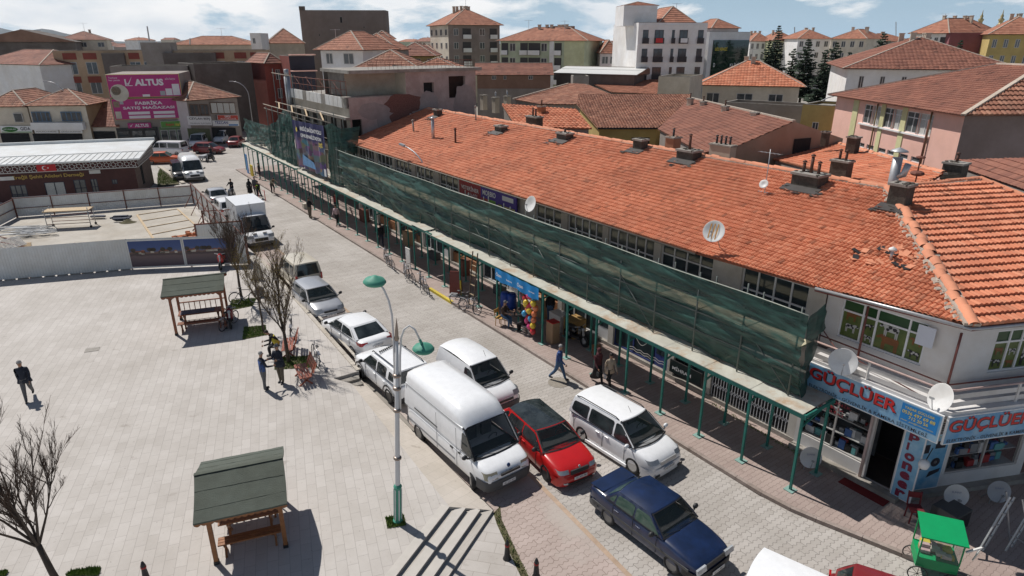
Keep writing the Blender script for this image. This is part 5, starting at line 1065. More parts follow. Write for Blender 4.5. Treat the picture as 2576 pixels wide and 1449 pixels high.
 # side=+1: the photographed wheels are on the vehicle's left (+y); -1: right
def hood_line(h,z0,z1,xh,zh,xr,zr_,xe,ze):return [(h,z0),(h-.12,z1),(xh,zh),(xr,zr_),(xe,ze)]
# white panel van: heading towards camera; visible side is its right side (west) => side=-1
P,a=midpt((1193,1228),(1052,1098),-1,1.95,(1.75,-1.75))
t,k=car('white high roof panel van parked beside the ramp with its front wheel turned','panel_van','van',P,a,5.5,1.97,P_white,[(-2.75,1.15),(1.9,1.18),(2.35,1.06),(2.62,.98),(2.75,.8)],wb=(1.85,-1.68),Rw=.34,cabin=dict(zb=1.14,zr=2.02,xa0=2.12,xa1=1.33,xd0=-2.7,xd1=-2.66,bf=.12,br=.02,seams=[(1.02,.42,1.95),(-.28,.45,1.9),(-2.55,.4,1.95)]),side=[[(2.0,1.24),(1.28,1.24),(1.3,1.9),(1.5,1.9)],[(1.98,1.24),(2.08,1.22),(1.56,1.88),(1.5,1.9)]],tumble=.1,rim=M_hub,spokes='steel',clear=.3,rearwin=False,seam=M_seamW,turn=R(-22),handles=False)
m=MB(); h=2.75
sec=lambda x,w_,z0,z1:[V3(x,w_,z0),V3(x,w_*.985,lerp(z0,z1,.5)),V3(x,w_*.9,lerp(z0,z1,.88)),V3(x,w_*.6,z1),V3(x,0,z1+.03),V3(x,-w_*.6,z1),V3(x,-w_*.9,lerp(z0,z1,.88)),V3(x,-w_*.985,lerp(z0,z1,.5)),V3(x,-w_,z0)]
m.grid([sec(x,w_,1.98,z) for x,w_,z in ((1.36,.8,2.05),(1.3,.82,2.14),(1.12,.86,2.34),(.88,.88,2.48),(.5,.885,2.53),(-.5,.885,2.55),(-2.4,.885,2.55),(-2.58,.88,2.5),(-2.66,.85,2.2),(-2.67,.84,2.0))],P_white); m.build('high_roof',P_white,t)
m=MB();
for s in (1,-1):m.box(-2.3,.9,s*.985-.01,s*.985+.008,.62,.7,M_seamW); m.box(-1.9,-.28,s*.955-.012,s*.955+.02,1.27,1.31,M_trim)
[m.box(-2.6,1.3,s*.975-.006,s*.975+.006,1.13,1.142,M_seamW) for s in (1,-1)]; [m.box(-2.6,1.2,s*.9-.01,s*.9+.004,1.99,2.005,M_seamW) for s in (1,-1)]; m.build('side_rail',M_gtrim,t)
band(t,'bumper',M_gtrim,2.75,.98,.3,.68,1,.55,.06); band(t,'bumper',M_gtrim,2.75,.98,.35,.6,-1,.4,.04); plate(t,2.75,.5,1,'42 DU 421',-.1,.075)
front_box(t,'grille',M_black,2.80,-.38,.38,.79,.87,.05); [wrap(t,'headlight',M_headY,2.74,.48,.9,.72,.96,.18,s,1,.08) for s in (1,-1)]
m=MB(); m.lathe([(.07,0),(.06,.01),(0,.012)],12,mat('blue_badge',(.02,.05,.15),.3),Matrix.Translation((2.66,0,1.0))@Matrix.Rotation(1.1,4,'Y')); m.build('badge',M_steel,t)
m=MB(); m.box(.62,.8,-1.0,-.985,1.0,1.06,M_black); m.box(1.12,1.26,-1.0,-.985,1.02,1.08,M_black); m.build('door_handle',M_black,t)
# ---- red hatchback ----
P,a=midpt((1373,1203),(1282,1113),-1,1.72,(1.3,-1.3))
t,k=car('shiny red hatchback with black glass roof parked between the white van and white people carrier','parked_car','car',P,a,4.25,1.72,P_red,[(-2.12,.9),(-1.7,.98),(.85,.95),(1.5,.86),(1.95,.74),(2.12,.6)],wb=(1.3,-1.3),Rw=.31,cabin=dict(zb=.93,zr=1.37,xa0=1.22,xa1=.42,xd0=-1.95,xd1=-1.5,bf=.16,br=.1,seams=[(.72,.3,.9),(-.28,.3,.9),(-1.25,.4,.9)],handles=[-.1,-1.0]),side=[[(.98,.96),(-.24,.98),(-.24,1.33),(.42,1.32)],[(-.3,.98),(-1.25,1.0),(-1.2,1.31),(-.3,1.33)],[(-1.33,1.01),(-1.7,1.06),(-1.42,1.27),(-1.28,1.3)]],tumble=.2,roofm=M_cglass,rim=M_rimd,spokes=5,clear=.17)
[wrap(t,'headlight',M_head,2.1,.42,.76,.6,.74,.2,s,1,.07) for s in (1,-1)]; front_box(t,'grille',M_black,2.15,-.36,.36,.56,.7,.05,.02); band(t,'bumper',P_red,2.12,.86,.17,.5,1,.4,.05); plate(t,2.12,.42,1,'42 AFS 98',0,.07); front_box(t,'air_intake',M_black,2.185,-.5,.5,.2,.29,.03)
m=MB(); m.lathe([(.05,0),(.04,.012),(0,.014)],10,M_steel,Matrix.Translation((2.09,0,.77))@Matrix.Rotation(1.0,4,'Y')); m.build('badge',M_steel,t); [wrap(t,'fog_light',M_head,2.13,.5,.7,.26,.32,.03,s,1,0,off=.05) for s in (1,-1)]
# ---- white compact people carrier ----
P,a=midpt((1592,1188),(1467,1108),-1,1.76,(1.24,-1.24))
t,k=car('white compact people carrier with black side windows and roof rails standing on the road','parked_car','car',P,a,4.16,1.77,P_white,[(-2.08,.98),(1.0,1.0),(1.55,.93),(1.9,.8),(2.08,.62)],wb=(1.24,-1.24),Rw=.32,cabin=dict(zb=.98,zr=1.6,xa0=1.42,xa1=.52,xd0=-2.04,xd1=-1.9,bf=.18,br=.06,seams=[(.85,.32,.95),(-.2,.32,.95),(-1.7,.4,.95)],handles=[0.0,-.45]),side=[[(1.2,1.02),(.3,1.02),(.3,1.53),(.55,1.53)],[(.22,1.02),(-.95,1.03),(-.92,1.53),(.22,1.53)],[(-1.03,1.04),(-1.85,1.12),(-1.78,1.48),(-1.0,1.53)]],tumble=.2,mirrors=P_white,rim=M_rim,spokes=8,clear=.16)
for s in (1,-1):wrap(t,'headlight',M_head,2.05,.42,.8,.66,.8,.3,s,1,.1); m=MB(); m.tube([V3(.35,s*.66,1.62),V3(.2,s*.66,1.68),V3(-1.5,s*.66,1.7),V3(-1.75,s*.66,1.64)],.02,6); m.build('roof_rail',M_trim,t)
front_box(t,'grille',M_steel,2.11,-.4,.4,.6,.72,.04,.02); band(t,'bumper',P_white,2.08,.885,.14,.5,1,.45,.06); plate(t,2.08,.44,1,'42 UP 642',0,.08); front_box(t,'air_intake',M_black,2.15,.48,.72,.22,.3,.03); front_box(t,'air_intake',M_black,2.15,-.72,-.48,.22,.3,.03)
m=MB(); m.box(-1.0,1.0,-.93,-.86,.14,.24,P_white); m.box(-1.0,1.0,.86,.93,.14,.24,P_white); m.build('side_skirt',P_white,t)
m=MB(); m.tube([V3(.3,0,1.68),V3(.15,0,1.86)],.008,5); m.build('aerial',M_black,t)
# ---- navy saloon ----
P,a=midpt((1685,1434),(1532,1316),-1,1.66,(1.24,-1.24))
t,k=car('dusty navy blue old saloon standing in the road in front of the red hatchback','parked_car','car',P,a,4.3,1.66,P_navy,[(-2.15,.84),(-1.95,.93),(-1.35,.92),(.9,.9),(1.3,.86),(2.0,.72),(2.15,.62)],wb=(1.28,-1.2),Rw=.29,cabin=dict(zb=.89,zr=1.33,xa0=.98,xa1=.36,xd0=-1.48,xd1=-.98,bf=.08,br=.08,seams=[(.7,.3,.88),(-.2,.3,.88),(-1.0,.45,.88)],handles=[0.0,-.85]),gl=M_cglass2,side=[[(.78,.93),(-.17,.93),(-.17,1.27),(.32,1.27)],[(-.23,.93),(-.95,.94),(-.88,1.26),(-.23,1.27)],[(-1.0,.95),(-1.22,.98),(-1.0,1.18),(-.94,1.22)]],tumble=.17,rim=M_hub,spokes='steel',clear=.19,hl=M_headY)
[front_box(t,'headlight',M_head,2.17,s*.42,s*.8,.56,.7,.06,.04) for s in (1,-1)]; front_box(t,'grille',M_black,2.16,-.4,.4,.56,.67,.05,.03); band(t,'bumper',M_trim,2.15,.83,.28,.5,1,.5,.07); band(t,'bumper',M_gtrim,2.15,.83,.28,.5,-1,.5,.06); plate(t,2.15,.4,1,'42 H 8821',0,.1)
m=MB(); [m.box(-1.9,1.85,s*.825-.012,s*.825+.018,.48,.56,M_gtrim) for s in (1,-1)]; m.build('side_moulding',M_gtrim,t)
m=MB(); m.poly([V3(-2.1,-.7,.95),V3(-1.56,-.7,.955),V3(-1.5,.7,.955),V3(-2.1,.7,.95)],P_navy); m.build('boot_lid',P_navy,t)
# ---- white SUV seen from behind: heading away (its left side visible) ----
def away(pf,pr,W,wbx,side=1):return midpt(pf,pr,side,W,wbx)
P,a=away((912,950),(985,1014),1.82,(1.33,-1.33))
t,k=car('white off roader with roof rails and black wheel arches parked behind the lamp post','parked_car','car',P,a,4.3,1.82,P_white,[(-2.15,1.0),(.95,1.06),(1.6,1.0),(2.0,.9),(2.15,.75)],wb=(1.33,-1.33),Rw=.35,cabin=dict(zb=1.03,zr=1.56,xa0=1.15,xa1=.4,xd0=-2.05,xd1=-1.82,bf=.12,br=.06,seams=[(.75,.42,1.0),(-.25,.42,1.0),(-1.2,.6,1.0)],handles=[-.1,-.95]),side=[[(.92,1.08),(-.22,1.08),(-.22,1.5),(.42,1.5)],[(-.3,1.08),(-1.12,1.09),(-1.1,1.5),(-.3,1.5)],[(-1.32,1.12),(-1.78,1.16),(-1.68,1.42),(-1.32,1.46)]],tumble=.18,rim=M_rimd,spokes=6,clear=.28)
for s in (1,-1):
 m=MB(); m.tube([V3(.5,s*.62,1.58),V3(.4,s*.62,1.66),V3(-1.5,s*.62,1.67),V3(-1.7,s*.62,1.6)],.022,6); m.build('roof_rail',M_trim,t)
 for wx in (1.33,-1.33):m=MB(); m.grid([[V3(wx+(.42+e)*math.cos(q),s*(.915+.012),.35+(.42+e)*math.sin(q)) for e in (0,.075)] for q in [R(-5+19*i) for i in range(11)]],M_trim,True); m.build('wheel_arch_trim',M_trim,t)
 m=MB(); m.box(-2.1,-2.0,s*.78-.06,s*.78+.06,.85,1.15,M_tail); m.build('taillight',M_tail,t)
band(t,'bumper',M_trim,2.15,.91,.28,.55,-1,.4,.05); plate(t,2.15,.8,-1,'42 HL 87',0,.03); [wrap(t,'headlight',M_head,2.12,.5,.86,.78,.92,.2,s,1,.06) for s in (1,-1)]; front_box(t,'plate_recess',M_trim,-2.15,-.35,.35,.86,.92,.04)
m=MB(); [m.box(-1.3+.9*i,-1.22+.9*i,-.6,.6,1.635,1.66,M_trim) for i in range(0)]; [m.tube([V3(.33-.03*i,-.45+.1*i,1.665),V3(.4-.03*i,-.42+.1*i,1.69)],.035,6) for i in range(10)]; m.build('roof_lights',M_trim,t)
# ---- white saloon ----
P,a=away((829,852),(892,898),1.82,(1.32,-1.32))
t,k=car('white saloon with dark tinted windows parked behind the white off roader','parked_car','car',P,a,4.5,1.82,P_white,[(-2.25,.88),(-2.1,1.0),(-1.6,1.0),(1.0,.96),(1.6,.88),(2.05,.78),(2.25,.62)],wb=(1.32,-1.32),Rw=.32,cabin=dict(zb=.96,zr=1.4,xa0=1.3,xa1=.38,xd0=-1.85,xd1=-1.05,bf=.18,br=.1,seams=[(.78,.3,.93),(-.25,.3,.93),(-1.15,.45,.93)],handles=[-.1,-.95]),side=[[(1.0,.98),(-.24,1.0),(-.24,1.35),(.4,1.35)],[(-.3,1.0),(-1.42,1.04),(-1.0,1.31),(-.3,1.35)]],tumble=.2,mirrors=M_trim,rim=M_rim,spokes=10,clear=.18)
for s in (1,-1):wrap(t,'taillight',M_tail,2.22,.5,.86,.82,.98,.28,s,-1,.05); wrap(t,'headlight',M_head,2.22,.4,.85,.62,.76,.28,s,1,.08)
band(t,'bumper',P_white,2.25,.91,.2,.58,-1,.45,.05); band(t,'bumper',P_white,2.25,.91,.2,.55,1,.45,.05); plate(t,2.25,.72,-1,'42 ACF 07',0,.035)
# ---- silver hatchback facing the camera ----
P,a=midpt((768,805),(740,762),-1,1.73,(1.3,-1.3)); a=math.radians(-54); P=G(808,775)+V3(0,0,0); P=G(800,778)
t,k=car('silver hatchback facing the camera, parked behind the white saloon','parked_car','car',P,a,4.2,1.75,P_silver,[(-2.1,.95),(.95,.98),(1.5,.88),(1.95,.74),(2.1,.6)],wb=(1.3,-1.28),Rw=.31,cabin=dict(zb=.96,zr=1.44,xa0=1.3,xa1=.45,xd0=-1.95,xd1=-1.5,bf=.18,br=.1,seams=[(.8,.3,.93),(-.2,.3,.93),(-1.15,.45,.93)],handles=[-.05,-.95]),side=[[(1.05,1.0),(-.2,1.01),(-.2,1.38),(.45,1.38)],[(-.27,1.01),(-1.2,1.03),(-1.15,1.36),(-.27,1.38)],[(-1.28,1.05),(-1.7,1.12),(-1.45,1.3),(-1.25,1.33)]],tumble=.2,rim=M_hub,spokes='steel',clear=.18)
for s in (1,-1):wrap(t,'headlight',M_head,2.06,.42,.82,.62,.78,.3,s,1,.12)
front_box(t,'grille',M_black,2.13,-.36,.36,.56,.66,.04,.03); band(t,'bumper',P_silver,2.1,.87,.18,.5,1,.45,.05); m=MB(); band(t,'bumper_strip',M_trim,2.1,.88,.36,.43,1,.4,.065); plate(t,2.1,.42,1,'42 ZT 550',0,.1)
# ---- beige estate van behind the tree, seen from the rear ----
t,k=car('beige estate with dark rear window parked behind the bare trees','parked_car','car',G(752,722)+V3(-.25,.9,0),math.radians(126),4.1,1.7,P_beige,[(-2.05,.95),(1.0,.98),(1.6,.9),(2.05,.7)],wb=(1.25,-1.25),Rw=.3,cabin=dict(zb=.95,zr=1.72,xa0=1.25,xa1=.55,xd0=-2.0,xd1=-1.85,bf=.12,br=.05,rv=.1),side=[[(.98,1.0),(.1,1.0),(.1,1.6),(.5,1.6)],[(0,1.0),(-.9,1.0),(-.9,1.6),(0,1.6)],[(-1.0,1.0),(-1.8,1.0),(-1.75,1.6),(-1.0,1.6)]],tumble=.15,rim=M_hub,spokes='steel',detail=1)
for s in (1,-1):m=MB(); m.box(-2.08,-2.0,s*.75-.05,s*.75+.05,.7,1.1); m.build('taillight',M_tail,t)
band(t,'bumper',M_trim,2.05,.86,.25,.5,-1,.3,.05)
# ---- small white van behind the high roof van ----
P=G(1216,1010)+V3(-.85,1.45,0); P=G(1200,988)
t,k=car('rounded white small van standing on the road behind the high roof van','small_van','van',P,math.radians(-53),4.1,1.72,P_white,[(-2.05,1.0),(1.0,1.05),(1.5,.98),(1.9,.8),(2.05,.62)],wb=(1.28,-1.25),Rw=.31,cabin=dict(zb=1.02,zr=1.72,xa0=1.42,xa1=.62,xd0=-2.0,xd1=-1.85,bf=.16,br=.05),side=[[(1.15,1.06),(.25,1.06),(.25,1.6),(.65,1.6)]],tumble=.17,rim=M_hub,spokes='steel',clear=.2,rearwin=False,roofcrown=.1,rake=.08)
for s in (1,-1):wrap(t,'headlight',M_head,2.02,.45,.82,.68,.86,.25,s,1,.12)
band(t,'bumper',M_gtrim,2.05,.86,.2,.5,1,.4,.06); front_box(t,'grille',M_black,2.08,-.4,.4,.56,.64,.04,.02); m=MB(); m.tube([V3(.4,.2,1.84),V3(.25,.2,2.05)],.008,5); m.build('aerial',M_black,t)
# ---- white box lorry ----
def boxvan(label,P,a,box=True,paintm=P_white,H=2.6,L=5.6,cat='lorry',name='box_lorry'):
 t,k=car(label,name,cat,P,a,L,2.0,paintm,[(-L/2,.9 if box else 1.25),(L/2-1.7,.95 if box else 1.25),(L/2-.95,1.2),(L/2-.3,1.05),(L/2,.75)],wb=(L/2-.95,-L/2+1.2),Rw=.35,cabin=dict(zb=1.15,zr=2.1,xa0=L/2-.72,xa1=L/2-1.55,xd0=(L/2-2.3) if box else -L/2+.05,xd1=(L/2-2.25) if box else -L/2+.1,bf=.14,br=.02),side=[[(L/2-.85,1.22),(L/2-1.75,1.22),(L/2-1.75,1.95),(L/2-1.4,1.95)]],tumble=.13,rim=M_hub,spokes='steel',clear=.3,rearwin=False,detail=2 if box else 1)
 h=L/2
 for s in (1,-1):wrap(t,'headlight',M_head,h-.04,.5,.95,.82,1.04,.25,s,1,.1)
 band(t,'bumper',M_gtrim,h,1.0,.35,.55,1,.4,.05); front_box(t,'grille',M_black,h+.05,-.45,.45,.62,.84,.05,.03)
 m=MB(); [m.box(h-.42,h-.3,s*.35-.14,s*.35+.14,1.105,1.13,M_trim) for s in (1,-1)]; m.build('bonnet_vent',M_trim,t)
 if box:
  m=MB(); m.box(-h-.1,h-2.15,-1.03,1.03,.85,2.9); m.build('cargo_box',P_white,t); m=MB(); [m.box(-h-.11,h-2.14,s*1.035-.008,s*1.035+.008,z,z+.06,M_steel) for s in (1,-1) for z in (.85,2.85)]; m.build('box_edge',M_steel,t)
 else:
  m=MB(); m.grid([[V3(x,y*.86,2.08+z*math.sqrt(max(0,1-(y*.97)**4))) for y in [-1+i/5 for i in range(11)]] for x,z in ((h-1.6,.06),(h-1.9,.3),(h-2.4,.42),(-h+.3,.42),(-h+.12,.05))]); m.build('high_roof',paintm,t)
 return t
boxvan('white box lorry facing the camera beside the site fence',G(655,615)+V3(-.95,1.2,0),math.radians(-56))
boxvan('white high roof van parked near the brick pavilion',G(492,455)+V3(-1,1.5,0),math.radians(-58),False,L=5.5,cat='van',name='panel_van')
# far small cars -----------------------------------------------------
def hatch(label,P,deg,pm,kind='hatch',L=4.0,W=1.68,group=None,name='parked_car',cat='car',gl=M_cglass,rl=True):
 h=L/2
 if kind=='saloon':top=[(-h,.8),(-h+.2,.92),(.9,.9),(h-.2,.75),(h,.6)]; cb_=dict(zb=.89,zr=1.36,xa0=1.0,xa1=.35,xd0=-1.5,xd1=-1.0); sd_=[[(.8,.93),(-.2,.93),(-.2,1.3),(.3,1.3)],[(-.27,.93),(-1.15,.95),(-.95,1.28),(-.27,1.3)]]
 elif kind=='van':top=[(-h,1.0),(h-1.0,1.05),(h-.25,.9),(h,.65)]; cb_=dict(zb=1.02,zr=1.78,xa0=h-.65,xa1=h-1.4,xd0=-h+.05,xd1=-h+.15); sd_=[[(h-.95,1.06),(h-1.8,1.06),(h-1.8,1.65),(h-1.35,1.65)],[(h-1.9,1.06),(h-2.9,1.06),(h-2.9,1.65),(h-1.9,1.65)],[(h-3.0,1.06),(-h+.25,1.06),(-h+.28,1.65),(h-3.0,1.65)]]
 else:top=[(-h,.92),(.9,.95),(h-.2,.76),(h,.6)]; cb_=dict(zb=.93,zr=1.42,xa0=1.15,xa1=.4,xd0=-h+.1,xd1=-h+.5); sd_=[[(.95,.98),(-.2,.98),(-.2,1.35),(.42,1.35)],[(-.27,.98),(-1.2,.99),(-1.15,1.33),(-.27,1.35)]]
 t,k=car(label,name,cat,P,math.radians(deg),L,W,pm,top,wb=(h-.78,-h+.75),Rw=.3,cabin=cb_,side=sd_,gl=gl,tumble=.17,rim=M_hub,spokes='steel',detail=1,group=group)
 for s in (1,-1):front_box(t,'headlight',M_head,h+.01,s*.45,s*.75,.6,.72,.05,.03); m=MB(); m.box(-h-.015,-h+.04,s*.68-.1,s*.68+.1,.72,.86); m.build('taillight',M_tail,t)
 band(t,'bumper',M_trim,h,W/2,.25,.42,1,.3,.03); band(t,'bumper',M_trim,h,W/2,.25,.42,-1,.3,.03); return t
hatch('white hatchback behind the site fence nearest the white box lorry',G(575,548)+V3(-.6,1.2,0),124,P_white)
hatch('pale silver saloon parked between the white high roof van and a white hatchback',G(548,518)+V3(-.6,1.3,0),124,P_silver,'saloon')
hatch('black off roader mostly hidden behind the far white high roof van',G(440,452)+V3(.3,.9,0),-60,P_black,'van',4.4,1.8)
hatch('orange old saloon parked beside the brick pavilion',G(410,414)+V3(-.3,1,0),15,P_orange,'saloon',4.0,1.6,gl=M_cglass2)
hatch('white minibus like car parked side-on beyond the orange saloon',G(424,392)+V3(-.3,.9,0),172,P_white,'van',4.9,1.9)
hatch('dark red hatchback crossing in front of the parked white vans',G(527,388)+V3(-.3,.8,0),-8,P_dred)
hatch('white van with red lettered windows parked under the shop row',G(492,372)+V3(0,1.3,0),-78,P_white,'van',4.6,1.8)
hatch('small white car parked facing out between a white van and a red car',G(551,362)+V3(0,1.2,0),-85,P_white,'van',3.6,1.5)
hatch('dark red saloon parked at the far end of the green canopy',G(588,370)+V3(0,1.2,0),97,P_dred,'saloon',4.1,1.6)
hatch('grey car cut off by the left edge in front of the grocery shop',G(2,352)+V3(0,0,0),35,P_grey)
hatch('black car at the left edge behind the grey car',G(22,338)+V3(0,0,0),30,P_black)
hatch('white roofed car half hidden behind the pavilion roof',G(88,386,1.4)+V3(0,0,-1.4),175,P_white)
hatch('second white roofed car half hidden behind the pavilion roof',G(130,384,1.4)+V3(0,0,-1.4),178,P_white,'van',3.8)
t=boxvan('white delivery van with pink lettering on its side parked by the pink shop',G(276,356,2.2)+V3(0,0,-2.2),math.radians(186),False,L=5.0,cat='van',name='panel_van'); m=MB(); text(m,'altus',V3(-1.7,1.02,1.3),V3(-1,0,0),UP,0.01,.01,M_sr)
m=MB(); m.box(-2.3,-.9,-1.03,-1.01,1.2,1.8); m.box(-2.3,-.9,1.01,1.03,1.2,1.8); m.build('pink_lettering',mat('magenta_print',(.45,.03,.2),.5),t)
# cars cut by the lower edge
hatch('white car cut off by the bottom edge with its tailgate raised',G(1985,1498)+V3(.15,-1.95,0),-38,P_white,'van',4.4,1.8)
hatch('dark red car cut off by the bottom edge near the green cart',G(2170,1478)+V3(.25,-1.85,0),-28,P_dred,'hatch',4.0,1.65)
# ================= gazebos =================
M_shing=mat('green_grey_shingles',(.095,.11,.092),.95,.12,3,.5,40,stains=.12); M_gw=mat('varnished_pine',(.26,.105,.035),.55,.25,7,.3,50); M_gw2=mat('reddish_pine',(.24,.085,.04),.6,.25,7,.3,50)
def gazebo(label,O,ang,Lx,wood,cloth=False,D=2.75,ze=2.2,zr_=2.62):
 t=thing('picnic_gazebo',label,'gazebo',O,ang,'wooden picnic gazebos on the plaza'); u=V3(1,0,0); v=V3(0,1,0)
 m=MB(); sag=.03; N=12
 def slope(y0,z0,y1,z1):
  rows=[]
  for j in range(9):
   f=j/8; zz=lerp(z0,z1,f)+.02*math.sin(f*40)*0; rows.append([V3(Lx*i/N+(.02*math.sin(f*3) if i in (0,N) else 0),lerp(y0,y1,f),zz+.012*noise.noise(Vector((i*.8,f*5,ang)))) for i in range(N+1)])
  return rows
 a=slope(0,ze,D/2,zr_); b_=slope(D,ze,D/2,zr_); m.grid(a); m.grid(b_,None,True,True)
 for rows in (a,b_):m.grid([[p-UP*.05 for p in r] for r in rows],wood,False)
 for rows in (a,b_):m.grid([[p,p-UP*.05] for p in rows[0]],None,False); m.grid([[r[0],r[0]-UP*.05] for r in rows],None,False); m.grid([[r[-1],r[-1]-UP*.05] for r in rows],None,False)
 for k in (2,5):
  f=k/8;
  for y0,sg in ((0,1),(D,-1)):y=y0+sg*f*D/2; z=lerp(ze,zr_,f)+.012; m.bar(V3(.02,y,z-.004),V3(Lx-.02,y+.02*math.sin(k),z-.004),.012,.006)
 m.bar(V3(0,D/2,zr_+.003),V3(Lx,D/2,zr_+.003),.12,.012); m.build('roof',M_shing,t)
 px=(.3,Lx-.22); py=(.38,D-.38)
 for x in px:
  for y in py:
   m=MB(); m.bar(V3(x,y,.06),V3(x,y,ze),.115,.115); m.box(x-.07,x+.07,y-.07,y+.07,0,.1,M_black); m.build('post',wood,t)
   for dx_,dy_ in (((.3 if x<Lx/2 else -.3),0),(0,(.3 if y<D/2 else -.3))):q=MB(); q.bar(V3(x,y,ze-.4),V3(x+dx_,y+dy_,ze-.08),.07,.05); q.build('brace',wood,t)
 for y in (.06,D-.06):
  m=MB(); n=14; P=[]
  for i in range(n*4+1):f=i/(n*4); P.append([V3(Lx*f,y,ze-.02),V3(Lx*f,y,ze-.13-.05*abs(math.sin(f*n*math.pi)))])
  m.grid(P,None,False); m.build('fascia',wood,t)
 m=MB();
 for y in py:m.bar(V3(.1,y,ze-.06),V3(Lx-.1,y,ze-.06),.07,.1)
 for x in px:m.bar(V3(x,.15,ze-.06),V3(x,D-.15,ze-.06),.07,.08)
 m.build('beam',wood,t)
 # back rail with balusters, side rails
 m=MB(); y=D-.42; m.bar(V3(px[0],y,.95),V3(px[1],y,.95),.06,.05); m.bar(V3(px[0],y,.3),V3(px[1],y,.3),.05,.05); [m.bar(V3(lerp(px[0],px[1],k/9),y,.3),V3(lerp(px[0],px[1],k/9),y,.95),.035,.035) for k in range(1,9)]; m.build('railing',wood,t)
 for (y0,y1) in ((.5,.85),(1.75,2.1)):
  m=MB(); [m.box(px[0]+.08,px[1]-.08,y0+.12*k,y0+.12*k+.1,.43,.47) for k in range(3)]; m.build('bench_seat',wood,t)
  for x in (px[0]+.25,px[1]-.25):q=MB(); q.bar(V3(x,y0,0),V3(x,y1,.43),.06,.05); q.bar(V3(x,y1,0),V3(x,y0,.43),.05,.06); q.build('bench_leg',wood,t)
 m=MB(); [m.box(px[0]+.1,px[1]-.1,1.0+.14*k,1.0+.14*k+.125,.72,.76) for k in range(5)]; m.build('table_top',wood,t)
 for x in (px[0]+.35,px[1]-.35):q=MB(); q.bar(V3(x,1.0,0),V3(x,1.65,.72),.07,.06); q.bar(V3(x,1.65,0),V3(x,1.0,.72),.06,.07); q.build('table_leg',wood,t)
 if cloth:m=MB(); m.box(px[0]+.2,px[1]-.5,1.05,1.6,.765,.775); m.build('table_cloth',paving('checked_cloth',(.05,.06,.12),(.12,.12,.17),(.2,.18,.2),.08,.08,0,.01),t)
 return t
ga=math.radians(20.3)
gazebo('near wooden picnic gazebo with dark green roof at the bottom of the plaza',Vector((-8.36,13.54,ZP)),ga,2.35,M_gw,False,2.85,1.75,2.3)
gazebo('far wooden picnic gazebo with checked table cloth beside the bare trees',Vector((-16.74,28.47,ZP)),math.radians(19.6),2.78,M_gw2,True)
# ================= tall lamp post =================
M_lpw=mat('lamp_post_white',(.62,.62,.62),.4,.04,2); M_lpg=mat('lamp_green',(.06,.27,.19),.6,.08,2); M_brass=mat('lamp_post_ring',(.3,.24,.2),.4,.1,metal=.6)
B=G(1001,1312,ZP); lt=thing('lamp_post','tall white lamp post with two curved arms and green saucer lamps on the plaza','lamp post',B); lt.rotation_euler=(0,R(3.3),0)
m=MB(); m.tube([V3(0,0,.1),V3(0,0,1.3),V3(-.0,0,3.9),V3(0,0,6.1)],[.085,.075,.065,.05],12); m.build('pole',M_lpw,lt)
m=MB(); m.lathe([(.15,0),(.15,.06),(.11,.1),(.11,1.25),(.13,1.3),(.09,1.36)],12,None,smooth=False); [m.bar(V3(.115*math.cos(k*.524),.115*math.sin(k*.524),.12),V3(.115*math.cos(k*.524),.115*math.sin(k*.524),1.22),.03,.02,M_lpw) for k in range(0,12,2)]; m.build('fluted_base',M_lpg,lt)
for z in (2.3,3.9,4.6,5.0):m=MB(); m.lathe([(.09,z-.05),(.12,z-.02),(.12,z+.02),(.09,z+.05)],12); m.build('ring',M_brass,lt)
m=MB(); m.lathe([(.05,6.05),(.07,6.12),(.05,6.2),(.045,6.35),(.0,6.75)],8); m.build('finial',M_brass,lt)
def armpts(dx_,z0,z1,z2):return [V3(.05*(1 if dx_>0 else -1),0,z0),V3(.06*(1 if dx_>0 else -1),0,lerp(z0,z1,.5)),V3(dx_*.12,0,z1)]+[V3(lerp(dx_*.12,dx_,(1-math.cos(k*math.pi/8*1.15))/(1-math.cos(math.pi*1.15/1)) if False else k/8),0,z1+(z2*math.sin(k/8*math.pi*.78))) for k in range(1,9)]
for dx_,z0,z1,z2,nm in ((-.72,4.9,6.5,.5,'a'),(.72,3.8,6.0,.45,'b')):
 if dx_<0:pts=[V3(-.06,0,4.9),V3(-.08,0,6.0),V3(-.12,0,6.8),V3(-.2,0,7.2),V3(-.32,0,7.5),V3(-.46,0,7.7)]; hp_=V3(-.56,0,7.78)
 else:pts=[V3(.09,0,3.9),V3(.09,0,5.6),V3(.12,0,6.15),V3(.2,0,6.4),V3(.34,0,6.52),V3(.48,0,6.42),V3(.62,0,6.12)]; hp_=V3(.72,0,5.92)
 ao=MB(); ao.tube(pts,.028,8); ao=ao.build('lamp_arm',M_lpw,lt)
 m=MB(); m.tube([pts[-1],hp_],.04,8); Mx=Matrix.Translation(hp_)@Matrix.Rotation(.0,4,'Y'); m.lathe([(.06,.1),(.1,.06),(.24,.02),(.3,-.06),(.3,-.08),(.25,-.14),(.0,-.16)],22,None,Mx); m.build('lamp_head',M_lpg,lt)
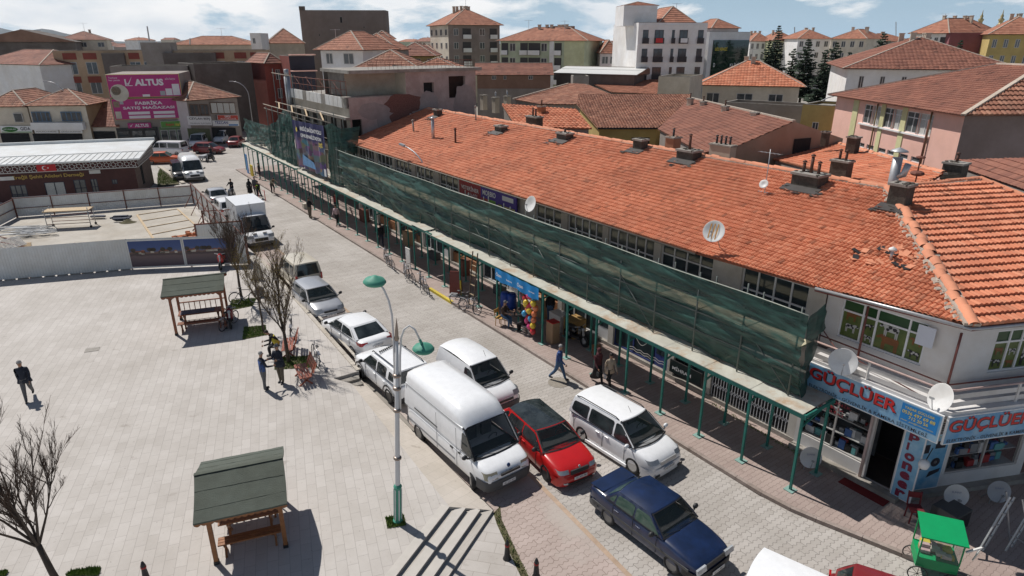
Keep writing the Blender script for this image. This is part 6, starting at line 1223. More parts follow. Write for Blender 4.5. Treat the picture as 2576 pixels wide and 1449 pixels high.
 # ================= bare trees =================
M_bark=mat('grey_brown_bark',(.085,.065,.05),.95,.25,8,.7,30); M_twig=mat('fine_twigs',(.11,.075,.055),.95,.25,8); M_bud=mat('yellow_green_buds',(.27,.2,.05),.9,.3,9)
def bare_tree(label,P,H_,fork,spread,seed,lean=(0,0),r0=.07,limbs=6,twigs=7,buds=0,col=M_bark,density=1.0):
 t=thing('bare_tree',label,'tree',P,0,'bare young trees on the plaza'); rn=random.Random(seed); top=V3(lean[0]*fork,lean[1]*fork,fork)
 m=MB(); m.tube([V3(0,0,0),V3(lean[0]*fork*.5+rn.uniform(-.03,.03),lean[1]*fork*.5,fork*.5),top],[r0*1.15,r0*.95,r0*.8],9); m.build('trunk',col,t)
 cr=MB(); bd=MB()
 def branch(p,d,L,r,lev):
  n=5 if lev<2 else 3; pts=[p]; q=p.copy(); dd=d.copy()
  for i in range(n):
   dd=(dd+V3(rn.uniform(-.16,.16),rn.uniform(-.16,.16),rn.uniform(.0,.14))).normalized(); q=q+dd*(L/n); pts.append(q.copy())
  cr.tube(pts,[max(.0028,r*(1-.8*i/n)) for i in range(n+1)],6 if lev==0 else (4 if lev==1 else 3),M_twig if lev>1 else col,cap=False)
  if lev>=3:return
  k=int((twigs+(3 if lev==0 else 0))*density)
  for j in range(k):
   f=rn.uniform(.18,1); i=min(int(f*n),n-1); s=pts[i].lerp(pts[i+1],f*n-i); ax=V3(rn.uniform(-1,1),rn.uniform(-1,1),0).normalized()
   nd=(dd*1.0+ax*rn.uniform(.35,.8)*(1.1 if lev==0 else .8)+UP*.35).normalized(); branch(s,nd,L*rn.uniform(.25,.5),r*.42,lev+1)
   if buds and lev>=1:
    for _ in range(buds):e=s+nd*rn.uniform(0,.3)+V3(rn.uniform(-.08,.08),rn.uniform(-.08,.08),rn.uniform(-.08,.08)); a=rn.uniform(0,6); w_=.022; bd.mesh([e,e+V3(math.cos(a)*w_,math.sin(a)*w_,.012),e+V3(0,0,.04)],[(0,1,2)],M_bud)
 for i in range(limbs):
  a=i*2*math.pi/limbs+rn.uniform(-.3,.3); s=top-UP*rn.uniform(0,fork*.12)*(i%2); d=V3(math.cos(a)*spread+lean[0],math.sin(a)*spread+lean[1],1).normalized(); branch(s,d,(H_-fork)*rn.uniform(.5,.78),r0*.42,0)
 branch(top,V3(lean[0],lean[1],1).normalized(),(H_-fork)*.78,r0*.7,0)
 cr.build('crown',M_twig,t)
 if bd.v:bd.build('buds',M_bud,t)
 return t
bare_tree('bare tree between the far gazebo and the picture fence',G(609,756,ZP),5.4,1.75,.3,3,r0=.07,limbs=7,twigs=8)
bare_tree('thin leaning bare tree with yellow buds beside the far gazebo shadow',G(664,837,ZP),4.9,1.6,.42,5,(-.06,.1),r0=.05,limbs=4,twigs=5,buds=3)
bare_tree('bare tree with budding twigs rising beside the wooden bench',G(727,912,ZP),5.3,1.5,.4,9,(-.04,.03),r0=.085,limbs=6,twigs=7,buds=1)
bare_tree('big bare tree leaning into the lower left corner',G(166,1500,ZP),5.6,1.6,.5,14,(-.22,.05),r0=.085,limbs=7,twigs=8)
# ================= corrugated site fence =================
def corr_fence(mbx,A,B,z0,h,m,pitch=.1,amp=.012,h2=None):
 A,B=Vector(A),Vector(B); L=(B-A).length; d=(B-A)/L; p=V3(-d.y,d.x,0); n=int(L/pitch*3); P=[]
 for i in range(n+1):f=i/n; o=amp*(0,1,.6)[i%3]; hh=lerp(h,h2 or h,f); P.append([A+d*(L*f)+p*o+UP*(z0-A.z),A+d*(L*f)+p*o+UP*(z0-A.z+hh)])
 mbx.grid(P,m,False)
M_corr=mat('white_corrugated_sheet',(.64,.66,.66),.5,.05,1,stains=.08)
fz=ZP; ft=thing('site_fence','grey white corrugated hoarding around the building site','fence',G(200,690,ZP))
segs=[(G(-60,712,ZP),G(332,678,ZP),1.95),(G(332,678,ZP),G(628,665,ZP),1.95),(G(628,665,ZP),G(489,512,ZP),1.85),(G(489,512,ZP),G(43,547,ZP),1.6),(G(43,547,ZP),G(-60,600,ZP),1.5)]
for A,B,h_ in segs:m=MB(); corr_fence(m,A,B,ZP+.06,h_,M_corr,.16); m.build('sheeting',M_corr,ft,True)
for (A,B,h_),inn_ in zip(segs,(1,1,1,1,1)):
 L=(B-A).length; d=(B-A).normalized(); p=V3(-d.y,d.x,0); c=S(42,-15); p=p if (c-A).dot(p)>0 else -p; n=max(1,int(L/2.5))
 for i in range(n+1):m=MB(); q=A+d*(L*i/n)+p*.06; m.bar(q,q+UP*(h_+.05),.06,.06); m.build('fence_post',M_rust,ft,True)
 for z in (.75,h_):m=MB(); m.bar(A+p*.06+UP*z,B+p*.06+UP*z,.05,.04); m.build('fence_rail',M_rust,ft,True)
 if L>10 and A.x>-20:[setattr(m,'x',0) for m in ()]
A,B,h_=segs[2]; d=(B-A).normalized(); p=V3(d.y,-d.x,0); p=p if (S(42,-15)-A).dot(p)>0 else -p
for i in range(6):m=MB(); q=A+d*(3+i*3.2); m.bar(q+UP*1.5+p*.06,q+p*1.0+UP*.02,.05,.05); m.build('fence_strut',M_rust,ft,True)
m=MB(); [m.bar(segs[0][0].lerp(segs[0][1],(k+.1)/12)+UP*.03,segs[0][0].lerp(segs[0][1],(k+.9)/12)+UP*.03,.1,.06) for k in range(12)]; m.build('base_strip',M_conc,ft,True)
# printed pictures on the fence
def picmat(name,base,seed):
 m=bpy.data.materials.new(name); m.use_nodes=True; t=m.node_tree; b=t.nodes['Principled BSDF']; k=t.links.new; b.inputs['Roughness'].default_value=.4
 tc=t.nodes.new('ShaderNodeTexCoord'); sp=t.nodes.new('ShaderNodeSeparateXYZ'); k(tc.outputs['Generated'],sp.inputs[0])
 n=t.nodes.new('ShaderNodeTexNoise'); n.inputs['Scale'].default_value=7; n.inputs['Detail'].default_value=5; mp=t.nodes.new('ShaderNodeMapping'); mp.inputs['Location'].default_value=(seed,seed,0); mp.inputs['Scale'].default_value=(1,1,.5); k(tc.outputs['Generated'],mp.inputs[0]); k(mp.outputs[0],n.inputs[0])
 ad=t.nodes.new('ShaderNodeMath'); ad.operation='MULTIPLY_ADD'; k(n.outputs['Fac'],ad.inputs[0]); ad.inputs[1].default_value=.12; k(sp.outputs[2],ad.inputs[2])
 r=t.nodes.new('ShaderNodeValToRGB'); e=r.color_ramp.elements; e[0].position=.05; e[0].color=(.075,.05,.07,1); e[1].position=1.0; e[1].color=(.02,.055,.19,1)
 for pos,c in ((.3,(.1,.07,.085,1)),(.45,(.13,.085,.09,1)),(.52,(.05,.03,.04,1)),(.6,(.16,.09,.07,1)),(.66,(.06,.1,.22,1)),(.8,(.03,.07,.22,1))):x=e.new(pos); x.color=c
 k(ad.outputs[0],r.inputs[0]); k(r.outputs[0],b.inputs['Base Color']); return m
for lab,(xa,ya,yb_),(xb,yc,yd) in (('left dark blue street scene picture on the site fence',(334,604,676),(466,601,673)),('right dark blue street scene picture on the site fence',(473,600,672),(602,596,664))):
 A,B=segs[1][0],segs[1][1]; d=(B-A).normalized(); nr=V3(d.y,-d.x,0); Q0_=A+nr*.05
 c=[PP(xa,yb_,Q0_,nr),PP(xb,yd,Q0_,nr)]; t=thing('fence_picture',lab,'picture',V3(c[0].x,c[0].y,ZP+.1),0,'printed pictures on the hoarding')
 q=[V3(c[0].x,c[0].y,ZP+.18),V3(c[1].x,c[1].y,ZP+.18)]; m=MB(); m.poly([q[0],q[1],q[1]+UP*1.68,q[0]+UP*1.68]); m.build('print',picmat('street_scene_print',(.1,.1,.1),len(lab)%7),t,True)
 m=MB(); fr=-nr*.004; m.poly([q[0]+fr-d*.06-UP*.08,q[1]+fr+d*.06-UP*.08,q[1]+fr+d*.06+UP*1.76,q[0]+fr-d*.06+UP*1.76]); m.build('white_border',M_white,t,True)
 m=MB(); rn=random.Random(len(lab))
 L=(q[1]-q[0]).length
 for k in range(14):x=rn.uniform(.1,L-.4); w_=rn.uniform(.15,.4); z=.85+rn.uniform(-.05,.05); O=q[0]+d*x+UP*z+nr*.004; m.poly([O,O+d*w_,O+d*w_+UP*.12,O+UP*.12],M_cream if k%3 else M_chim); m.poly([O+UP*.12-d*.03+nr*.001,O+d*(w_+.03)+UP*.12+nr*.001,O+d*(w_*.6)+UP*.2+nr*.001,O+d*(w_*.3)+UP*.2+nr*.001],M_tileC)
 for k in range(5):x=rn.uniform(.1,L-.2); O=q[0]+d*x+UP*1.1+nr*.006; m.poly([O+d*(.16*math.cos(a))+UP*(.13*math.sin(a)) for a in [j*.785 for j in range(8)]],M_chim)
 m.build('printed_houses',M_cream,t,True)
 # inner sheet gate with red posts, rising behind the picture fence
it=thing('site_gate','white corrugated gate leaf with rusty red top rail inside the hoarding corner','gate',G(560,640,ZP)); A,B=G(503,640,ZP),G(618,630,ZP); m=MB(); corr_fence(m,A,B,ZP+.3,1.75,M_corr,.16); m.build('sheeting',M_corr,it,True)
m=MB(); m.bar(A+UP*2.1,B+UP*2.1,.08,.08); m.build('top_rail',M_rust,it,True); [MB_.build('gate_post',M_rust,it,True) for MB_ in []]
for q in (A,B):m=MB(); m.bar(q,q+UP*2.15,.08,.08); m.build('gate_post',M_rust,it,True)
# ================= building site =================
b=MB(); sp_=[G(60,552,ZP),G(480,518,ZP),G(560,640,ZP),G(330,676,ZP),G(-50,706,ZP),G(-50,610,ZP)]; b.poly([v+UP*.006 for v in sp_]); struct(b,'site_slab',mat('dusty_site_concrete',(.47,.44,.39),.95,.08,1.2,.2,20,stains=.15))
b=MB(); q=[G(345,541,ZP+.02),G(446,526,ZP+.02),G(512,585,ZP+.02),G(392,610,ZP+.02)]
for k in range(5):b.bar(q[0].lerp(q[3],k/4)+UP*.02,q[1].lerp(q[2],k/4)+UP*.02,.07,.04)
b.bar(q[0]+UP*.02,q[3]+UP*.02,.16,.05); b.bar(q[1]+UP*.02,q[2]+UP*.02,.12,.05)
tag(b.build('floor_battens',M_paleW),'thin timber battens laid in a grid on the site floor','battens')
def site_frame(label,P,ang,L,W,H,wheels=True):
 t=thing('work_platform',label,'platform',P,ang); m=MB(); m.box(-L/2,L/2,-W/2,W/2,H,H+.07); m.build('deck',M_paleW,t)
 for x in (-L/2+.1,L/2-.1):
  for y in (-W/2+.05,W/2-.05):m=MB(); m.tube([V3(x,y,.1),V3(x,y,H+.25)],.03,6); m.build('leg',M_steel,t); m=MB(); m.lathe([(0,-.03),(.09,-.03),(.09,.03),(0,.03)],10,None,Matrix.Translation((x,y,.09))@Matrix.Rotation(math.pi/2,4,'X')); m.build('wheel',M_black,t)
 for z in (.4,.9):
  for y in (-W/2+.05,W/2-.05):m=MB(); m.tube([V3(-L/2+.1,y,z),V3(L/2-.1,y,z)],.025,6); m.build('rail',M_rust,t)
 return t
site_frame('wheeled work platform with pale plank deck inside the hoarding',G(172,575,ZP)+V3(0,.5,0),R(13),3.2,1.1,1.35)
rn=random.Random(4); m=MB()
for i in range(34):a=R(20+rn.uniform(-14,14)); p=G(rn.uniform(20,105),rn.uniform(568,590),ZP+rn.uniform(.05,.35)); d=V3(math.cos(a),math.sin(a),rn.uniform(-.05,.05)); m.bar(p-d*1.2,p+d*1.2,.06,.05)
tag(m.build('steel_profile_stack',M_steel),'heap of loose grey metal profiles beside the wheeled platform','metal heap')
m=MB()
for i in range(10):p=G(8+i*2.4,604+i*2.2,ZP+.3); d=V3(math.cos(R(50)),math.sin(R(50)),.1); m.bar(p-d*.9,p+d*.9,.05,.05);
[m.bar(G(0,595+k*14,ZP+.3),G(60,612+k*8,ZP+.3),.06,.05,M_rust) for k in range(2)]
tag(m.build('metal_grille',M_steel),'stacked metal grilles with rusty bars at the left edge of the site','grille')
m=MB(); [m.bar(G(-10,618+k*2.2,ZP+.12),G(78,611+k*2.4,ZP+.12),.12,.06) for k in range(5)]; tag(m.build('timber_pile',M_paleW),'pale timber lengths lying behind the front hoarding','timber')
m=MB(); [m.obox(G(rn.uniform(243,315),rn.uniform(543,552),ZP+rn.uniform(.05,.3)),V3(rn.uniform(.3,.7),.05,0),V3(0,.12,0),V3(0,0,.05)) for k in range(14)]; tag(m.build('tarpaulin_heap',mat('dark_blue_tarpaulin',(.02,.03,.06),.6,.3,3)),'dark blue tarpaulin and boards against the back hoarding','tarpaulin')
m=MB(); P_=[]; c=G(322,560,ZP); rows=[]
for i in range(7):
 r_=.62*(1-i/6.5); rows.append([V3(c.x+r_*math.cos(a)*(1+.2*noise.noise(Vector((a,i,0)))),c.y+r_*math.sin(a)*.8,ZP+.02+.3*(i/6.5)**1.3) for a in [k*.524 for k in range(13)]])
m.grid(rows); tag(m.build('earth_heap',M_soil),'small heap of brown earth on the site floor','earth heap')
bt_=mat('orange_hollow_brick',(.42,.15,.07),.9,.25,5,.4,30)
k_=0
for i in range(46):
 x,y=(rn.uniform(462,500),rn.uniform(592,604)) if i>12 else (rn.uniform(436,458),rn.uniform(600,606)); lev=rn.choice([0,0,1,2]) if i>12 else rn.choice([0,1])
 p=G(x,y,ZP+.1)+UP*(.19*lev); a=rn.choice([R(12),R(14),R(100)]) if i>12 else rn.uniform(0,3); m=MB(); m.obox(V3(0,0,0),V3(math.cos(a),math.sin(a),0)*.14,V3(-math.sin(a),math.cos(a),0)*.095,UP*.09); o=m.build('hollow_brick',bt_); o.location=p
 tag(o,'orange hollow clay brick in the jumbled pile at the inner corner of the site','brick','hollow bricks piled on the site')
t=thing('prop_frame','rusty red steel frame with slanted braces standing by the side hoarding','frame',G(515,585,ZP)); A=G(518,592,ZP); m=MB(); m.bar(A,A+UP*1.9,.09,.09); m.bar(A+UP*1.1,A+V3(-1.6,1.3,0),.06,.06); m.bar(A+UP*1.85,A+V3(1.9,1.6,1.6),.06,.06); m.build('frame',M_rust,t,True); m=MB(); m.box(A.x+.1,A.x+2.4,A.y-.2,A.y+1.0,ZP+.4,ZP+.46); m.build('sheet',M_dg,t,True)
# ================= brick pavilion (association building) =================
pv=thing('brick_pavilion','low reddish brown pavilion with white roof and white lattice frieze','building',G(200,500,0)); zt_=3.9
fr_,fl_=G(350,398,zt_),G(-40,416,zt_); br2=G(391,364,zt_); dl=(fr_-fl_).normalized(); fl_=fr_-dl*17; bd_=(br2-fr_); bl_=fl_+bd_
M_roofw=mat('white_metal_roof',(.7,.72,.72),.35,.04,1,stains=.08,metal=.2); M_pb=mat('dark_reddish_cladding',(.085,.032,.028),.75,.15,2,.2,30); M_lat=mat('lattice_white',(.6,.58,.55),.6,.05); M_maroon=mat('maroon_backing',(.08,.02,.018),.8,.1)
m=MB(); sl_=UP*-.35
m.poly([fl_,fr_,br2+UP*.5,bl_+UP*.5]); m.poly([fl_,fl_-UP*.14,fr_-UP*.14,fr_]); m.poly([fr_,fr_-UP*.14,br2+UP*.36,br2+UP*.5]); up_=bd_.normalized()
for k in range(34):q=fl_+dl*(17*k/34); m.bar(q+UP*.03,q+bd_*.35+UP*.2,.03,.04)
m.bar(fl_+bd_*.36+UP*.2,fr_+bd_*.36+UP*.2,.1,.06); m.prism([bl_+UP*.5,br2+UP*.5,br2+UP*.75,bl_+UP*.75],bd_.normalized()*.25); m.build('roof',M_roofw,pv,True)
wi=.7; wA=fl_+dl*0+up_*wi; wB=fr_-dl*wi+up_*wi; wC=br2-dl*wi-up_*.6; m=MB(); fa=[(17-.7-a-b_,17-.7-a) for a,b_ in ()]
Lw=(wB-wA).length
def px2x(x):q=PP(x,450,wA,V3(dl.y,-dl.x,0)); return (q-wA).dot(dl)
wops=[(px2x(18),px2x(60),.2,1.9),(px2x(107),px2x(159),.2,2.0),(px2x(182),px2x(213),.5,2.1),(px2x(226),px2x(243),.6,2.1),(px2x(280),px2x(294),1.5,1.95)]
wops=[(max(.05,a),b_,c,d) for a,b_,c,d in wops if b_>.2]
wall_open(m,V3(wA.x,wA.y,0),dl,Lw,0,zt_-.15,wops,.15,M_pb); dB=(wC-wB); wall_open(m,V3(wB.x,wB.y,0),dB.normalized(),dB.length,0,zt_-.15,[(2.3,3.4,.8,3.0)],.15,mat('stone_cladding',(.17,.12,.1),.9,.3,4,.5,12)); m.build('wall',M_pb,pv,True)
for i,(a,b_,c,d) in enumerate(wops):window(pv,V3(wA.x,wA.y,0)+dl*a+UP*c,dl,b_-a,d-c,mat('navy_window_frame',(.012,.016,.04),.5),M_curt if i in (1,) else M_glassB,nx=3 if i==0 else 2,ny=2 if i in (0,2,3) else 1,inset=.05)
window(pv,V3(wB.x,wB.y,0)+dB.normalized()*2.3+UP*.8,dB.normalized(),1.1,2.2,M_black,M_glass,nx=2,inset=.05)
# lattice frieze
def lattice(A,B,z0,z1,nm='lattice_frieze'):
 m=MB(); d=(B-A); L=d.length; d.normalize(); nn=V3(d.y,-d.x,0); h=z1-z0; m2=MB(); m2.poly([V3(A.x,A.y,z0),V3(B.x,B.y,z0),V3(B.x,B.y,z1),V3(A.x,A.y,z1)]); m2.build('frieze_backing',M_maroon,pv,True); O=V3(A.x,A.y,z0)+nn*.04
 for zz in (0,h):m.bar(O+UP*zz,O+d*L+UP*zz,.03,.07)
 n=int(L/.55); w_=L/n
 for i in range(n):
  c=O+d*(w_*(i+.5))+UP*(h/2)
  for k in range(6):a=k*math.pi/3+.26; q=c+d*(.2*math.cos(a))+UP*(.2*math.sin(a)); q2=c+d*(.2*math.cos(a+math.pi/3))+UP*(.2*math.sin(a+math.pi/3)); m.bar(q,q2,.02,.04); e=c+d*(w_*.55*math.cos(a))+UP*max(-h/2,min(h/2,.42*math.sin(a))); m.bar(q,e,.02,.04)
 m.build(nm,M_lat,pv,True)
lattice(fl_+up_*.35,fr_-dl*.35+up_*.35,3.05,3.72); lattice(fr_-dl*.35+up_*.35,br2-dl*.35,3.05,3.85)
q=fl_+up_*.6+dl*(px2x(14)); m=MB()
A0_=V3(wA.x,wA.y,0)+V3(dl.y,-dl.x,0)*.04; fx_=px2x(0)
for k in range(5):
 pass
m=MB(); text(m,'Ereğli Şehit Aileleri Derneği',A0_+dl*px2x(33)+UP*2.35,dl,UP,px2x(214)-px2x(33),.42,mat('gold_lettering',(.5,.33,.06),.4,.1),.02,off=.03); m.build('lettering',M_sy,pv,True)
fxp=px2x(103); fA=fl_+up_*.33; fw_=(V3(fA.x,fA.y,0)); m=MB(); O=V3(fA.x,fA.y,3.08)+dl*(px2x(104)+.0)+V3(dl.y,-dl.x,0)*.1; M_flag=mat('flag_red',(.5,.015,.02),.6,.05); m.poly([O,O+dl*1.5,O+dl*1.5+UP*.6,O+UP*.6],M_flag); nn=V3(dl.y,-dl.x,0)
m.poly([O+nn*.01+dl*(.6+.19*math.cos(a))+UP*(.3+.19*math.sin(a)) for a in [k*.314 for k in range(20)]],M_sw); m.poly([O+nn*.014+dl*(.65+.15*math.cos(a))+UP*(.3+.15*math.sin(a)) for a in [k*.314 for k in range(20)]],M_flag); m.mesh([O+nn*.014+dl*(.88+(.09 if k%2==0 else .035)*math.cos(math.pi+k*.6283))+UP*(.3+(.09 if k%2==0 else .035)*math.sin(math.pi+k*.6283)) for k in range(10)],[tuple(range(10))],M_sw); m.build('flag',M_flag,pv,True)
m=MB(); [m.obox(A0_+dl*px2x(x)+UP*z+nn*.03,dl*(w_/2),nn*.02,UP*.16) for x,z,w_ in ((18,2.55,1.1),(243,2.75,.9))]; m.build('notice_board',M_white,pv,True)
# ================= bench, bicycles, bollards =================
M_bw=mat('red_brown_slats',(.28,.08,.045),.5,.2,5)
c1=G(747,960,ZP); c2=G(783,950,ZP)
t=thing('park_bench','reddish slatted wooden bench beside the bare tree on the plaza','bench',G(760,962,ZP)+V3(.05,.25,0),R(-62),'slatted wooden benches')
m=MB(); [m.box(-.7,.7,-.3+.13*k,-.2+.13*k,.42,.45) for k in range(4)]; m.build('seat',M_bw,t); m=MB(); [m.obox(V3(0,.3+.06*k,.6+.15*k),V3(.7,0,0),V3(0,.01,.0),V3(0,.02,.055)) for k in range(3)]; m.build('backrest',M_bw,t)
for x in (-.5,.5):
 m=MB(); m.bar(V3(x,-.32,0),V3(x,.25,.42),.05,.06); m.build('leg',M_bw,t); m=MB(); m.bar(V3(x,.22,0),V3(x,-.2,.42),.05,.06); m.bar(V3(x,.15,.3),V3(x,.45,.98),.05,.05); m.build('leg',M_bw,t)
t3=dup(t,G(722,890,ZP)+V3(.1,.15,0),R(-75),'slatted wooden bench under the seated person in the yellow vest')
M_bk=mat('bicycle_black',(.025,.025,.028),.35,.2,coat=.3); M_bs=mat('bicycle_silver',(.4,.4,.42),.35,.1,metal=.6)
def ring(m,c,r_,rr,ax,mm,n=20):m.tube([c+V3(r_*math.cos(2*math.pi*k/n),0,r_*math.sin(2*math.pi*k/n)) for k in range(n+1)],rr,5,mm,cap=False)
def bicycle(label,P,ang,tilt=0,fm=M_bk,group='parked bicycles'):
 t=thing('bicycle',label,'bicycle',P,0,group); t.rotation_euler=(tilt,0,ang)
 for x in (-.52,.52):
  m=MB(); ring(m,V3(x,0,.34),.33,.02,None,M_tyre); ring(m,V3(x,0,.34),.3,.01,None,M_bs); [m.tube([V3(x,0,.34),V3(x+.3*math.cos(k*.524),0,.34+.3*math.sin(k*.524))],.003,3,M_bs) for k in range(12)]; m.build('wheel',M_tyre,t)
 m=MB(); bb=V3(-.08,0,.3); st=V3(-.2,0,.8); hd=V3(.34,0,.78); hb=V3(.4,0,.62)
 for a,b_ in ((bb,st),(st,hd),(bb,hb),(hd+V3(-.02,0,.12),hb),(V3(-.52,0,.34),bb),(V3(-.52,0,.34),st-UP*.05),(hb,V3(.52,0,.34))):m.tube([a,b_],.018,6)
 m.build('frame',fm,t)
 m=MB(); m.tube([V3(.28,-.27,.97),V3(.34,-.1,.95),V3(.33,0,.92),V3(.34,.1,.95),V3(.28,.27,.97)],.014,6); m.tube([hd,V3(.33,0,.93)],.015,6); m.build('handlebar',M_bs,t)
 m=MB(); m.mesh(*ellip(V3(-.24,0,.9),.14,.07,.035),None,True); m.tube([V3(-.2,0,.8),V3(-.23,0,.9)],.014,5); m.build('saddle',M_black,t)
 m=MB(); ring(m,V3(-.08,0,.3),.09,.012,None,M_bs,12); m.bar(V3(-.08,.07,.3),V3(.05,.09,.18),.02); m.bar(V3(-.08,-.07,.3),V3(-.2,-.09,.42),.02); m.build('crank',M_bs,t)
 m=MB(); m.bar(V3(-.35,0,.7),V3(-.75,0,.7),.12,.02); m.build('carrier',M_bs,t); return t
bicycle('black bicycle leaning on the bare tree by the far gazebo',G(618,764,ZP),R(12),R(-12))
bicycle('silver bicycle standing on the terrace beside the wooden bench',G(793,912,ZP),R(118),R(8),M_bs)
bicycle('dark bicycle behind the trunk of the bench tree',G(732,842,ZP),R(105),R(6))
bicycle('dark bicycle leaning against the right post of the far gazebo',G(577,822,ZP),R(80),R(5))
for i,(x,y,a,lb,fm) in enumerate([(969,657,-72,'leftmost bicycle of the row parked on the kerb',M_bk),(984,672,-60,'second bicycle from the left of the row on the kerb',M_bs),(1018,695,-75,'bicycle parked below the small white street sign',M_bs),(1035,706,-62,'bicycle next to the one below the street sign',M_bk),(1056,722,-80,'second bicycle from the right of the kerb row',M_bk),(1072,734,-66,'bicycle at the kerb nearest the yellow kerb stretch',M_bs),(1181,786,-40,'bicycle parked under the leaning ladder',M_bs),(1168,768,-15,'second bicycle half behind the leaning ladder',M_bk)]):bicycle(lb,G(x,y,.12),R(a),R(6 if i%2 else -6),fm)
def bollard(label,P):
 t=thing('bollard',label,'bollard',P,0,'black iron bollards'); m=MB(); m.lathe([(.13,0),(.12,.04),(.09,.1),(.07,.35),(.055,.5),(.07,.53),(.055,.58),(.03,.66),(0,.68)],12); m.build('body',M_black,t); m=MB(); m.lathe([(.072,.46),(.073,.5),(.062,.52)],12); m.build('red_band',mat('red_band',(.35,.02,.02),.5),t); return t
bollard('black bollard on the lower pavement beside the grass strip',G(1276,1405,.02)); bollard('black bollard cut off by the bottom edge',G(1349,1452,.02)); bollard('small black bollard at the bottom edge under the near gazebo',G(370,1462,ZP))
# stone boulders / sheet by tree
t=thing('standing_board','pale broken board leaning beside the fence corner behind the bare tree','board',G(647,705,ZP)); m=MB(); m.prism([V3(-.35,0,0),V3(.3,0,0),V3(.22,.15,.8),V3(-.1,.2,1.15)],V3(.05,.08,0)); m.build('panel',M_cream,t)
m=MB(); m.mesh(*ellip(V3(0,0,.28),.3,.26,.34,9,6),M_conc2,False); o=m.build('boulder',mat('mossy_stone',(.16,.14,.06),.95,.4,4,.8,8)); o.location=G(655,745,ZP); tag(o,'mossy round stone block behind the bare trees','stone')
# ================= the town behind =================
M_gw_={}
def wm(name,c,st=.2):return mat(name,tuple(min(.88,v*1.22) for v in c),.9,.08,.6,stains=st,sscale=.25)
W_grey=wm('grey_render',(.27,.24,.22)); W_dk=wm('dark_cement_render',(.135,.115,.105),.3); W_cream=wm('cream_wall',(.55,.5,.42)); W_white=wm('white_wall',(.66,.66,.66),.08); W_green=wm('pale_green_wall',(.4,.45,.33)); W_ygr=wm('yellow_green_wall',(.5,.52,.33)); W_pink=wm('pink_wall',(.76,.44,.37),.06); W_salm=wm('sandy_wall',(.42,.3,.2)); W_red=wm('brick_red_panel',(.24,.06,.045)); W_yel=wm('ochre_wall',(.45,.34,.13)); W_mar=wm('maroon_wall',(.22,.08,.09)); W_brk=wm('raw_brick_wall',(.24,.14,.1)); W_lil=wm('pale_lilac_wall',(.5,.45,.46)); W_beige=wm('beige_wall',(.45,.4,.33))
M_fr=mat('far_window_frame',(.5,.48,.46),.6,.1); M_fg=glassmat('far_window_glass',(.03,.035,.04),.12,tint2=(.1,.11,.12)); M_blk=mat('balcony_dark',(.05,.045,.045),.7)
def fwin(par,O,u,w_,h_,fr=None,gl=None,n=2,deep=.05,name='window'):
 nn=V3(u.y,-u.x,0); m=MB(); f=fr or M_fr; m.obox(O+u*(w_/2)+UP*(h_/2)+nn*.01,u*(w_/2),nn*deep*.5,UP*(h_/2),f); e=O+nn*(.013+deep*.5); t_=min(.09,w_*.1)
 for i in range(n):a,b_=w_*i/n+t_,w_*(i+1)/n-t_*.3*(i<n-1)-t_*(i==n-1); m.poly([e+u*a+UP*t_,e+u*b_+UP*t_,e+u*b_+UP*(h_-t_),e+u*a+UP*(h_-t_)],gl or M_fg)
 return m.build(name,f,par,True)
def hiproof(par,C,zt,h,over,m,cw=.5,ch=.5,prof=1,rid=None,gable=False,amp=.03):
 """C: four corner points front-left, front-right, back-right, back-left"""
 c=[Vector((p.x,p.y,zt)) for p in C]; cen=sum(c,Vector())/4; c=[p+(p-cen).normalized()*over*1.3 for p in c]; L1=(c[1]-c[0]).length; L2=(c[2]-c[1]).length
 if L1>=L2:a,b_=(c[0]+c[3])/2,(c[1]+c[2])/2; d=(b_-a).normalized(); k=0 if gable else L2/2*.98; r0,r1=a+d*k+UP*h,b_-d*k+UP*h; polys=[[c[0],c[1],r1,r0],[c[2],c[3],r0,r1],[c[1],c[2],r1],[c[3],c[0],r0]]
 else:a,b_=(c[0]+c[1])/2,(c[3]+c[2])/2; d=(b_-a).normalized(); k=0 if gable else L1/2*.98; r0,r1=a+d*k+UP*h,b_-d*k+UP*h; polys=[[c[1],c[2],r1,r0],[c[3],c[0],r0,r1],[c[0],c[1],r0],[c[2],c[3],r1]]
 for i,p in enumerate(polys):
  if gable and len(p)==3:q=MB(); q.poly(p); q.build('gable',W_brk,par,True); continue
  if (r0-cen).length>0 and i in (0,1,2,3):
   n_=(p[1]-p[0]).cross(p[2]-p[0]); n_=n_ if n_.z>0 else -n_
   if n_.dot(V3(0,0,CAMH)-p[0])<0:q=MB(); q.poly(p); q.build('roof',m,par,True); continue
   tile_roof('roof',p,m,par,cw=cw,ch=ch,prof=prof,amp=amp,step=.05,jit=.012)
 q=MB(); q.bar(r0+UP*.04,r1+UP*.04,.22,.1)
 if not gable:
  for e in (0,1,2,3):q.bar(c[e]+UP*.03,(r0 if (c[e]-r0).length<(c[e]-r1).length else r1)+UP*.04,.2,.08)
 q.poly([p-UP*.08 for p in c]); q.build('ridge',M_mort,par,True); return r0,r1
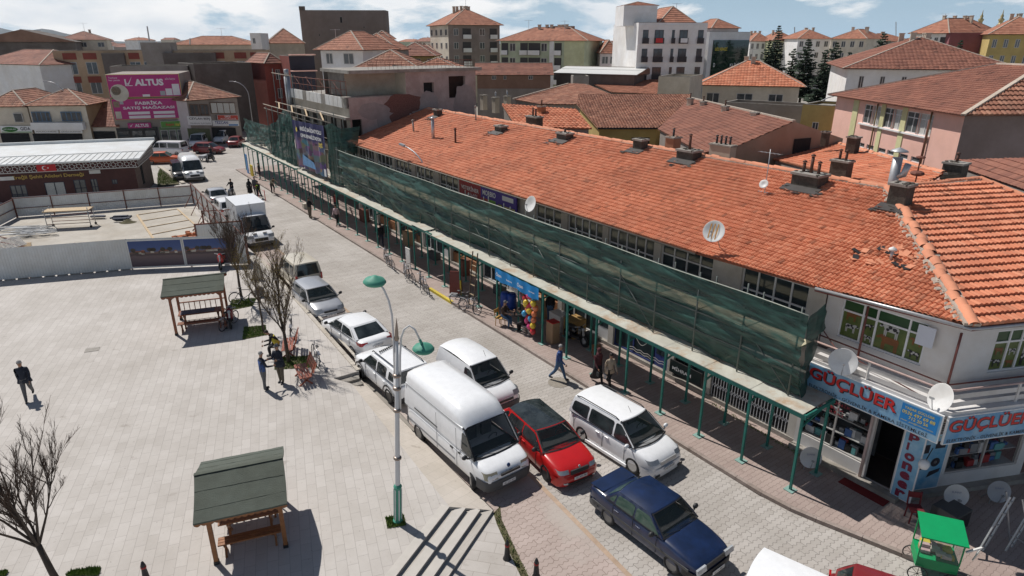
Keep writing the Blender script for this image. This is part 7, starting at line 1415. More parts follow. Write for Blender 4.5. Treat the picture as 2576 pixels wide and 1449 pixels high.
def block(label,cat,tl,tr,depth,wall,front=None,right=None,left=None,roof=None,rh=2.0,rm=None,over=.5,name='apartment_block',fr=None,gl=None,chims=0,cw=.55,ch=.55,prof=1,bands=None,z0=0,parapet=.5,balc=None,gable=False,amp=.03,wm2=None):
 A=AT(*tl); B=AT(*tr); zt=(A.z+B.z)/2; A.z=B.z=0; u=(B-A).normalized(); w_=V3(-u.y,u.x,0); C=[A,B,B+w_*depth,A+w_*depth]
 t=thing(name,label,cat,V3(A.x,A.y,0)); m=MB(); L=(B-A).length
 faces=[(C[0],C[1],None),(C[1],C[2],wm2),(C[2],C[3],None),(C[3],C[0],wm2)]
 for p,q,mm in faces:m.poly([p+UP*z0,q+UP*z0,q+UP*zt,p+UP*zt],mm or wall)
 for zz,hh,mm in (bands or []):m.obox(A+u*(L/2)-w_*.02+UP*(zt-zz),u*(L/2),w_*.04,UP*(hh/2),mm)
 if roof=='flat':
  m.poly([p+UP*(zt-parapet) for p in C],M_conc)
  for p,q in ((C[0],C[1]),(C[1],C[2]),(C[2],C[3]),(C[3],C[0])):d=(q-p).normalized(); n_=V3(-d.y,d.x,0); m.prism([p+UP*zt,q+UP*zt,q+UP*zt+n_*.2,p+UP*zt+n_*.2],UP*.06,M_conc)
 m.build('wall',wall,t,True)
 if roof in ('hip','gable'):
  r0,r1=hiproof(t,C,zt,rh,over,rm or M_tileD,cw,ch,prof,gable=roof=='gable',amp=amp); rn=random.Random(int(tl[0]))
  for i in range(chims):q=MB(); p=r0.lerp(r1,rn.random())+u*rn.uniform(-2,2)+w_*rn.uniform(-1.5,1.5); q.obox(p-UP*.3,u*.3,w_*.22,UP*.75); q.obox(p+UP*.5,u*.36,w_*.28,UP*.06); q.build('chimney',W_beige,t,True)
 for spec,P,d,Lf in ((front,C[0],u,L),(right,C[1],w_,depth),(left,C[3],-w_,depth)):
  if not spec:continue
  rows,cols,top,fh,wh=spec
  for r in rows if not isinstance(rows,int) else range(rows):
   for cdef in cols:
    x,ww=cdef[0],cdef[1]; kind=cdef[2] if len(cdef)>2 else 'w'
    z=zt-top-fh*r-wh; O=P+d*(x*Lf)+UP*z; nn=V3(d.y,-d.x,0)
    if kind=='b':
     q=MB(); q.obox(O+d*(ww*Lf/2)+UP*(wh*.5-.3)+nn*.02,d*(ww*Lf/2),nn*.03,UP*(wh/2+.35),M_blk); q.obox(O+d*(ww*Lf/2)-UP*.25+nn*.5,d*(ww*Lf/2),nn*.06,UP*.45,cdef[3] if len(cdef)>3 else W_white); q.obox(O+d*(ww*Lf/2)-UP*.72+nn*.25,d*(ww*Lf/2),nn*.3,UP*.06,M_conc); q.build('balcony',W_white,t,True)
    elif kind=='r':q=MB(); q.obox(O+d*(ww*Lf/2)+UP*(wh/2)+nn*.03,d*(ww*Lf/2),nn*.03,UP*(wh/2),cdef[3]); q.build('wall_panel',cdef[3],t,True)
    else:fwin(t,O,d,ww*Lf,wh,fr,gl,3 if ww*Lf>2.2 else 2)
 return t,C,zt,u,w_
def cols(n,w_,a=.06,b_=.94,kind=None):return [((a+(b_-a-w_)*i/max(1,n-1)),w_)+((kind,) if kind else ()) for i in range(n)]
# --- magenta billboard building and its row ---
FA,FB=G(298,371),G(476,364); fu=(FB-FA).normalized(); fn=V3(fu.y,-fu.x,0); fw=-fn
def onF(x,y,off=0):p=PP(x,y,FA+fn*off,fn); return p
bb=thing('billboard_building','narrow building wholly covered by magenta billboards over a dark shop front','building',FA); m=MB(); zt_b=onF(365,186).z; Lb=(FB-FA).length
m.obox(FA+fu*(Lb*.52)+fw*5+UP*(zt_b/2),fu*(Lb*.5),fw*5,UP*(zt_b/2-.01),W_grey); m.build('wall',W_grey,bb,True)
P_=FA-fu*.0;
for xa,xb,yb_,gm,nm,txm in ((301,404,366,M_black,'ALTUS',1),(408,473,363,mat('green_shop_frame',(.12,.2,.08),.6),'',0)):
 a,b_=onF(xa,yb_,.06),onF(xb,yb_,.06); L_q=(b_-a).length; z1=onF(xa,322 if txm else 320,.06).z; q=MB(); q.obox(V3(a.x,a.y,0)+fu*(L_q/2)+UP*(z1/2),fu*(L_q/2),fn*.05,UP*(z1/2)); q.build('shop_front',gm,bb,True)
 for k in range(3):fwin(bb,V3(a.x,a.y,.3)+fu*(L_q*(k*.32+.03))+fn*.06,fu,L_q*.28,z1-.7,M_black if txm else M_fr,M_glass,1,name='shop_window')
M_mag=mat('billboard_magenta',(.42,.02,.17),.5,.05,1); M_magw=mat('billboard_white',(.7,.66,.68),.5,.03)
def bill(label,x0,y0,x1,y1,face,parts,off=.3,frame=M_sy,th=.2,cat='billboard',name='billboard'):
 a=onF(x0,y1,off); b_=onF(x1,y1,off); c=onF(x0,y0,off); O=V3(a.x,a.y,a.z); return sign(name,label,O,fu,(b_-a).length,c.z-a.z,face,frame=frame,th=th,parts=parts,cat=cat)
M_tan=mat('printed_brown',(.25,.18,.12),.6,.3,3)
bill('upper magenta billboard reading ALTUS with a washing machine picture',277,188,459,246,M_mag,[('lettering','T','ALTUS',.37,.5,.4,.3,M_magw,.05),('pictures','P',[(.24,.5),(.26,.5),(.26,.8),(.24,.8)],M_magw),('pictures','P',[(.24,.5),(.34,.5),(.34,.53),(.24,.53)],M_magw),('pictures','P',[(.26,.66),(.28,.6),(.35,.92),(.29,.55),(.27,.55)],M_magw),('pictures','R',.78,.06,.09,.3,M_magw),('pictures','R',.88,.06,.1,.5,M_magw),('pictures','R',.7,.06,.07,.2,M_dg),('pictures','C',.14,.2,1.15,M_cream),('pictures','C',.1,.3,.6,M_tan),('pictures','R',.45,.02,.1,.1,M_magw),('lettering','T','Türkiye\nher yerde',.03,.7,.15,.2,M_magw,0),('lettering','T','aile boyu',.8,.72,.14,.12,M_magw,0)])
bill('lower magenta billboard reading FABRİKA SATIŞ MAĞAZASI',290,249,469,302,M_mag,[('lettering','T','FABRİKA',.32,.7,.38,.2,M_magw,.03),('lettering','T','SATIŞ MAĞAZASI',.14,.46,.72,.2,M_magw,.03)]+[('pictures','R',x,y,.3,.13,M_magw) for x in (.2,.55) for y in (.24,.05)]+[('pictures','R',.9,.04,.09,.92,M_magw),('pictures','R',.02,.06,.08,.34,M_cream),('pictures','R',.02,.6,.08,.28,M_tan),('pictures','R',.11,.74,.05,.16,M_dg)])
m=MB();
bill('small magenta ALTUS sign over the dark shop entrance',323,310,381,323,M_mag,[('lettering','T','ALTUS',.3,.2,.6,.6,M_magw,.04),('pictures','P',[(.08,.5),(.13,.25),(.24,.9),(.13,.5)],M_magw)],frame=M_mag,cat='sign',name='shop_sign')
bill('green shop sign right of the dark shop entrance',406,305,473,322,mat('sign_leaf_green',(.1,.28,.04),.5,.2,2),[('lettering','T','kaya',.2,.2,.3,.5,M_sr,.02),('lettering','T','market',.55,.25,.3,.5,M_sy,.02)],frame=M_white,cat='sign',name='shop_sign')
# right neighbour with tiled roof and two shops
t,C,zt,u,w_=block('two storey shop house with tiled roof right of the magenta billboards','house',(468,249,93.2),(596,247,100),9,W_grey,right=((0,),cols(4,.1),1.0,3,1.6),roof='hip',rh=2.2,rm=M_tileB,name='shop_house',cw=.3,ch=.4,prof=2,wm2=W_lil)
def onB(x,y,off=.1):nn=V3(u.y,-u.x,0); return PP(x,y,C[0]+nn*off,nn)
def face(par,nm,x0,y0,x1,y1,mm,off=.1,th=.1):a,b_,c=onB(x0,y1,off),onB(x1,y1,off),onB(x0,y0,off); q=MB(); h=(c.z-a.z)/2; nn=V3(u.y,-u.x,0); q.obox((a+b_)/2+UP*h,(b_-a)/2,nn*th,UP*h); q.build(nm,mm,par,True)
def fw2(x0,y0,x1,y1,par,fr=None,gl=None,n=2):a,b_,c=onB(x0,y1),onB(x1,y1),onB(x0,y0); fwin(par,a,(b_-a).normalized(),(b_-a).length,c.z-a.z,fr,gl,n)
fw2(532,257,594,286,t,M_brownfr,M_curt,4); fw2(480,262,502,290,t,M_brownfr,M_fg,2); fw2(506,262,527,290,t,M_brownfr,M_fg,2); face(t,'shop_front',478,322,532,360,mat('green_frame_shop',(.1,.12,.06),.7),.1); face(t,'shop_front',538,320,596,352,M_dark,.1)
fw2(482,326,510,356,t,M_fr,M_glass,2); fw2(545,324,575,350,t,M_fr,M_glass,2)
def bsign(label,x0,y0,x1,y1,facem,parts):a,b_,c=onB(x0,y1,.25),onB(x1,y1,.25),onB(x0,y0,.25); sign('shop_sign',label,a,(b_-a).normalized(),(b_-a).length,c.z-a.z,facem,parts=parts)
bsign('white CEYLAN shop sign on the shop house',475,292,534,315,M_sw,[('lettering','T','CEYLAN BERJ',.06,.55,.88,.32,M_sk,.02),('lettering','T','TELEFON İLETİŞİM',.06,.12,.88,.2,M_sk,0)])
bsign('red shop sign on the shop house',548,289,600,302,mat('sign_bright_red',(.5,.05,.03),.5),[('lettering','T','EMEK',.35,.5,.3,.4,M_sw,.01),('lettering','T','KUYUMCULUK',.15,.1,.75,.3,M_sw,0)])
bsign('white TEZCAN shop sign below the red shop sign',536,303,602,317,M_sw,[('lettering','T','TEZCAN',.08,.4,.5,.5,mat('navy_letter',(.02,.03,.2)),.02),('pictures','R',.6,.08,.36,.25,M_sb2)])
# left house with blue windows
t,C,zt,u,w_=block('old cream house with blue upper windows over shops','house',(70,266,90),(214,264,91),7,W_cream,roof='hip',rh=1.9,rm=M_tileB,name='shop_house',cw=.3,ch=.4,prof=2,wm2=wm('stained_ochre_wall',(.3,.22,.14)))
M_blw=mat('blue_wood_frame',(.08,.16,.26),.6,.15)
fw2(84,281,130,306,t,M_blw,M_fg,4); fw2(157,281,208,305,t,M_blw,M_fg,4); face(t,'balcony_band',84,308,214,326,W_white,.5,.4); face(t,'shop_front',90,336,212,366,M_dark,.05)
for x in (95,135,175):fw2(x,340,x+34,364,t,M_fr,M_glass,2)
bsign('long white lettered sign over the shops of the blue windowed house',88,327,148,335,M_sw,[('lettering','T','KUYUMCU KARDEŞ',.08,.2,.84,.55,M_sk,.0)]); bsign('second white lettered sign over the shops of the blue windowed house',151,327,208,335,M_sw,[('lettering','T','ÇEYİZ DÜNYASI',.08,.2,.84,.55,M_sk,.0)])
t,C,zt,u,w_=block('cream corner house with one small window over a grocery shop','house',(-40,268,90),(67,267,90.5),10,W_cream,roof='hip',rh=1.9,rm=M_tileB,name='shop_house',cw=.3,ch=.4,prof=2)
fw2(38,284,61,308,t,M_fr,M_fg,1); face(t,'shop_front',10,335,80,368,M_dark,.05); fw2(48,340,76,364,t,M_fr,M_glassB,2)
bsign('green and white GIDA grocery sign at the left edge',4,317,82,334,M_sw,[('pictures','R',.02,.05,.96,.12,mat('sign_leaf_green',(.1,.28,.04))),('lettering','T','GIDA',.64,.35,.32,.5,M_sk,.02),('pictures','P',[(.3+.26*math.cos(a),.52+.36*math.sin(a)) for a in [k*.4 for k in range(16)]],mat('sign_dark_leaf',(.03,.14,.03))),('lettering','T','ERYAŞLAR',.1,.42,.4,.2,M_sw,.01)])
t,C,zt,u,w_=block('low shop with red tiled lean-to roof between the cream house and the billboards','shop',(222,320,91.5),(300,320,92.5),3,W_cream,name='small_shop'); face(t,'shop_front',238,330,296,366,M_dark,.05); fw2(240,336,266,364,t,M_fr,M_glass); fw2(268,336,294,364,t,M_fr,M_glass)
e0,e1=onB(222,318,.3),onB(300,319,.3); tile_roof('roof',[e0,e1,e1+w_*6+UP*3.3,e0+w_*6+UP*3.3],M_tileC,t,cw=.4,ch=.4,prof=2)
# second line behind
block('long white walled building with tiled roof at the far left','building',(-60,160,128),(98,162,118),12,W_white,roof='hip',rh=2.4,rm=M_tileC,name='long_building')
block('big dark hall with low pitched roof at the left edge','hall',(-80,92,175),(190,118,185),30,W_dk,roof='gable',rh=3,rm=wm('dark_hall_roof',(.12,.1,.09)),name='hall',cw=2,ch=2)
t,C,zt,u,w_=block('long flat roofed sandy block with red panels and tall windows','apartment building',(131,128,122),(668,127,132),14,W_salm,front=((0,1),[(x,.05) for x in (.045,.135,.27,.335,.4,.47,.575,.64,.74,.85,.93)],1.9,3.4,2.1),roof='flat',name='apartment_block',left=None)
for x,w1 in ((.04,.06),(.13,.06),(.335,.05),(.47,.05),(.64,.05),(.73,.06),(.84,.06),(.92,.06)):
 for zz in (.9,4.9):q=MB(); L=(C[1]-C[0]).length; q.obox(C[0]+u*(L*(x+w1/2))-w_*.03+UP*(zt-zz),u*(L*w1/2),w_*.04,UP*.55); q.build('red_panel',W_red,t,True)
for x,w1 in ((.22,.1),(.5,.25)):q=MB(); L=(C[1]-C[0]).length; q.obox(C[0]+u*(L*(x+w1/2))-w_*.5+UP*(zt-3.2),u*(L*w1/2),w_*.5,UP*2.8); q.build('projecting_bay',W_dk,t,True)
block('dark rough brick block with flat roof in front of the sandy block','building',(486,160,106),(632,159,112),8,W_dk,roof='flat',name='brick_block'); block('low grey concrete block with parapet behind the billboards','building',(276,172,104),(470,162,107),7,W_grey,roof='flat',name='concrete_block',parapet=.8)
t,C,zt,u,w_=block('rooftop hut with blue sheets on the sandy block','hut',(352,108,126),(428,107,127),4,W_grey,roof='flat',name='roof_hut',z0=10)
block('white rooftop box with antennas on the skyline','rooftop box',(628,84,160),(655,84,160),5,W_white,front=((0,),[(.2,.25)],1,3,1.2),roof='flat',name='rooftop_box')
block('wide building with pale orange tiled roof on the left skyline','building',(430,112,158),(640,113,162),12,W_beige,roof='hip',rh=1.9,name='tiled_house'); block('hip roofed building left of the blank dark block','building',(672,110,165),(765,108,168),14,W_beige,roof='hip',rh=3.4,name='tiled_house')
t,C,zt,u,w_=block('huge windowless dark brown block rising above the roofs','building',(752,19,190),(970,33,191),6,wm('brown_block_render',(.17,.14,.125),.12),roof='flat',name='blank_block'); L=(C[1]-C[0]).length
for x,z,w1,h1 in ((.46,3.2,.03,1.6),(.6,8,.035,2.6),(.73,4.5,.012,.5),(.2,6.5,.012,.5),(.2,13,.012,.5)):fwin(t,C[0]+u*(L*x)+UP*(zt-z),u,L*w1,h1,M_conc,M_dark,1)
for k in range(5):q=MB(); q.obox(C[0]+u*(L*(k*.012+.01))+UP*(zt+.5),u*.2,w_*.3,UP*.5); q.build('chimney',W_dk,t,True)
block('brick red narrow house behind the scaffold','house',(664,158,112),(711,160,114),8,W_red,roof='hip',rh=1.6,rm=M_tileC,name='narrow_house',front=((0,1),[(.55,.25)],1,3,1.6)); t,C,zt,u,w_=block('dark glazed shop house with red flank left of the white house','house',(726,140,108),(790,142,110),7,wm('dark_facade',(.03,.03,.045)),roof='flat',name='shop_house',wm2=W_red)
q=MB(); L=(C[1]-C[0]).length; q.obox(C[0]+u*(L/2)+UP*(zt-2.2)-w_*.6,u*(L/2),w_*.6,UP*.08); q.obox(C[0]+u*(L/2)+UP*(zt+.2)-w_*.5,u*(L/2),w_*.6,UP*.08); q.build('awning',W_pink,t,True)
block('white house with hipped tile roof and dark windows behind the stripped building','house',(806,126,100),(912,125,98),10,W_white,front=((0,),[(.12,.16),(.54,.24)],.45,3,1.5),roof='hip',rh=2.6,rm=M_tileD,name='white_house',cw=.4,ch=.45,prof=2,over=.9); block('wide tiled roof house behind the white house','house',(880,125,112),(1000,127,112),12,W_grey,roof='hip',rh=2.6,rm=M_tileD,name='tiled_house',cw=.4,ch=.45,prof=2); block('small tower house with pyramid tile roof','house',(938,98,130),(980,98,130),5,W_dk,roof='hip',rh=1.5,name='small_tower'); block('ochre house with low tiled roof right of the white house','house',(985,140,125),(1092,141,125),10,W_yel,front=((0,),cols(4,.1),.5,3,1.4),roof='hip',rh=2.3,rm=M_tileC,name='ochre_house')
block('weathered tiled roof house just behind the railed roof terrace','house',(890,172,84),(1052,177,84),10,W_grey,roof='hip',rh=2.2,rm=M_tileB,name='tiled_house',cw=.35,ch=.4,prof=2); block('low grey house with orange roof behind the roof railing','house',(1040,172,92),(1150,172,92),8,W_grey,roof='hip',rh=1.3,rm=M_tileD,name='tiled_house')
# apartments on the skyline
bc=W_cream
t,C,zt,u,w_=block('brown grey apartment house with hipped roof and half painted white base','apartment building',(1127,64,160),(1257,62,165),15,wm('mauve_brown_render',(.24,.2,.185)),front=((0,1,2,3),[(.1,.09),(.27,.16,'b'),(.6,.1),(.8,.14,'b')],.8,2.95,1.5),left=((0,1,2,3),cols(4,.1),.9,2.95,1.4),roof='hip',rh=3.8,chims=6,over=.9,wm2=W_cream); q=MB(); L=(C[1]-C[0]).length; q.obox(C[0]+u*(L/2)+UP*(4.2)-w_*.03,u*(L/2-.02),w_*.04,UP*4.2); q.build('painted_base',W_cream,t,True)
t,C,zt,u,w_=block('pale green apartment house with white balconies and long tiled roof','apartment building',(1258,101,148),(1471,104,140),12,W_green,front=((0,1,2),[(.02,.08,'b'),(.12,.07),(.25,.09,'b'),(.35,.14,'b'),(.5,.07),(.66,.08,'b'),(.9,.07)],.5,2.9,1.6),roof='hip',rh=2.7,chims=6,over=.8); q=MB(); L=(C[1]-C[0]).length; q.obox(C[0]+u*(L*.885)+UP*(zt/2)-w_*.03,u*(L*.115),w_*.02,UP*(zt/2)); q.build('yellow_section',W_ygr,t,True); q=MB(); [q.obox(C[0]+u*(L*x)+UP*(zt/2)-w_*.1,u*.25,w_*.1,UP*(zt/2)) for x in (.615,.64)]; q.build('downpipe',W_white,t,True)
block('brown stair tower behind the green apartment house','building',(1390,66,165),(1446,66,165),8,W_brk,roof='flat',name='stair_tower'); block('grey balcony house between the green and white blocks','house',(1471,118,150),(1507,118,150),9,W_beige,front=((0,1,2),[(.1,.35),(.55,.35)],.6,3,1.5),roof='hip',rh=2.2,name='balcony_house'); block('pink balcony house with orange roof left of the white block','house',(1510,134,142),(1556,134,142),8,W_lil,front=((0,1),[(.1,.35),(.55,.35)],.6,3,1.5),roof='hip',rh=2.6,name='balcony_house')
t,C,zt,u,w_=block('tall white apartment block with red tiled roof and dark balcony windows','apartment building',(1607,57,116),(1781,58,117),18,W_white,front=((0,1,2,3,4),[(.07,.08),(.24,.13),(.49,.04),(.6,.12),(.87,.08)],1.1,2.95,2.1),left=None,roof='flat',parapet=.3,gl=M_fg,fr=M_blk,name='apartment_block')
L=(C[1]-C[0]).length
for r in range(5):
 for x,ww in ((.07,.08),(.24,.13),(.49,.04),(.6,.12),(.87,.08)):q=MB(); q.obox(C[0]+u*(L*(x+ww/2))+UP*(zt-1.1-2.95*r-1.7)-w_*.25,u*(L*ww/2+.05),w_*.2,UP*.45); q.build('balcony_rail',mat('dark_railing',(.03,.025,.03),.6),t,True)
 q=MB(); q.obox(C[0]+u*(L/2)+UP*(zt-.35-2.95*r)-w_*.03,u*(L/2),w_*.04,UP*.05); q.build('cornice',W_white,t,True)
hiproof(t,[C[0]+u*4+w_*3,C[1]-u*1+w_*1.5,C[2]-u*1-w_*1,C[3]+u*4-w_*1],zt-.2,3.0,0,M_tileD,.5,.5,1); q=MB(); q.obox(C[0]+u*1.0+w_*6+UP*(zt+1.2),u*2.9,w_*3,UP*1.6); q.build('stair_tower',W_white,t,True); c0=C[0]+u*1.0+w_*6; hiproof(t,[c0-u*2.6-w_*2.8,c0+u*3-w_*2.8,c0+u*3+w_*2.8,c0-u*2.6+w_*2.8],zt+2.8,.7,.2,M_tileD,.5,.5,1)
for x,mm in ((.24,M_sr),(.6,M_sw)):q=MB(); q.obox(C[0]+u*(L*(x+.062))+UP*(zt-2.75)-w_*.5,u*(L*.05),w_*.02,UP*.35); q.build('window_banner',mm,t,True)
t,C,zt,u,w_=block('office building with black glass front right of the white block','office building',(1786,80,124),(1888,81,130),14,W_white,roof='flat',name='office_building'); q=MB(); L=(C[1]-C[0]).length; q.obox(C[0]+u*(L*.54)+UP*(zt/2-1)-w_*.1,u*(L*.44),w_*.08,UP*(zt/2-.4)); q.build('glass_front',glassmat('black_green_glass',(.01,.02,.018),.05,tint2=(.03,.06,.04)),t,True)
for z,tx in ((3.2,'GÖZ MERKEZİ'),(6,'KLİNİK'),(6,'D'),(8.6,'LABORATUVAR')):q=MB(); text(q,tx,C[0]+u*(L*(.14 if tx!='KLİNİK' else .55))+UP*(zt-z)-w_*.2,u,UP,L*(.3 if len(tx)>1 else .04),.7,M_sy if z!=6 else M_sw,.02); q.build('lettering',M_sw,t,True)
block('small tiled hip roof just above the office building','building',(1790,70,150),(1858,72,152),9,W_lil,roof='hip',rh=2,name='tiled_house')
rowR=[(1888,104,205,1940,104,205,W_white,'white apartment row house left of the tall pine'),(1942,102,200,2006,103,200,W_ygr,'yellowish apartment house behind the tall pine'),(2008,98,190,2090,97,190,W_white,'white and beige apartment house between the pines'),(2092,96,185,2180,99,178,W_cream,'cream apartment house with red roof box between the pines'),(2182,104,220,2296,104,220,W_grey,'distant apartment house behind the dark right hand pines')]
for x0,y0,Y0,x1,y1,Y1,mm,lb in rowR:block(lb,'apartment building',(x0,y0,Y0),(x1,y1,Y1),12,mm,front=((0,1,2,3),cols(4,.12),.6,2.9,1.5),roof='hip',rh=2.4,rm=M_tileD,chims=3,name='apartment_house')
t,C,zt,u,w_=block('white and maroon apartment house near the right edge','apartment building',(2298,84,150),(2390,84,142),14,W_white,front=((0,1,2),[(.08,.12),(.35,.18,'b',W_mar),(.62,.1),(.78,.18,'b',W_pink)],.8,2.9,1.5),roof='hip',rh=3.0,chims=5,over=.9,wm2=W_white); q=MB(); q.poly([C[1]-w_*.0+UP*6.5+u*.02,C[2]+UP*6.5+u*.02,C[2]+UP*zt+u*.02,C[1]+UP*zt+u*.02]); q.build('maroon_panel',W_mar,t,True)
block('maroon topped blank flank of the apartment house near the right edge','building',(2392,82,141),(2492,83,140),10,W_mar,roof='flat',name='flank_block',bands=[(10,9,W_lil)]); block('yellow apartment house cut off by the right edge','apartment building',(2493,86,132),(2640,86,128),12,W_yel,front=((0,1,2,3),cols(5,.08),.9,2.9,1.5),roof='hip',rh=3.2,chims=4,over=.7,bands=[(10.5,7,W_lil)])
# --- roofs close behind the market building ---
def proof(label,pts,mm,name='tiled_building',walls=None,wz=0,cw=.28,ch=.36,prof=4,wall=W_grey,cat='building',eave=1,amp=.04):
 """single roof plane given by picture points with levels, walls dropped under its edges"""
 P=[G(x,y,z) for x,y,z in pts]; k=max(range(2,len(P)),key=lambda i:P[i].z); pn_=(P[1]-P[0]).cross(P[k]-P[0]).normalized(); P=[PP(x,y,P[0],pn_) for x,y,z in pts]; t=thing(name,label,cat,V3(P[0].x,P[0].y,0)); tile_roof('roof',P,mm,t,cw=cw,ch=ch,prof=prof,amp=amp,step=.045,jit=.01); m=MB(); n=len(P); c=sum(P,Vector())/n; Q_=[p+(c-p).normalized()*.35-UP*.1 for p in P]
 for i in range(n):a,b_=Q_[i],Q_[(i+1)%n]; m.poly([V3(a.x,a.y,wz),V3(b_.x,b_.y,wz),b_,a])
 m.build('wall',wall,t,True); return t,P
t,P=proof('orange ribbed tile roof directly behind the left part of the main ridge',[(1300,320,7.0),(1489,324,7.2),(1450,276,8.2),(1262,262,8.4)],M_tileA,prof=4,cw=.4,ch=.42,amp=.08)
t,P=proof('dull mottled tile roof above an ochre wall in the middle of the roofs',[(1504,322,6.6),(1655,322,6.6),(1735,258,8.2),(1737,238,8.6),(1455,238,8.6),(1451,262,8.1)],M_tileB,wall=W_yel)
q=MB(); a,b_=G(1504,322,6.6),G(1655,322,6.6); d=(b_-a).normalized(); q.poly([a+d*3.2-V3(-d.y,d.x,0)*-.3-UP*2.2,a+d*4.9-V3(-d.y,d.x,0)*-.3-UP*2.2,a+d*4.9-V3(-d.y,d.x,0)*-.3-UP*.9,a+d*3.2-V3(-d.y,d.x,0)*-.3-UP*.9]); q.build('window',M_dark,t,True); q=MB(); q.bar(a-UP*.05,b_-UP*.05,.15,.12); q.build('gutter',M_dark,t,True)
t,P=proof('brown tile roof with long pale ridge right of the mottled roof',[(1655,325,6.8),(1767,386,6.8),(1846,372,6.9),(1998,306,8.8),(1737,247,8.8)],M_tileC,prof=2,wall=W_grey)
q=MB(); q.bar(P[3]+UP*.05,P[4]+UP*.05,.25,.12); q.build('ridge',M_mort,t,True)
gp=[P[2],P[3],V3(P[3].x*2-P[2].x,P[3].y*2-P[2].y,P[2].z)]; q=MB(); b0=V3(gp[0].x,gp[0].y,4); q.poly([V3(gp[0].x,gp[0].y,3),V3(gp[2].x,gp[2].y,3),gp[2],gp[1],gp[0]]); q.build('gable',M_brick if 0 else wm('block_gable',(.34,.25,.19)),t,True)
q=MB(); e=(gp[2]-gp[0]); e.z=0; e.normalize(); nn=V3(e.y,-e.x,0); o=V3(gp[0].x,gp[0].y,0)+nn*.05; Lg=(V3(gp[2].x,gp[2].y,0)-V3(gp[0].x,gp[0].y,0)).length; q.poly([o+e*(Lg*.52)+UP*5.9,o+e*(Lg*.68)+UP*5.9,o+e*(Lg*.68)+UP*7.6,o+e*(Lg*.52)+UP*7.6]); q.build('opening',M_dark,t,True)
for x,y,h_ in ((1735,268,.7),(1768,274,.6),(1822,290,.7),(1896,308,.7)):R0=G(x,y,8.1); chimney(0,0,.4,.5,h_,[.45] if x<1890 else [],t,None,W_beige,0,False,M_pipeR,R0)
t,P=proof('orange tiled roof between the main ridge and the pink building',[(1943,400,6.3),(2240,474,7.6),(2330,462,7.6),(2374,437,8.0),(2052,345,7.8)],M_tileA)
q=MB(); ridge_tiles(q,P[4]+UP*.03,P[3]+UP*.03,None,.15,.4,.05,M_mort); q.build('ridge',M_tileA,t,True)
for x,y,w1,l1,h_,pots in ((2075,352,.4,.4,.5,[]),(2145,368,.6,.6,.55,[]),(2115,430,.6,.9,.5,[.5,.5]),(2400,436,.8,.9,.5,[.45])):R0=G(x,y,7.7); chimney(x*.01,0,w1,l1,h_,pots,t,None,M_chim,0,False,M_pipeR,R0)
q=MB(); p=G(2300,470,8.0); q.tube([p,p+UP*2.9],.03,6); q.mesh(*ellip(p+UP*1.3,.2,.2,.06)); q.mesh(*ellip(p+UP*.6,.3,.3,.12)); q.build('rusty_vent_pole',M_rust,mb_,True)
t,P=proof('weathered hip roof with pale ridges above the ribbed orange roof',[(1292,250,6.6),(1358,262,6.6),(1445,263,6.7),(1535,237,6.8),(1475,212,8.4),(1430,210,8.4)],M_tileB,cw=.5,ch=.45,prof=2)
for a,b_ in (((1430,210,8.45),(1290,249,6.7)),((1475,212,8.45),(1537,237,6.9))):q=MB(); q.bar(G(*a),G(*b_),.25,.15); q.build('ridge',M_mort,t,True)
t,P=proof('long pale tiled roof beyond the mottled roofs',[(1539,232,6.4),(1680,238,6.4),(1697,188,8.6),(1543,188,8.6),(1484,208,7.6)],M_tileD,cw=.5,ch=.45,prof=2)
proof('dull tiled roof at the right edge below the pink building',[(2420,424,6.8),(2640,500,6.9),(2640,396,8.2),(2402,403,8.2)],M_tileC,prof=4,cw=.3,ch=.4)
for x,y in ((1247,262,),(1276,258),(1362,288),(1217,255)):R0=G(x,y+12,7.4); ct=thing('roof_chimney','plastered chimney stack behind the main ridge, %s'%{1247:'leftmost of the steel topped ones',1276:'beside the weathered gable',1362:'tall with a single pipe on top',1217:'short one next to the stripped building'}[x],'chimney',R0); chimney(x*.1,0,.55,.6,1.1,[.5] if x!=1217 else [],ct,None,W_beige if x!=1362 else wm('tan_chimney',(.35,.17,.09)),0,False,M_steel if x<1300 else M_pipeR,R0)
R0=G(1416,330,7.9); ct=thing('roof_chimney','low wide dark brick stack with two flues touching the main ridge','chimney',R0); chimney(3,0,.6,1.3,.5,[.5,.55],ct,None,M_chim,0,False,M_pipeR,G(1344,312,8.3))
R0=G(1823,385,7.9); ct=thing('roof_chimney','wide block stack with four black flues behind the main ridge','chimney',R0); chimney(4,0,.6,1.6,.45,[.5,.5,.5,.5],ct,None,W_beige,0,False,M_black,G(1817,384,7.4))
R0=G(1690,372,7.9); ct=thing('roof_chimney','square orange plastered stack with one flue behind the main ridge','chimney',R0); chimney(4,0,.7,.7,.6,[.5],ct,None,wm('orange_stack',(.3,.16,.1)),0,False,M_black,G(1692,370,7.6))
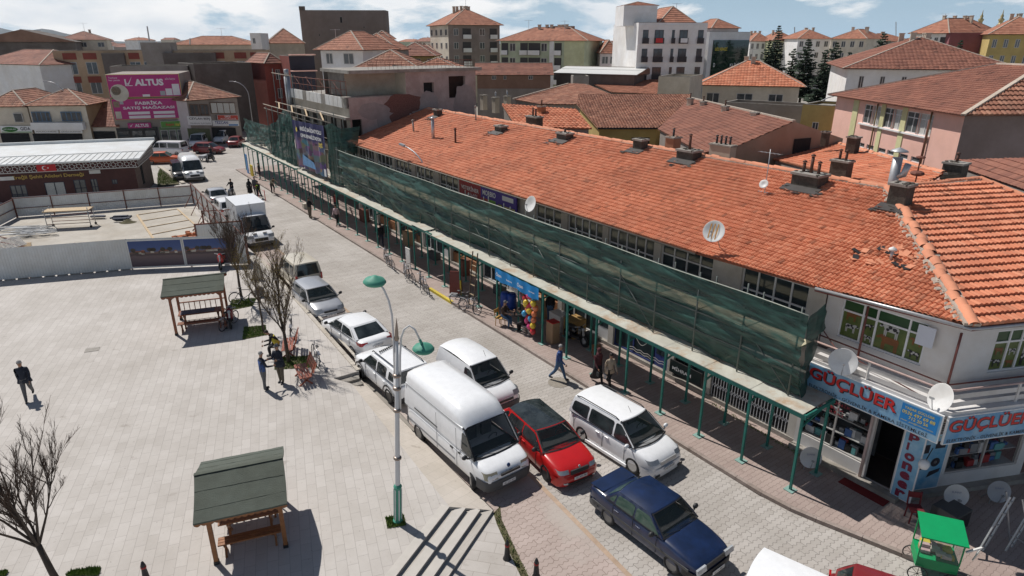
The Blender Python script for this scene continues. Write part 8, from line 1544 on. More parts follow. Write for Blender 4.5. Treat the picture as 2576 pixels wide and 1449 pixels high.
# cream house
t,C,zt,u,w_=block('cream house with orange hipped roof and wide dark windows','house',(1768,214,92),(2012,217,88),11,W_cream,front=((0,),[(.05,.14),(.37,.17),(.7,.15)],1.0,3,1.9),roof='hip',rh=3.0,rm=M_tileA,over=.8,name='cream_house',cw=.4,ch=.45,prof=2,chims=2)
block('white parapet wall block at the left end of the cream house','building',(1737,190,84),(1768,192,90),4,W_cream,roof='flat',name='parapet_block'); block('long grey terrace wall below the cream house','wall',(1824,260,78),(2046,266,72),4,W_grey,roof='flat',name='terrace_wall',parapet=.9); block('low yellow wing beside the pink building','building',(2020,262,66),(2100,268,64),5,W_yel,roof='flat',name='yellow_wing',front=((0,),[(.4,.2)],1.6,3,1.5),parapet=.2)
block('brown brick wall house with long roof left of the white metal roof','building',(1200,188,112),(1385,188,112),9,W_brk,front=((0,),[(.2,.06),(.36,.04),(.7,.06)],.15,3,.6),roof='gable',rh=1.7,rm=M_tileC,name='brick_house',bands=[(5.2,6,W_grey)]); block('white metal roofed shed in the middle distance','shed',(1400,182,120),(1596,190,112),9,W_dk,roof='gable',rh=1.0,rm=mat('shed_white_roof',(.62,.62,.6),.5,.05),name='metal_shed',cw=3,ch=3); block('grey flat roofed box beside the metal shed','building',(1442,192,104),(1482,193,104),4,W_grey,roof='flat',name='roof_box')
# pink building
PA,PB=G(2107,238,9.5),G(2429,286,9.5); t=thing('pink_building','pink school like building with brown tiled roof and tall white windows','building',V3(PA.x,PA.y,0)); pu=(PB-PA); pu.z=0; PLn=pu.length; pu.normalize(); pn=V3(pu.y,-pu.x,0)
def onP(x,y):return PP(x,y,PA,pn)
m=MB(); A=V3(PA.x,PA.y,0); ops=[]
def pw(x0,x1,y0,y1):a,b_=onP(x0,y0),onP(x1,y1); return ((a-PA).dot(pu),(b_-PA).dot(pu),b_.z,a.z)
tall=[(2177,2192,262,312),(2197,2213,264,319),(2227,2244,270,324),(2250,2269,273,331),(2284,2307,279,337),(2314,2338,283,345)]; low=[(2163,2173,358,372),(2181,2196,361,377),(2210,2226,369,386),(2233,2250,375,394),(2263,2281,386,405),(2292,2313,396,414)]
wins=[pw(*q) for q in tall+low]; wins=[(a,b_,min(c,d),max(c,d)) for a,b_,c,d in wins]
avg=[sum(w_[k] for w_ in wins[:6])/6 for k in (2,3)]; avl=[sum(w_[k] for w_ in wins[6:])/6 for k in (2,3)]; wins=[(a,b_,avg[0],avg[1]) for a,b_,c,d in wins[:6]]+[(a,b_,avl[0],avl[1]) for a,b_,c,d in wins[6:]]
wall_open(m,A,pu,PLn,3,9.5,wins,.2,W_pink,nrm=pn); sd_=-pn; m.poly([A+pu*PLn+UP*3,A+pu*PLn+sd_*16+UP*3,A+pu*PLn+sd_*16+UP*9.5,A+pu*PLn+UP*9.5],wm('mauve_flank',(.25,.19,.175))); m.poly([A+UP*3,A+UP*9.5,A+sd_*16+UP*9.5,A+sd_*16+UP*3],W_pink); m.build('wall',W_pink,t,True)
for i,(a,b_,c,d) in enumerate(wins):window(t,A+pu*a+UP*c,pu,b_-a,d-c,M_winW,M_curt if i<6 and i%2 else M_glassB,nx=2 if i<6 else 1,ny=[(d-c)*.72] if i<6 else 1,inset=.08)
for xs_ in ((2144,2157),(2216,2226),(2270,2283)):a,b_=(onP(xs_[0],290)-PA).dot(pu),(onP(xs_[1],290)-PA).dot(pu); q=MB(); q.obox(A+pu*((a+b_)/2)+UP*5.8+pn*.03,pu*((b_-a)/2),pn*.03,UP*3.7); q.build('yellow_pilaster',wm('pale_yellow_stripe',(.6,.58,.33)),t,True)
for a,b_,c,d in wins[:6:2]:q=MB(); q.obox(A+pu*(a+1.3)+UP*(c-.08)+pn*.08,pu*1.6,pn*.1,UP*.06); q.build('sill',W_white,t,True)
for x in (2205,2345):a=(onP(x,300)-PA).dot(pu); q=MB(); q.tube([A+pu*a+pn*.12+UP*4,A+pu*a+pn*.12+UP*9.3],.06,6); q.build('downpipe',mat('brown_downpipe',(.2,.13,.06),.6),t,True)
c=[A-pu*.6+pn*.6+UP*9.45,A+pu*(PLn+.6)+pn*.6+UP*9.45,A+pu*(PLn+.6)+sd_*17+UP*9.45,A-pu*.6+sd_*17+UP*9.45]; k_=8.6; r0=(c[0]+c[3])/2+pu*k_*.98+UP*2.9; r1=(c[1]+c[2])/2-pu*k_*.6+UP*2.9
if (r1-r0).dot(pu)<0:r0=r1=(r0+r1)/2
tile_roof('roof',[c[0],c[1],r1,r0] if (r1-r0).length>.01 else [c[0],c[1],r1],M_tileC,t,cw=.3,ch=.36,prof=2,jit=.008); tile_roof('roof',[c[1],c[2],r1],M_tileB,t,cw=.35,ch=.55,prof=4,step=.08,amp=.06); tile_roof('roof',[c[3],c[0],r0],M_tileC,t,cw=.3,ch=.36,prof=2)
q=MB(); [q.bar(p_+UP*.05,q_+UP*.05,.28,.12) for p_,q_ in ((c[1],r1),(c[0],r0),(r0,r1),(c[2],r1))]; q.build('ridge',wm('pale_ridge',(.5,.43,.36)),t,True)
t,C,zt,u,w_=block('white house with very wide brown roof behind the pink building','house',(2134,172,84),(2560,176,78),22,W_white,front=((0,),cols(7,.03,.08,.9),.9,3,1.6),roof='hip',rh=3.6,rm=M_tileC,over=.9,name='wide_house',cw=.45,ch=.45,prof=2,chims=5)
t=thing('water_heater','solar tank set with two rust red dishes beside the wide brown roof','water heater',G(2140,205,8)); p=G(2143,205,8)
q=MB(); q.tube([p+V3(-.8,0,1.2),p+V3(.7,0,1.2)],.3,10); q.tube([p+V3(-.2,3,2.4),p+V3(1.2,3,2.4)],.3,10); q.build('tank',mat('pale_blue_tank',(.35,.5,.65),.4),t,True)
for a,b_ in ((1.2,.9),(1.9,3.2)):q=MB(); q.lathe([(0,0),(.8,.12),(1.0,.22),(.8,.1),(0,-.03)],16,None,Matrix.Translation(p+V3(a,b_*.5,b_*.5+.4))@V3(-.3,-.9,.3).normalized().to_track_quat('Z','Y').to_matrix().to_4x4()); q.tube([p+V3(a,b_*.5,-1),p+V3(a,b_*.5,b_*.5+.4)],.05,5,M_steel); q.build('red_dish',M_rust,t,True)
# far town on the skyline: small houses and blocks
rn=random.Random(21); WL=[W_cream,W_white,W_grey,W_beige,W_lil,W_green,W_brk]; n_=0
for (xa,xb,ya,yb_,cnt) in ((120,430,100,122,16),(430,760,106,120,10),(975,1090,104,138,9),(1260,1560,100,118,10),(1470,1560,108,140,5),(1890,2300,98,112,12),(2180,2330,112,135,5),(2040,2150,128,150,3),(560,760,122,140,5),(-20,130,108,122,4)):
 for k in range(cnt):
  x=lerp(xa,xb,(k+.5)/cnt)+rn.uniform(-6,6); y=lerp(ya,yb_,rn.random()); z=rn.uniform(7,11) if y>106 else rn.uniform(12,19)
  Y=min(900,max(170,(z-CAMH)*-1620/(y-105))) if abs(y-105)>1.5 and (z<CAMH)==(y>105) else rn.uniform(400,700)
  w1=rn.uniform(9,17)/Y*1740; mm=rn.choice(WL); cn={'cream_wall':'cream','white_wall':'white','grey_render':'grey','beige_wall':'beige','pale_lilac_wall':'lilac','pale_green_wall':'green','raw_brick_wall':'brick'}[mm.name]
  t,C,zt,u,w_=block('tiny distant %s walled house with tiled roof in the far town'%cn,'house',(x,y,Y),(x+w1,y+rn.uniform(-.5,.5),Y*rn.uniform(.95,1.05)),rn.uniform(8,12),mm,front=((0,),cols(3,.14),.7,3,1.3) if Y<350 else None,roof='hip',rh=rn.uniform(1.6,2.6),rm=rn.choice([M_tileD,M_tileC,M_tileD]),name='distant_house',cw=1.2,ch=1.0,chims=1); t['group']='distant %s houses of the far town'%cn
  # masts on the skyline
for x,yt,yb_,Y,lb in ((376,66,104,150,'tilted thin mast on the left skyline'),(478,96,112,150,'short roof pole right of the tilted mast'),(1999,68,100,230,'lattice mast between the pines on the skyline'),(2254,55,95,260,'thin mast above the right hand rooftops')):a,b_=AT(x,yb_,Y),AT(x+(-6 if x==376 else 0),yt,Y); m=MB(); m.tube([a,b_],.16,4); tag(m.build('mast',M_steel),lb,'mast')
for x,Y in ((2464,190),(2515,185)):
 p=AT(x,66,Y); t=thing('minaret_top','gilded minaret tip rising above the %s'%('maroon roof' if x==2464 else 'yellow apartment roof'),'minaret',p); m=MB(); m.lathe([(.5,-6),(.5,0),(.9,.3),(.5,.6),(.5,1.2),(.75,1.6),(.3,2.1),(.4,2.5),(.15,3),(.05,4),(0,4.2)],10); m.build('spire',mat('gilt',(.5,.4,.2),.4,.1,metal=.6),t); t.location=p
 # pines
M_pine=mat('pine_needles',(.012,.028,.014),.9,.4,2,col2=(.035,.06,.03)); M_ptr=mat('pine_trunk',(.06,.045,.035),.95)
def pine(label,x,yt,yb_,Y,wpx,seed):
 top=AT(x,yt,Y); bot=AT(x,yb_,Y); H_=top.z; t=thing('pine_tree',label,'tree',V3(top.x,top.y,0),0,'dark pines behind the roofs'); rn=random.Random(seed); R_=wpx*.68/1740*Y; lo=max(1.5,bot.z-4); m=MB(); m.tube([V3(0,0,0),V3(0,0,H_*.9)],[.3,.06],6); m.build('trunk',M_ptr,t)
 m=MB(); nl=int((H_-lo)/.42)
 for i in range(nl):
  f=i/nl; z=lerp(lo,H_,f); rr=R_*(1-f)**.7*rn.uniform(.6,1.15)+.15; nb=max(5,int(15*(1-f)+5))
  for k in range(nb):
   a=rn.uniform(0,6.28); L=rr*rn.uniform(.6,1.1); d=V3(math.cos(a),math.sin(a),0); s_=V3(-d.y,d.x,0); p0=V3(0,0,z); dr=rn.uniform(-.05,.3)*L
   for j in range(4):
    g0=p0+d*(L*(.2+.22*j))+UP*(dr*(.2+.22*j)); w1=L*.2*(1.2-.2*j)+.08; m.mesh([g0-s_*w1+UP*rn.uniform(-.15,.1),g0+s_*w1+UP*rn.uniform(-.15,.1),g0+d*(L*.32)+UP*rn.uniform(-.1,.2),g0-d*.05+UP*rn.uniform(.1,.3)],[(0,1,2),(0,2,3),(1,3,2)])
 m.build('crown',M_pine,t)
for a in (('tallest pine, slender, right of the office building',1962,62,152,140,44,1),('shorter pine leaning against the tallest one',1938,98,155,138,44,2),('broad dark pine left of the cream apartment house',2036,96,188,125,62,3),('dark pine in the middle of the pine group',2108,104,205,122,70,4),('dark pine hiding the foot of the cream apartment house',2080,122,200,118,56,5),('tall leaning pine right of the cream apartment house',2226,82,160,130,66,6),('pine at the right end of the pine group',2280,96,155,135,60,7),('small lone pine in front of the maroon flank',2420,98,130,118,26,8),('low pine behind the small chimney roofs',1998,120,190,128,40,9),('low dark pine between the two broad pines',2140,128,205,119,54,10),('reddish brown pine behind the wide roof',2252,112,160,128,44,11)):pine(*a)
for x,yb_,Y,lb in ((846,108,104,'the white house with hipped roof'),(1172,30,172,'the brown grey apartment house'),(1330,82,150,'the left part of the green apartment house'),(1420,84,146,'the right part of the green apartment house'),(1700,42,124,'the tall white apartment block'),(1890,158,94,'the cream house with orange hipped roof'),(2372,66,155,'the white and maroon apartment house'),(2250,140,95,'the very wide brown roof'),(560,102,165,'the pale tiled roof on the left skyline'),(215,88,180,'the dark hall at the left')):
 p=AT(x,yb_,Y); m=MB(); h_=Y*.013+.6; m.tube([p-UP*.8,p+UP*h_],.035,4); k=h_*.35; m.bar(p+UP*(h_-.1)-V3(k,0,0),p+UP*(h_-.1)+V3(k,.2,0),.04); [m.bar(p+UP*(h_-.1)+V3(q,-.25,0),p+UP*(h_-.1)+V3(q,.25,0),.03) for q in (-k,-k*.5,0,k*.5,k)]; tag(m.build('roof_aerial',M_steel),'thin television aerial on '+lb,'aerial','roof aerials')
 # curved street lamps in the distance
def pxlamp(label,xb,yb_,zb,xt,yt,Y,arm):p=G(xb,yb_,zb); a=AT(xt,yt,p.y); streetlamp(label,V3(p.x,p.y,0),a.z,V3(arm,0,0),.06)
pxlamp('street lamp bending left over the stripped building',640,342,0,640,205,100,-2.2); pxlamp('street lamp in front of the dark brick block',745,260,4,745,165,90,-2.0); pxlamp('street lamp in front of the cream house with blue windows',197,368,0,197,205,90,-2.2); pxlamp('big curved lamp arching over the yellow wing beside the pink building',2035,330,4,2035,240,60,3.2)
# ================= people =================
M_skin=mat('skin',(.36,.2,.13),.6,.08,8); M_hairD=mat('dark_hair',(.02,.015,.012),.7,.2,20); M_hairG=mat('grey_hair',(.3,.29,.28),.7,.2,20)
def cl(name,c):return mat(name,c,.9,.18,9,.3,40)
def person(label,P,head,shirt,trous,hair=M_hairD,pose='stand',H_=1.74,coat=None,vest=None,cap=None,scarf=None,arms=None,shoes=M_black,bag=None):
 """pose: (hipL, kneeL, hipR, kneeR, lean) in degrees; arms: (shoulderL, elbowL, shoulderR, elbowR, abduct)"""
 poses={'stand':(3,2,-3,2,0),'walk':(24,8,-20,22,3),'walk2':(-18,24,22,6,3),'sit':(84,84,78,80,6),'sitb':(80,86,76,78,30),'ride':(68,74,64,72,8),'crouch':(40,60,10,20,38)}
 hl,kl,hr,kr,ln=poses[pose]; al=arms or {'walk':(-18,18,22,22,7),'walk2':(20,20,-18,15,7),'sit':(30,60,34,55,8),'sitb':(12,62,15,66,8),'ride':(55,25,55,25,14),'crouch':(60,20,55,30,10)}.get(pose,(4,12,-2,14,8))
 s=H_; rot=lambda a:V3(math.sin(R(a)),0,-math.cos(R(a))); lean=V3(math.sin(R(ln)),0,math.cos(R(ln)))
 pel=V3(0,0,.53*s); J=[pel]; Rr=[.078*s]; E_=[]; lab=[0]
 def add(p,r,par,l):J.append(p); Rr.append(r*s); E_.append((par,len(J)-1)); lab.append(l); return len(J)-1
 w_=add(pel+lean*.09*s,.07,0,1); c=add(pel+lean*.2*s,.083,w_,1); n0=add(pel+lean*.285*s,.05,c,1); hl_=(lean+V3(.25 if ln>20 else .06,0,0)).normalized(); nk=add(J[n0]+hl_*.045*s,.03,n0,2)
 h0=add(J[nk]+hl_*.04*s+V3(.008*s,0,0),.046,nk,2); h1=add(J[h0]+hl_*.052*s,.05,h0,2); h2=add(J[h1]+hl_*.035*s,.036,h1,2); low=0; hands=[]
 for sd,hp_,kn in ((1,hl,kl),(-1,hr,kr)):
  a=add(pel+V3(0,sd*.052*s,-.03*s),.06,0,0); k=add(J[a]+rot(hp_)*.235*s,.038,a,0); an=add(J[k]+rot(hp_-kn)*.235*s,.026,k,0); f=add(J[an]+V3(.02*s,0,-.022*s),.022,an,3); t_=add(J[f]+V3(.085*s,0,-.004*s),.017,f,3); low=min(low,J[f].z)
 low=min(J[i].z-.02*s for i in range(len(J)))
 for sd,sa,ea in ((1,al[0],al[1]),(-1,al[2],al[3])):
  b_=al[4]; sh=add(J[c]+lean*.065*s+V3(0,sd*.1*s,0),.034,c,1); d=rot(sa)+V3(0,sd*math.sin(R(b_)),0); e=add(J[sh]+d.normalized()*.17*s,.026,sh,1); d2=(rot(sa+ea)+V3(0,sd*-.05,0)).normalized(); wr=add(J[e]+d2*.14*s,.018,e,1); hd=add(J[wr]+d2*.035*s,.02,wr,2); hands.append((J[hd],d2,sd))
 me=bpy.data.meshes.new('body'); me.from_pydata([tuple(p) for p in J],E_,[]); o=bpy.data.objects.new('body',me); COL.objects.link(o); bm=bmesh.new(); bm.from_mesh(me); sk=bm.verts.layers.skin.verify(); bm.verts.ensure_lookup_table()
 for i,v in enumerate(bm.verts):g_=1.0 if lab[i]==2 else 1.2; v[sk].radius=(g_*Rr[i]*(.8 if i in (w_,c,0) else 1),g_*Rr[i]*(1.15 if i in (w_,c,0) else 1)); v[sk].use_root=i==0
 bm.to_mesh(me); bm.free(); o.modifiers.new('k','SKIN'); q=o.modifiers.new('s','SUBSURF'); q.levels=1; q.render_levels=1; bpy.context.view_layer.update()
 m2=bpy.data.meshes.new_from_object(o.evaluated_get(bpy.context.evaluated_depsgraph_get())); bpy.data.objects.remove(o)
 m=MB(); mats_=[trous,shirt,M_skin,shoes]
 def near(p):
  best=9; l=0
  for a,b_ in E_:
   A_,B_=J[a],J[b_]; d=B_-A_; t_=max(0,min(1,(p-A_).dot(d)/max(1e-6,d.length_squared))); q=(A_+d*t_-p).length/(Rr[a]*(1-t_)+Rr[b_]*t_)
   if q<best:best=q; l=lab[b_] if t_>.35 or lab[a]==lab[b_] else lab[a]
  return l
 vs=[v.co.copy() for v in m2.vertices]; i0=len(m.v); m.v+=vs
 for p in m2.polygons:m.f.append(tuple(i0+a for a in p.vertices)); m.m.append(m.mi(mats_[near(Vector(p.center))])); m.sm.append(True)
 for hp_,d2,sd in hands:
  sdv=d2.cross(V3(0,1,0)).normalized()
  for k in range(4):st=hp_+sdv*((k-1.5)*.011*s)+d2*.012*s; L=(.038,.044,.042,.034)[k]*s; mid=st+d2*L*.55; m.tube([st,mid,mid+(d2*.8+V3(0,-sd*.6,0)).normalized()*L*.5],[.0065*s,.006*s,.0045*s],5,M_skin)
  st=hp_+sdv*.016*s-d2*.005*s; m.tube([st,st+(d2+sdv).normalized()*.022*s,st+(d2*1.4+sdv).normalized()*.038*s],[.007*s,.0065*s,.005*s],5,M_skin)
 hc=J[h1]; fx_=V3(1,0,0); m.mesh(*ellip(hc+fx_*.052*s-UP*.012*s,.012*s,.009*s,.015*s,6,4),M_skin,True)
 for sd in (1,-1):m.mesh(*ellip(hc+fx_*.047*s+V3(0,sd*.018*s,.002*s),.005*s,.006*s,.004*s,6,4),M_black,True); m.mesh(*ellip(hc+V3(0,sd*.049*s,-.005*s),.01*s,.006*s,.016*s,6,4),M_skin,True)
 m.obox(hc+fx_*.046*s-UP*.035*s,V3(.003*s,0,0),V3(0,.013*s,0),V3(0,0,.002*s),M_red if False else mat('lips',(.3,.1,.08)))
 t=thing('person',label,'person',P,head); m.v=[v-UP*low for v in m.v]; m.build('body',shirt,t); O=UP*-low
 q=MB(); hm=scarf or cap or hair; r_=.053*s*(1.12 if scarf else 1); q.mesh(*ellip(hc+O+V3(-.008*s,0,.016*s),r_*1.02,r_*.98,r_*(1.0 if not scarf else 1.15),10,7),None,True)
 if scarf:q.lathe([(.085*s,-.12*s),(.07*s,-.08*s),(.045*s,-.03*s)],10,None,Matrix.Translation(hc+O))
 if cap:q.obox(hc+O+V3(.055*s,0,.025*s),V3(.03*s,0,0),V3(0,.035*s,0),UP*.004*s)
 q.build('headscarf' if scarf else 'cap' if cap else 'hair',hm,t)
 def shell(nm,mm,z0,z1,r0,r1,sl=False):
  q=MB(); ax=lean; b_=pel+O; prof=[(r0,z0),(lerp(r0,r1,.5)*.98,(z0+z1)/2),(r1,z1)]
  Mx=Matrix.Translation(b_)@ax.to_track_quat('Z','Y').to_matrix().to_4x4()@Matrix.Diagonal((1,1,1,1)); sc=Matrix.Diagonal((.72,1.15,1,1)); q.lathe([(r*s,z*s) for r,z in prof],12,None,Matrix.Translation(b_)@Matrix.Rotation(R(ln),4,'Y')@sc); q.build(nm,mm,t)
 if coat:shell('coat_skirt',coat[0],coat[1],.08,.13,.1)
 if vest:shell('vest',vest,-.02,.25,.1,.102)
 if bag:q=MB(); q.obox(hands[1][0]+O-UP*.14*s,V3(.09,0,0),V3(0,.03,0),UP*.1); q.build('bag',bag,t)
 return t
C_nav=cl('navy_cloth',(.02,.025,.04)); C_blk=cl('black_cloth',(.015,.015,.017)); C_brn=cl('brown_cloth',(.06,.035,.025)); C_khk=cl('khaki_cloth',(.13,.11,.08)); C_jean=cl('blue_denim',(.06,.12,.22)); C_polo=cl('blue_polo',(.04,.08,.22)); C_gry=cl('grey_cloth',(.12,.12,.125)); C_burg=cl('burgundy_cloth',(.08,.02,.025)); C_crm=cl('cream_cloth',(.42,.34,.26)); C_yel=cl('yellow_vest',(.6,.5,.06)); C_hiv=cl('fluorescent_vest',(.45,.7,.03)); C_pink=cl('pale_pink_cloth',(.5,.36,.36)); C_wht=cl('white_cloth',(.6,.6,.6))
A=math.atan2
gp_=lambda x,y,z=ZP:G(x,y,z)
person('person in a dark suit jacket walking alone across the plaza',gp_(76,1003),R(-60),C_nav,C_gry,M_hairG,'walk2',1.76,(C_nav,-.08))
person('grey haired person in a black and blue jacket standing with back turned',gp_(668,980),R(40),C_nav,C_gry,M_hairG,'stand',1.72,vest=C_polo,arms=(30,70,20,60,18))
person('person in a dark jacket and flat cap standing by the bench',gp_(709,962),R(-105),C_nav,C_khk,M_hairD,'stand',1.78,(C_nav,-.1),cap=C_gry,arms=(28,80,28,80,8))
person('person in a yellow vest sitting bent forward on a bench',gp_(700,897)+V3(0,.1,.0),R(-165),C_blk,C_blk,M_hairD,'sitb',1.72,vest=C_yel)
person('person in a blue polo shirt and jeans walking past the manhole cover',G(1405,955,.0),R(-20),C_polo,C_jean,M_hairG,'walk',1.74)
person('person in a burgundy headscarf and long dark coat carrying a bag',S(8.6,.55,.12),R(-65),C_burg,C_blk,M_hairD,'walk',1.68,(C_blk,-.36),scarf=C_burg,bag=C_blk)
person('person with long dark hair and a cream jacket walking beside the headscarf wearer',S(8.05,.75,.12),R(-70),C_crm,C_blk,M_hairD,'walk2',1.62,(C_crm,-.1),bag=C_wht)
person('person in a brown jacket sitting on a yellow chair under the canopy edge',S(15.9,.62,.12)+V3(0,0,0),R(-35),C_brn,C_jean,M_hairD,'sit',1.72,cap=C_gry)
person('person in black sitting opposite on a small stool',S(14.5,.95,.12),R(140),C_blk,C_blk,M_hairD,'sitb',1.7,arms=(60,110,30,60,10))
person('person in a dark top standing alone on the kerb with back turned',G(781,549,.0),R(75),C_blk,C_khk,M_hairD,'stand',1.75,arms=(20,80,20,80,12))
person('person in a long black coat, leftmost of the group of three in the road',G(631,494,0),R(-75),C_blk,C_blk,M_hairD,'walk',1.72,(C_blk,-.3),scarf=C_blk)
person('person in a dark grey coat in the middle of the group of three',G(641,492,0)+V3(.0,.4,0),R(-80),C_gry,C_blk,M_hairG,'stand',1.75,(C_gry,-.2))
person('person in a fluorescent yellow vest beside the striped barrier',G(653,499,0),R(-95),C_blk,C_nav,M_hairD,'walk2',1.7,vest=C_hiv)
person('person in camouflage coloured clothes bending over on the pavement edge',G(686,486,.12),R(-40),C_khk,C_blk,M_hairD,'crouch',1.74)
person('person in a dark jacket standing near the yellow board at the canopy end',S(62.6,.7,.12),R(-140),C_blk,C_nav,M_hairD,'stand',1.75)
person('person in pale pink leaning on a post at the pavement edge',S(40.0,.75,.12),R(-100),C_pink,C_blk,M_hairD,'walk',1.7)
person('person in black walking under the canopy behind the parked bicycles',S(32.6,1.25,.12),R(-70),C_blk,C_nav,M_hairD,'walk',1.72)
person('person seen among the goods behind the balloons',S(14.9,2.9,.12),R(-100),C_blk,C_jean,M_hairD,'stand',1.72)
person('person in red under the far part of the canopy',S(44.0,2.2,.12),R(-120),cl('red_cloth',(.25,.03,.03)),C_blk,M_hairD,'stand',1.68)
# motorcycles
def moto(label,P,ang,bm_,side=False,name='motorcycle'):
 t=thing(name,label,'motorcycle',P,ang)
 for x in (-.62,.62):m=MB(); ring(m,V3(x,0,.29),.24,.06,None,M_tyre,18); m.lathe([(.17,-.03),(.05,-.05),(.05,.05),(.17,.03)],10,M_steel,Matrix.Translation((x,0,.29))@Matrix.Rotation(math.pi/2,4,'X')); m.build('wheel',M_tyre,t)
 m=MB(); m.mesh(*ellip(V3(-.35,0,.6),.42,.15,.2),bm_,True); m.mesh(*ellip(V3(.35,0,.7),.16,.2,.34),bm_,True); m.bar(V3(-.3,0,.34),V3(.4,0,.36),.26,.12,M_trim); m.bar(V3(.45,0,.95),V3(.62,0,.29),.08,.08,M_steel); m.build('body',bm_,t)
 m=MB(); m.mesh(*ellip(V3(-.3,0,.8),.38,.14,.07),None,True); m.build('saddle',M_black,t); m=MB(); m.tube([V3(.28,-.33,1.02),V3(.38,0,.98),V3(.28,.33,1.02)],.018,6); m.build('handlebar',M_steel,t); m=MB(); m.mesh(*ellip(V3(.52,0,.88),.06,.09,.09),None,True); m.build('headlight',M_head,t)
 if side:m=MB(); m.box(-.7,.5,-1.25,-.45,.4,.75,M_dg); m.bar(V3(0,-1.2,.75),V3(0,-.2,.5),.05); ring(m,V3(-.1,-1.3,.29),.24,.06,None,M_tyre,16); m.build('sidecar',M_dg,t)
 return t
for P,h_,lb,pl,sd in ((G(530,406,0),R(-100),'black motorcycle with sidecar crossing the far square','person in dark clothes and helmet riding the motorcycle with sidecar',True),(G(584,500,0),R(-88),'pale grey scooter driving up the street','person in black riding the pale grey scooter',False)):moto(lb,P,h_,M_black if sd else M_silv if False else P_silver,sd,'motorcycle' if sd else 'scooter'); c_=V3(math.cos(h_),math.sin(h_),0); p=person(pl,P-c_*.35+UP*.36,h_,C_blk,C_nav,M_hairD,'ride',1.7,cap=C_wht if sd else C_blk)
moto('red and white motorcycle parked in front of the picture fence',G(562,672,ZP),R(-80),P_red); moto('dark scooter with white seat parked deep under the canopy',S(12.2,2.4,.12),R(-55),P_black,name='scooter'); moto('dark moped leaning on the right hand post of the far gazebo',G(583,815,ZP),R(-70),P_dred,name='moped')
# ================= street goods =================
rn=random.Random(9)
t=thing('shop_banner','bright blue cloth banner with white script hanging along the canopy beam','banner',S(16.6,.82,3)); P=[[S(16.95-3.75*i/20,.80+.03*math.sin(i*1.4),3.0-.62*j/4-.04*math.sin(i*.5)*j/4) for j in range(5)] for i in range(21)]; m=MB(); m.grid(P); m.build('cloth',mat('bright_blue_cloth',(.0,.22,.55),.6,.12,3),t,True)
for i,tx in enumerate(('Özen','balon','Özen','oyuncak')):m=MB(); text(m,tx,S(16.8-i*.95,.76,2.62),-ux,UP,.5,.22 if i%2==0 else .1,M_sw,.02); m.build('lettering',M_sw,t,True)
cn={'pink':(.65,.06,.22),'yellow':(.7,.5,.04),'blue':(.05,.3,.55),'orange':(.7,.2,.08),'red':(.6,.03,.04)}; bz=[(0,0,'pink'),(-.28,-.2,'red'),(.42,-.25,'yellow'),(.15,-.4,'pink'),(-.12,-.38,'yellow'),(-.25,-.55,'yellow'),(.42,-.55,'orange'),(.12,-.75,'yellow'),(-.12,-.78,'orange'),(.38,-.85,'orange'),(-.25,-1.02,'blue'),(.4,-1.15,'orange'),(-.1,-1.2,'red'),(.15,-1.18,'blue'),(-.2,-1.45,'pink'),(.4,-1.45,'yellow'),(.12,-1.6,'pink'),(.42,-1.75,'red'),(.0,-.55,'red'),(.3,-.05,'blue')]
for dx_,dz_,c_ in bz:m=MB(); m.mesh(*ellip(V3(0,0,0),.15,.15,.17,12,8),None,True); m.lathe([(.02,-.2),(.0,-.17)],6); o=m.build('balloon',mat(c_+'_balloon',cn[c_],.25,.03,coat=.3)); o.location=S(14.15-dx_*1.05,.95+rn.uniform(-.1,.1),2.3+dz_); tag(o,'%s ball in the big coloured bunch hanging at the canopy edge'%c_,'balloon','%s balls of the bunch'%c_)
for i in range(9):c_=['pink','blue','orange'][i%3]; m=MB(); m.mesh(*ellip(V3(0,0,0),.11,.11,.12),mat('pale_toy_%s'%c_,tuple(.3+.5*v for v in cn[c_]),.4),True); m.mesh(*ellip(V3(0,0,-.17),.1,.1,.13),M_curt,True); o=m.build('toy',M_curt); o.location=S(15.9-.22*(i%4),1.2+.3*(i//4),2.25-.32*(i//3)); tag(o,'small pale %s wrapped toy hanging behind the blue banner'%c_,'toy','wrapped %s toys under the canopy'%c_)
def crate(label,P,sx,sy,sz,mm,name='box',cat='box',lid=None):t=thing(name,label,cat,P,math.radians(35)); m=MB(); m.box(-sx/2,sx/2,-sy/2,sy/2,0,sz); m.build('body',mm,t); m=MB(); m.box(-sx/2-.01,sx/2+.01,-sy/2-.01,sy/2+.01,sz,sz+.03); m.build('lid',lid or mm,t)
M_card=mat('cardboard',(.33,.22,.13),.85,.1)
crate('tall brown carton with white label and red top beside the canopy post',S(12.9,1.5,.12),.45,.5,1.1,M_card,lid=M_sr); crate('white chest freezer under the canopy near the balloons',S(13.9,2.7,.12),.6,.9,.9,M_white,'freezer','freezer'); crate('stack of ochre feed sacks under the canopy',S(12.9,2.9,.12),.8,.8,.9,wm('ochre_sack',(.32,.2,.07)),'sack_stack','sacks'); crate('white notice board standing beside the row of bicycles',S(27.2,.75,.12),.05,.6,1.3,M_white,'notice_board','sign'); crate('yellow board standing at the far end of the canopy',S(65.0,.5,.12),.1,1.0,1.2,mat('yellow_board',(.5,.38,.03)),'yellow_board','board'); crate('wooden crate standing on the pavement near the kerb',S(47.0,.55,.12),.6,.5,.45,M_cream,'crate','crate'); crate('blue and white roll up banner at the far canopy end',S(67.0,.55,.12),.05,.7,2.1,M_sb2,'rollup_banner','banner')
for i,s in enumerate((17.6,17.9)):t=thing('plastic_barrel',('left','right')[i]+' one of two blue plastic barrels under the canopy','barrel',S(s,2.3-.2*i,.12)); m=MB(); m.lathe([(.26,0),(.29,.2),(.27,.3),(.3,.45),(.27,.6),(.29,.75),(.24,.9),(0,.9)],14); m.build('body',mat('blue_plastic',(.01,.06,.35),.4),t)
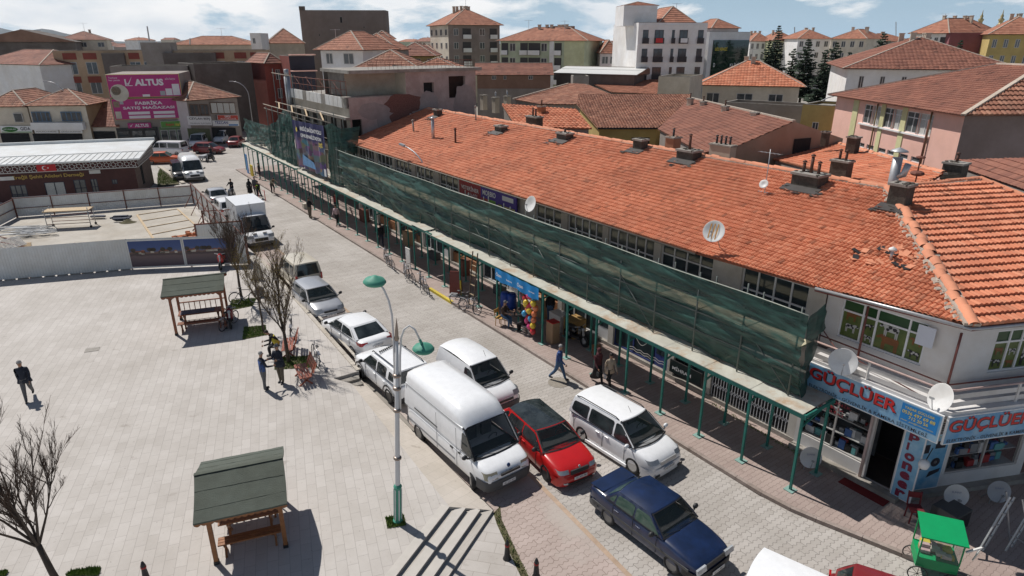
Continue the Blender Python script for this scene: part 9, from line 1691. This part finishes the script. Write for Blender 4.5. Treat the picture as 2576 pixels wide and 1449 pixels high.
for i in range(0,16,2):crate('%s boxed goods on the shaded pavement, %s the %s'%(['grey','brown','dark grey','rusty'][i//2%4],['beside','behind'][i//8],['shop door','shop door','canopy post','canopy post','shop window','shop window','shop wall','shop wall'][i%8]),S(11.8+2.0*i,3.0-.15*(i%2),.12),.5,.5+.2*(i%3),.5+.25*(i%4),[M_gtrim,M_card,M_gtrim,M_rust][i//2%4],'goods_box')
# ladder, sign stand, stools, chairs
def ladder(label,A_,B_,w_,n,mm,rm_=None):t=thing('ladder',label,'ladder',A_); d=(B_-A_); sd=d.cross(NN if w_>0 else DD).normalized()*abs(w_)/2; [[MBx.bar(A_+sd*k,B_+sd*k,.04,.06),MBx.build('side_rail',mm,t,True)] for k in (-1,1) for MBx in [MB()]]; [[MBx.bar(A_+d*f-sd,A_+d*f+sd,.035,.035),MBx.build('rung',rm_ or mm,t,True)] for f in [(i+.6)/n for i in range(n)] for MBx in [MB()]]
ladder('pale wooden ladder leaning against the canopy edge',S(18.75,.35,.12),S(18.85,.78,3.35),.5,6,mat('dark_wood_rail',(.1,.07,.05)),M_paleW)
t=thing('menu_stand','dark red A shaped menu stand with round pictures on the pavement','sign stand',S(21.1,.75,.12)); t.rotation_euler=(0,0,R(-10)); m=MB(); m.obox(V3(0,0,.8),V3(.33,0,0),V3(0,.03,.0),V3(0,.12,.65)); m.obox(V3(0,.25,.75),V3(.33,0,0),V3(0,.03,0),V3(0,-.12,.65)); m.build('board',mat('dark_red_wood',(.16,.03,.02),.5),t); m=MB(); [m.lathe([(.09,0),(.06,.01),(.05,.012),(0,.012)],12,M_sw,Matrix.Translation((x,-.13+.18*(z-.3)+.05,z))@Matrix.Rotation(math.pi/2,4,'X')) for x in (-.2,.2) for z in (.45,.75,1.05,1.3)]; m.build('pictures',M_sw,t); m=MB(); m.box(-.35,.35,-.3,.45,0,.06); m.build('foot',M_dg,t)
def chair(label,P,ang,mm,back=True,name='chair'):t=thing(name,label,'chair',P,ang); m=MB(); m.box(-.2,.2,-.2,.2,.43,.47); m.build('seat',mm,t); [[q.bar(V3(x,y,0),V3(x*.9,y*.9,.43),.035),q.build('leg',mm,t)] for x in (-.18,.18) for y in (-.18,.18) for q in [MB()]]; back and [[q.bar(V3(-.2,-.18,.45),V3(-.26,-.18,.9),.035),q.bar(V3(-.2,.18,.45),V3(-.26,.18,.9),.035),q.obox(V3(-.25,0,.78),V3(.01,0,0),V3(0,.19,0),UP*.1),q.build('backrest',mm,t)] for q in [MB()]]
chair('yellow wooden chair under the person in the brown jacket',S(16.05,.5,.12),R(-35),mat('yellow_wood',(.45,.25,.06))); chair('small stool under the person in black',S(14.35,1.05,.12),R(140),M_dg,False,'stool'); chair('dark wooden stool under the canopy near the walking people',S(10.6,2.3,.12),0,M_wood,False,'stool'); chair('dark red chair in front of the Pioneer sign',S(-3.5,2.75,.12),R(-100),mat('dark_red_seat',(.13,.01,.015)))
t=thing('television','old grey television set standing on the pavement beside the red chair','television',S(-4.2,3.5,.12),R(-62)); m=MB(); m.box(-.2,.35,-.4,.4,0,.62); m.box(-.45,-.2,-.28,.28,.08,.5); m.build('case',M_gtrim,t); m=MB(); m.box(.35,.36,-.33,.33,.08,.54); m.build('screen',M_black,t)
t=thing('door_mat','red door mat in front of the corner shop door','mat',S(-1.6,2.9,.13)); m=MB(); m.obox(S(-1.9,2.85,.132),ux*.75,NN*.22,UP*.008); m.build('mat',mat('red_mat',(.16,.01,.01),.9),t,True)
for k,(x,y,lb) in enumerate(((2462,1395,'left aluminium step ladder in the shade at the right'),(2535,1385,'right aluminium step ladder in the shade at the right'))):b_=G(x,y,.12); t0=b_+V3(.75,.35,1.75); ladder(lb,b_,t0,-.5,5,M_steel); q=COL.objects[-1].parent; m=MB(); m.bar(t0+V3(.2,-.1,0),b_+V3(1.6,.1,0),.035); m.bar(t0+V3(0,.25,0),b_+V3(1.3,.55,0),.035); m.bar(b_+V3(1.35,.1,.3),b_+V3(1.2,.45,.3),.03); m.build('rear_frame',M_steel,q,True)
# green glazed vendor cart
M_cg=mat('bright_green_paint',(.0,.3,.1),.45,.08,2); t=thing('vendor_cart','bright green vendor cart with glass sides standing at the kerb','cart',G(2330,1440,0)+V3(.05,-.05,0),R(-22)); t.scale=(.9,.9,.92)
m=MB(); m.box(-.55,.55,-.42,.42,.5,.85); m.build('body',M_cg,t); m=MB(); m.mesh([(-.6,-.5,1.6),(.62,-.5,1.6),(.62,.5,1.78),(-.6,.5,1.78),(-.6,-.5,1.64),(.62,-.5,1.64),(.62,.5,1.82),(-.6,.5,1.82)],[(3,2,1,0),(4,5,6,7),(0,1,5,4),(1,2,6,5),(2,3,7,6),(3,0,4,7)]); m.build('roof',M_cg,t)
for x in (-.54,.54):
 for y in (-.41,.41):m=MB(); m.bar(V3(x,y,.85),V3(x,y,1.62+.1*(y>0)),.035); m.build('post',M_cg,t)
M_cgl=mat('cart_glass',(.3,.35,.35),.05,.05,alpha=.22); m=MB(); m.poly([(-.53,-.42,.86),(.53,-.42,.86),(.53,-.42,1.6),(-.53,-.42,1.6)]); m.poly([(.55,-.4,.86),(.55,.4,.86),(.55,.4,1.65),(.55,-.4,1.6)]); m.build('glass',M_cgl,t)
m=MB(); [m.obox(V3(rn.uniform(-.4,.4),rn.uniform(-.3,.3),rn.uniform(.9,1.05)),V3(.13,0,0),V3(0,.08,0),UP*.05,[M_cream,M_yel_ if False else C_yel,M_card,C_pink][k%4]) for k in range(22)]; m.build('goods',M_cream,t)
for x,r_ in ((-.45,.2),(.45,.2)):
 for y in (-.48,.48):m=MB(); ring(m,V3(x,y,.28),.26,.02,None,M_trim,18); [m.tube([V3(x,y,.28),V3(x+.25*math.cos(k),y,.28+.25*math.sin(k))],.008,4) for k in (0,.785,1.57,2.36,3.14,3.93,4.71,5.5)]; m.build('wheel',M_trim,t)
m=MB(); m.bar(V3(.62,-.35,1.35),V3(1.05,-.1,1.45),.05); m.bar(V3(1.05,-.1,1.45),V3(1.0,.1,.8),.03); m.build('push_handle',M_white,t)
t=thing('striped_barrier','thin red and white barrier poles beside the worker in the vest','barrier',G(668,505,.0)); m=MB(); [m.tube([V3(x,y,0),V3(x,y,1.0)],.035,6) for x,y in ((0,0),(-1.2,1.6),(-2.6,3.2))]; [m.tube([V3(0,0,.9),V3(-1.2,1.6,.9),V3(-2.6,3.2,.9)],.015,4,M_sr)]; m.build('poles',M_sr,t)
# one closed box of faintly hazy air
m=MB(); m.box(-4000,4000,-100,4000,-2,160); hz_=m.build('haze',None); hz_['kind']='stuff'; tag(hz_,'thin pale summer haze over the whole town','haze')
hm_=bpy.data.materials.new('haze_air'); hm_.use_nodes=True; t_=hm_.node_tree; t_.nodes.clear(); o_=t_.nodes.new('ShaderNodeOutputMaterial'); v_=t_.nodes.new('ShaderNodeVolumePrincipled'); v_.inputs['Color'].default_value=(.86,.92,1,1); v_.inputs['Density'].default_value=.00004; v_.inputs['Anisotropy'].default_value=.2; t_.links.new(v_.outputs[0],o_.inputs['Volume']); hz_.data.materials.clear(); hz_.data.materials.append(hm_)
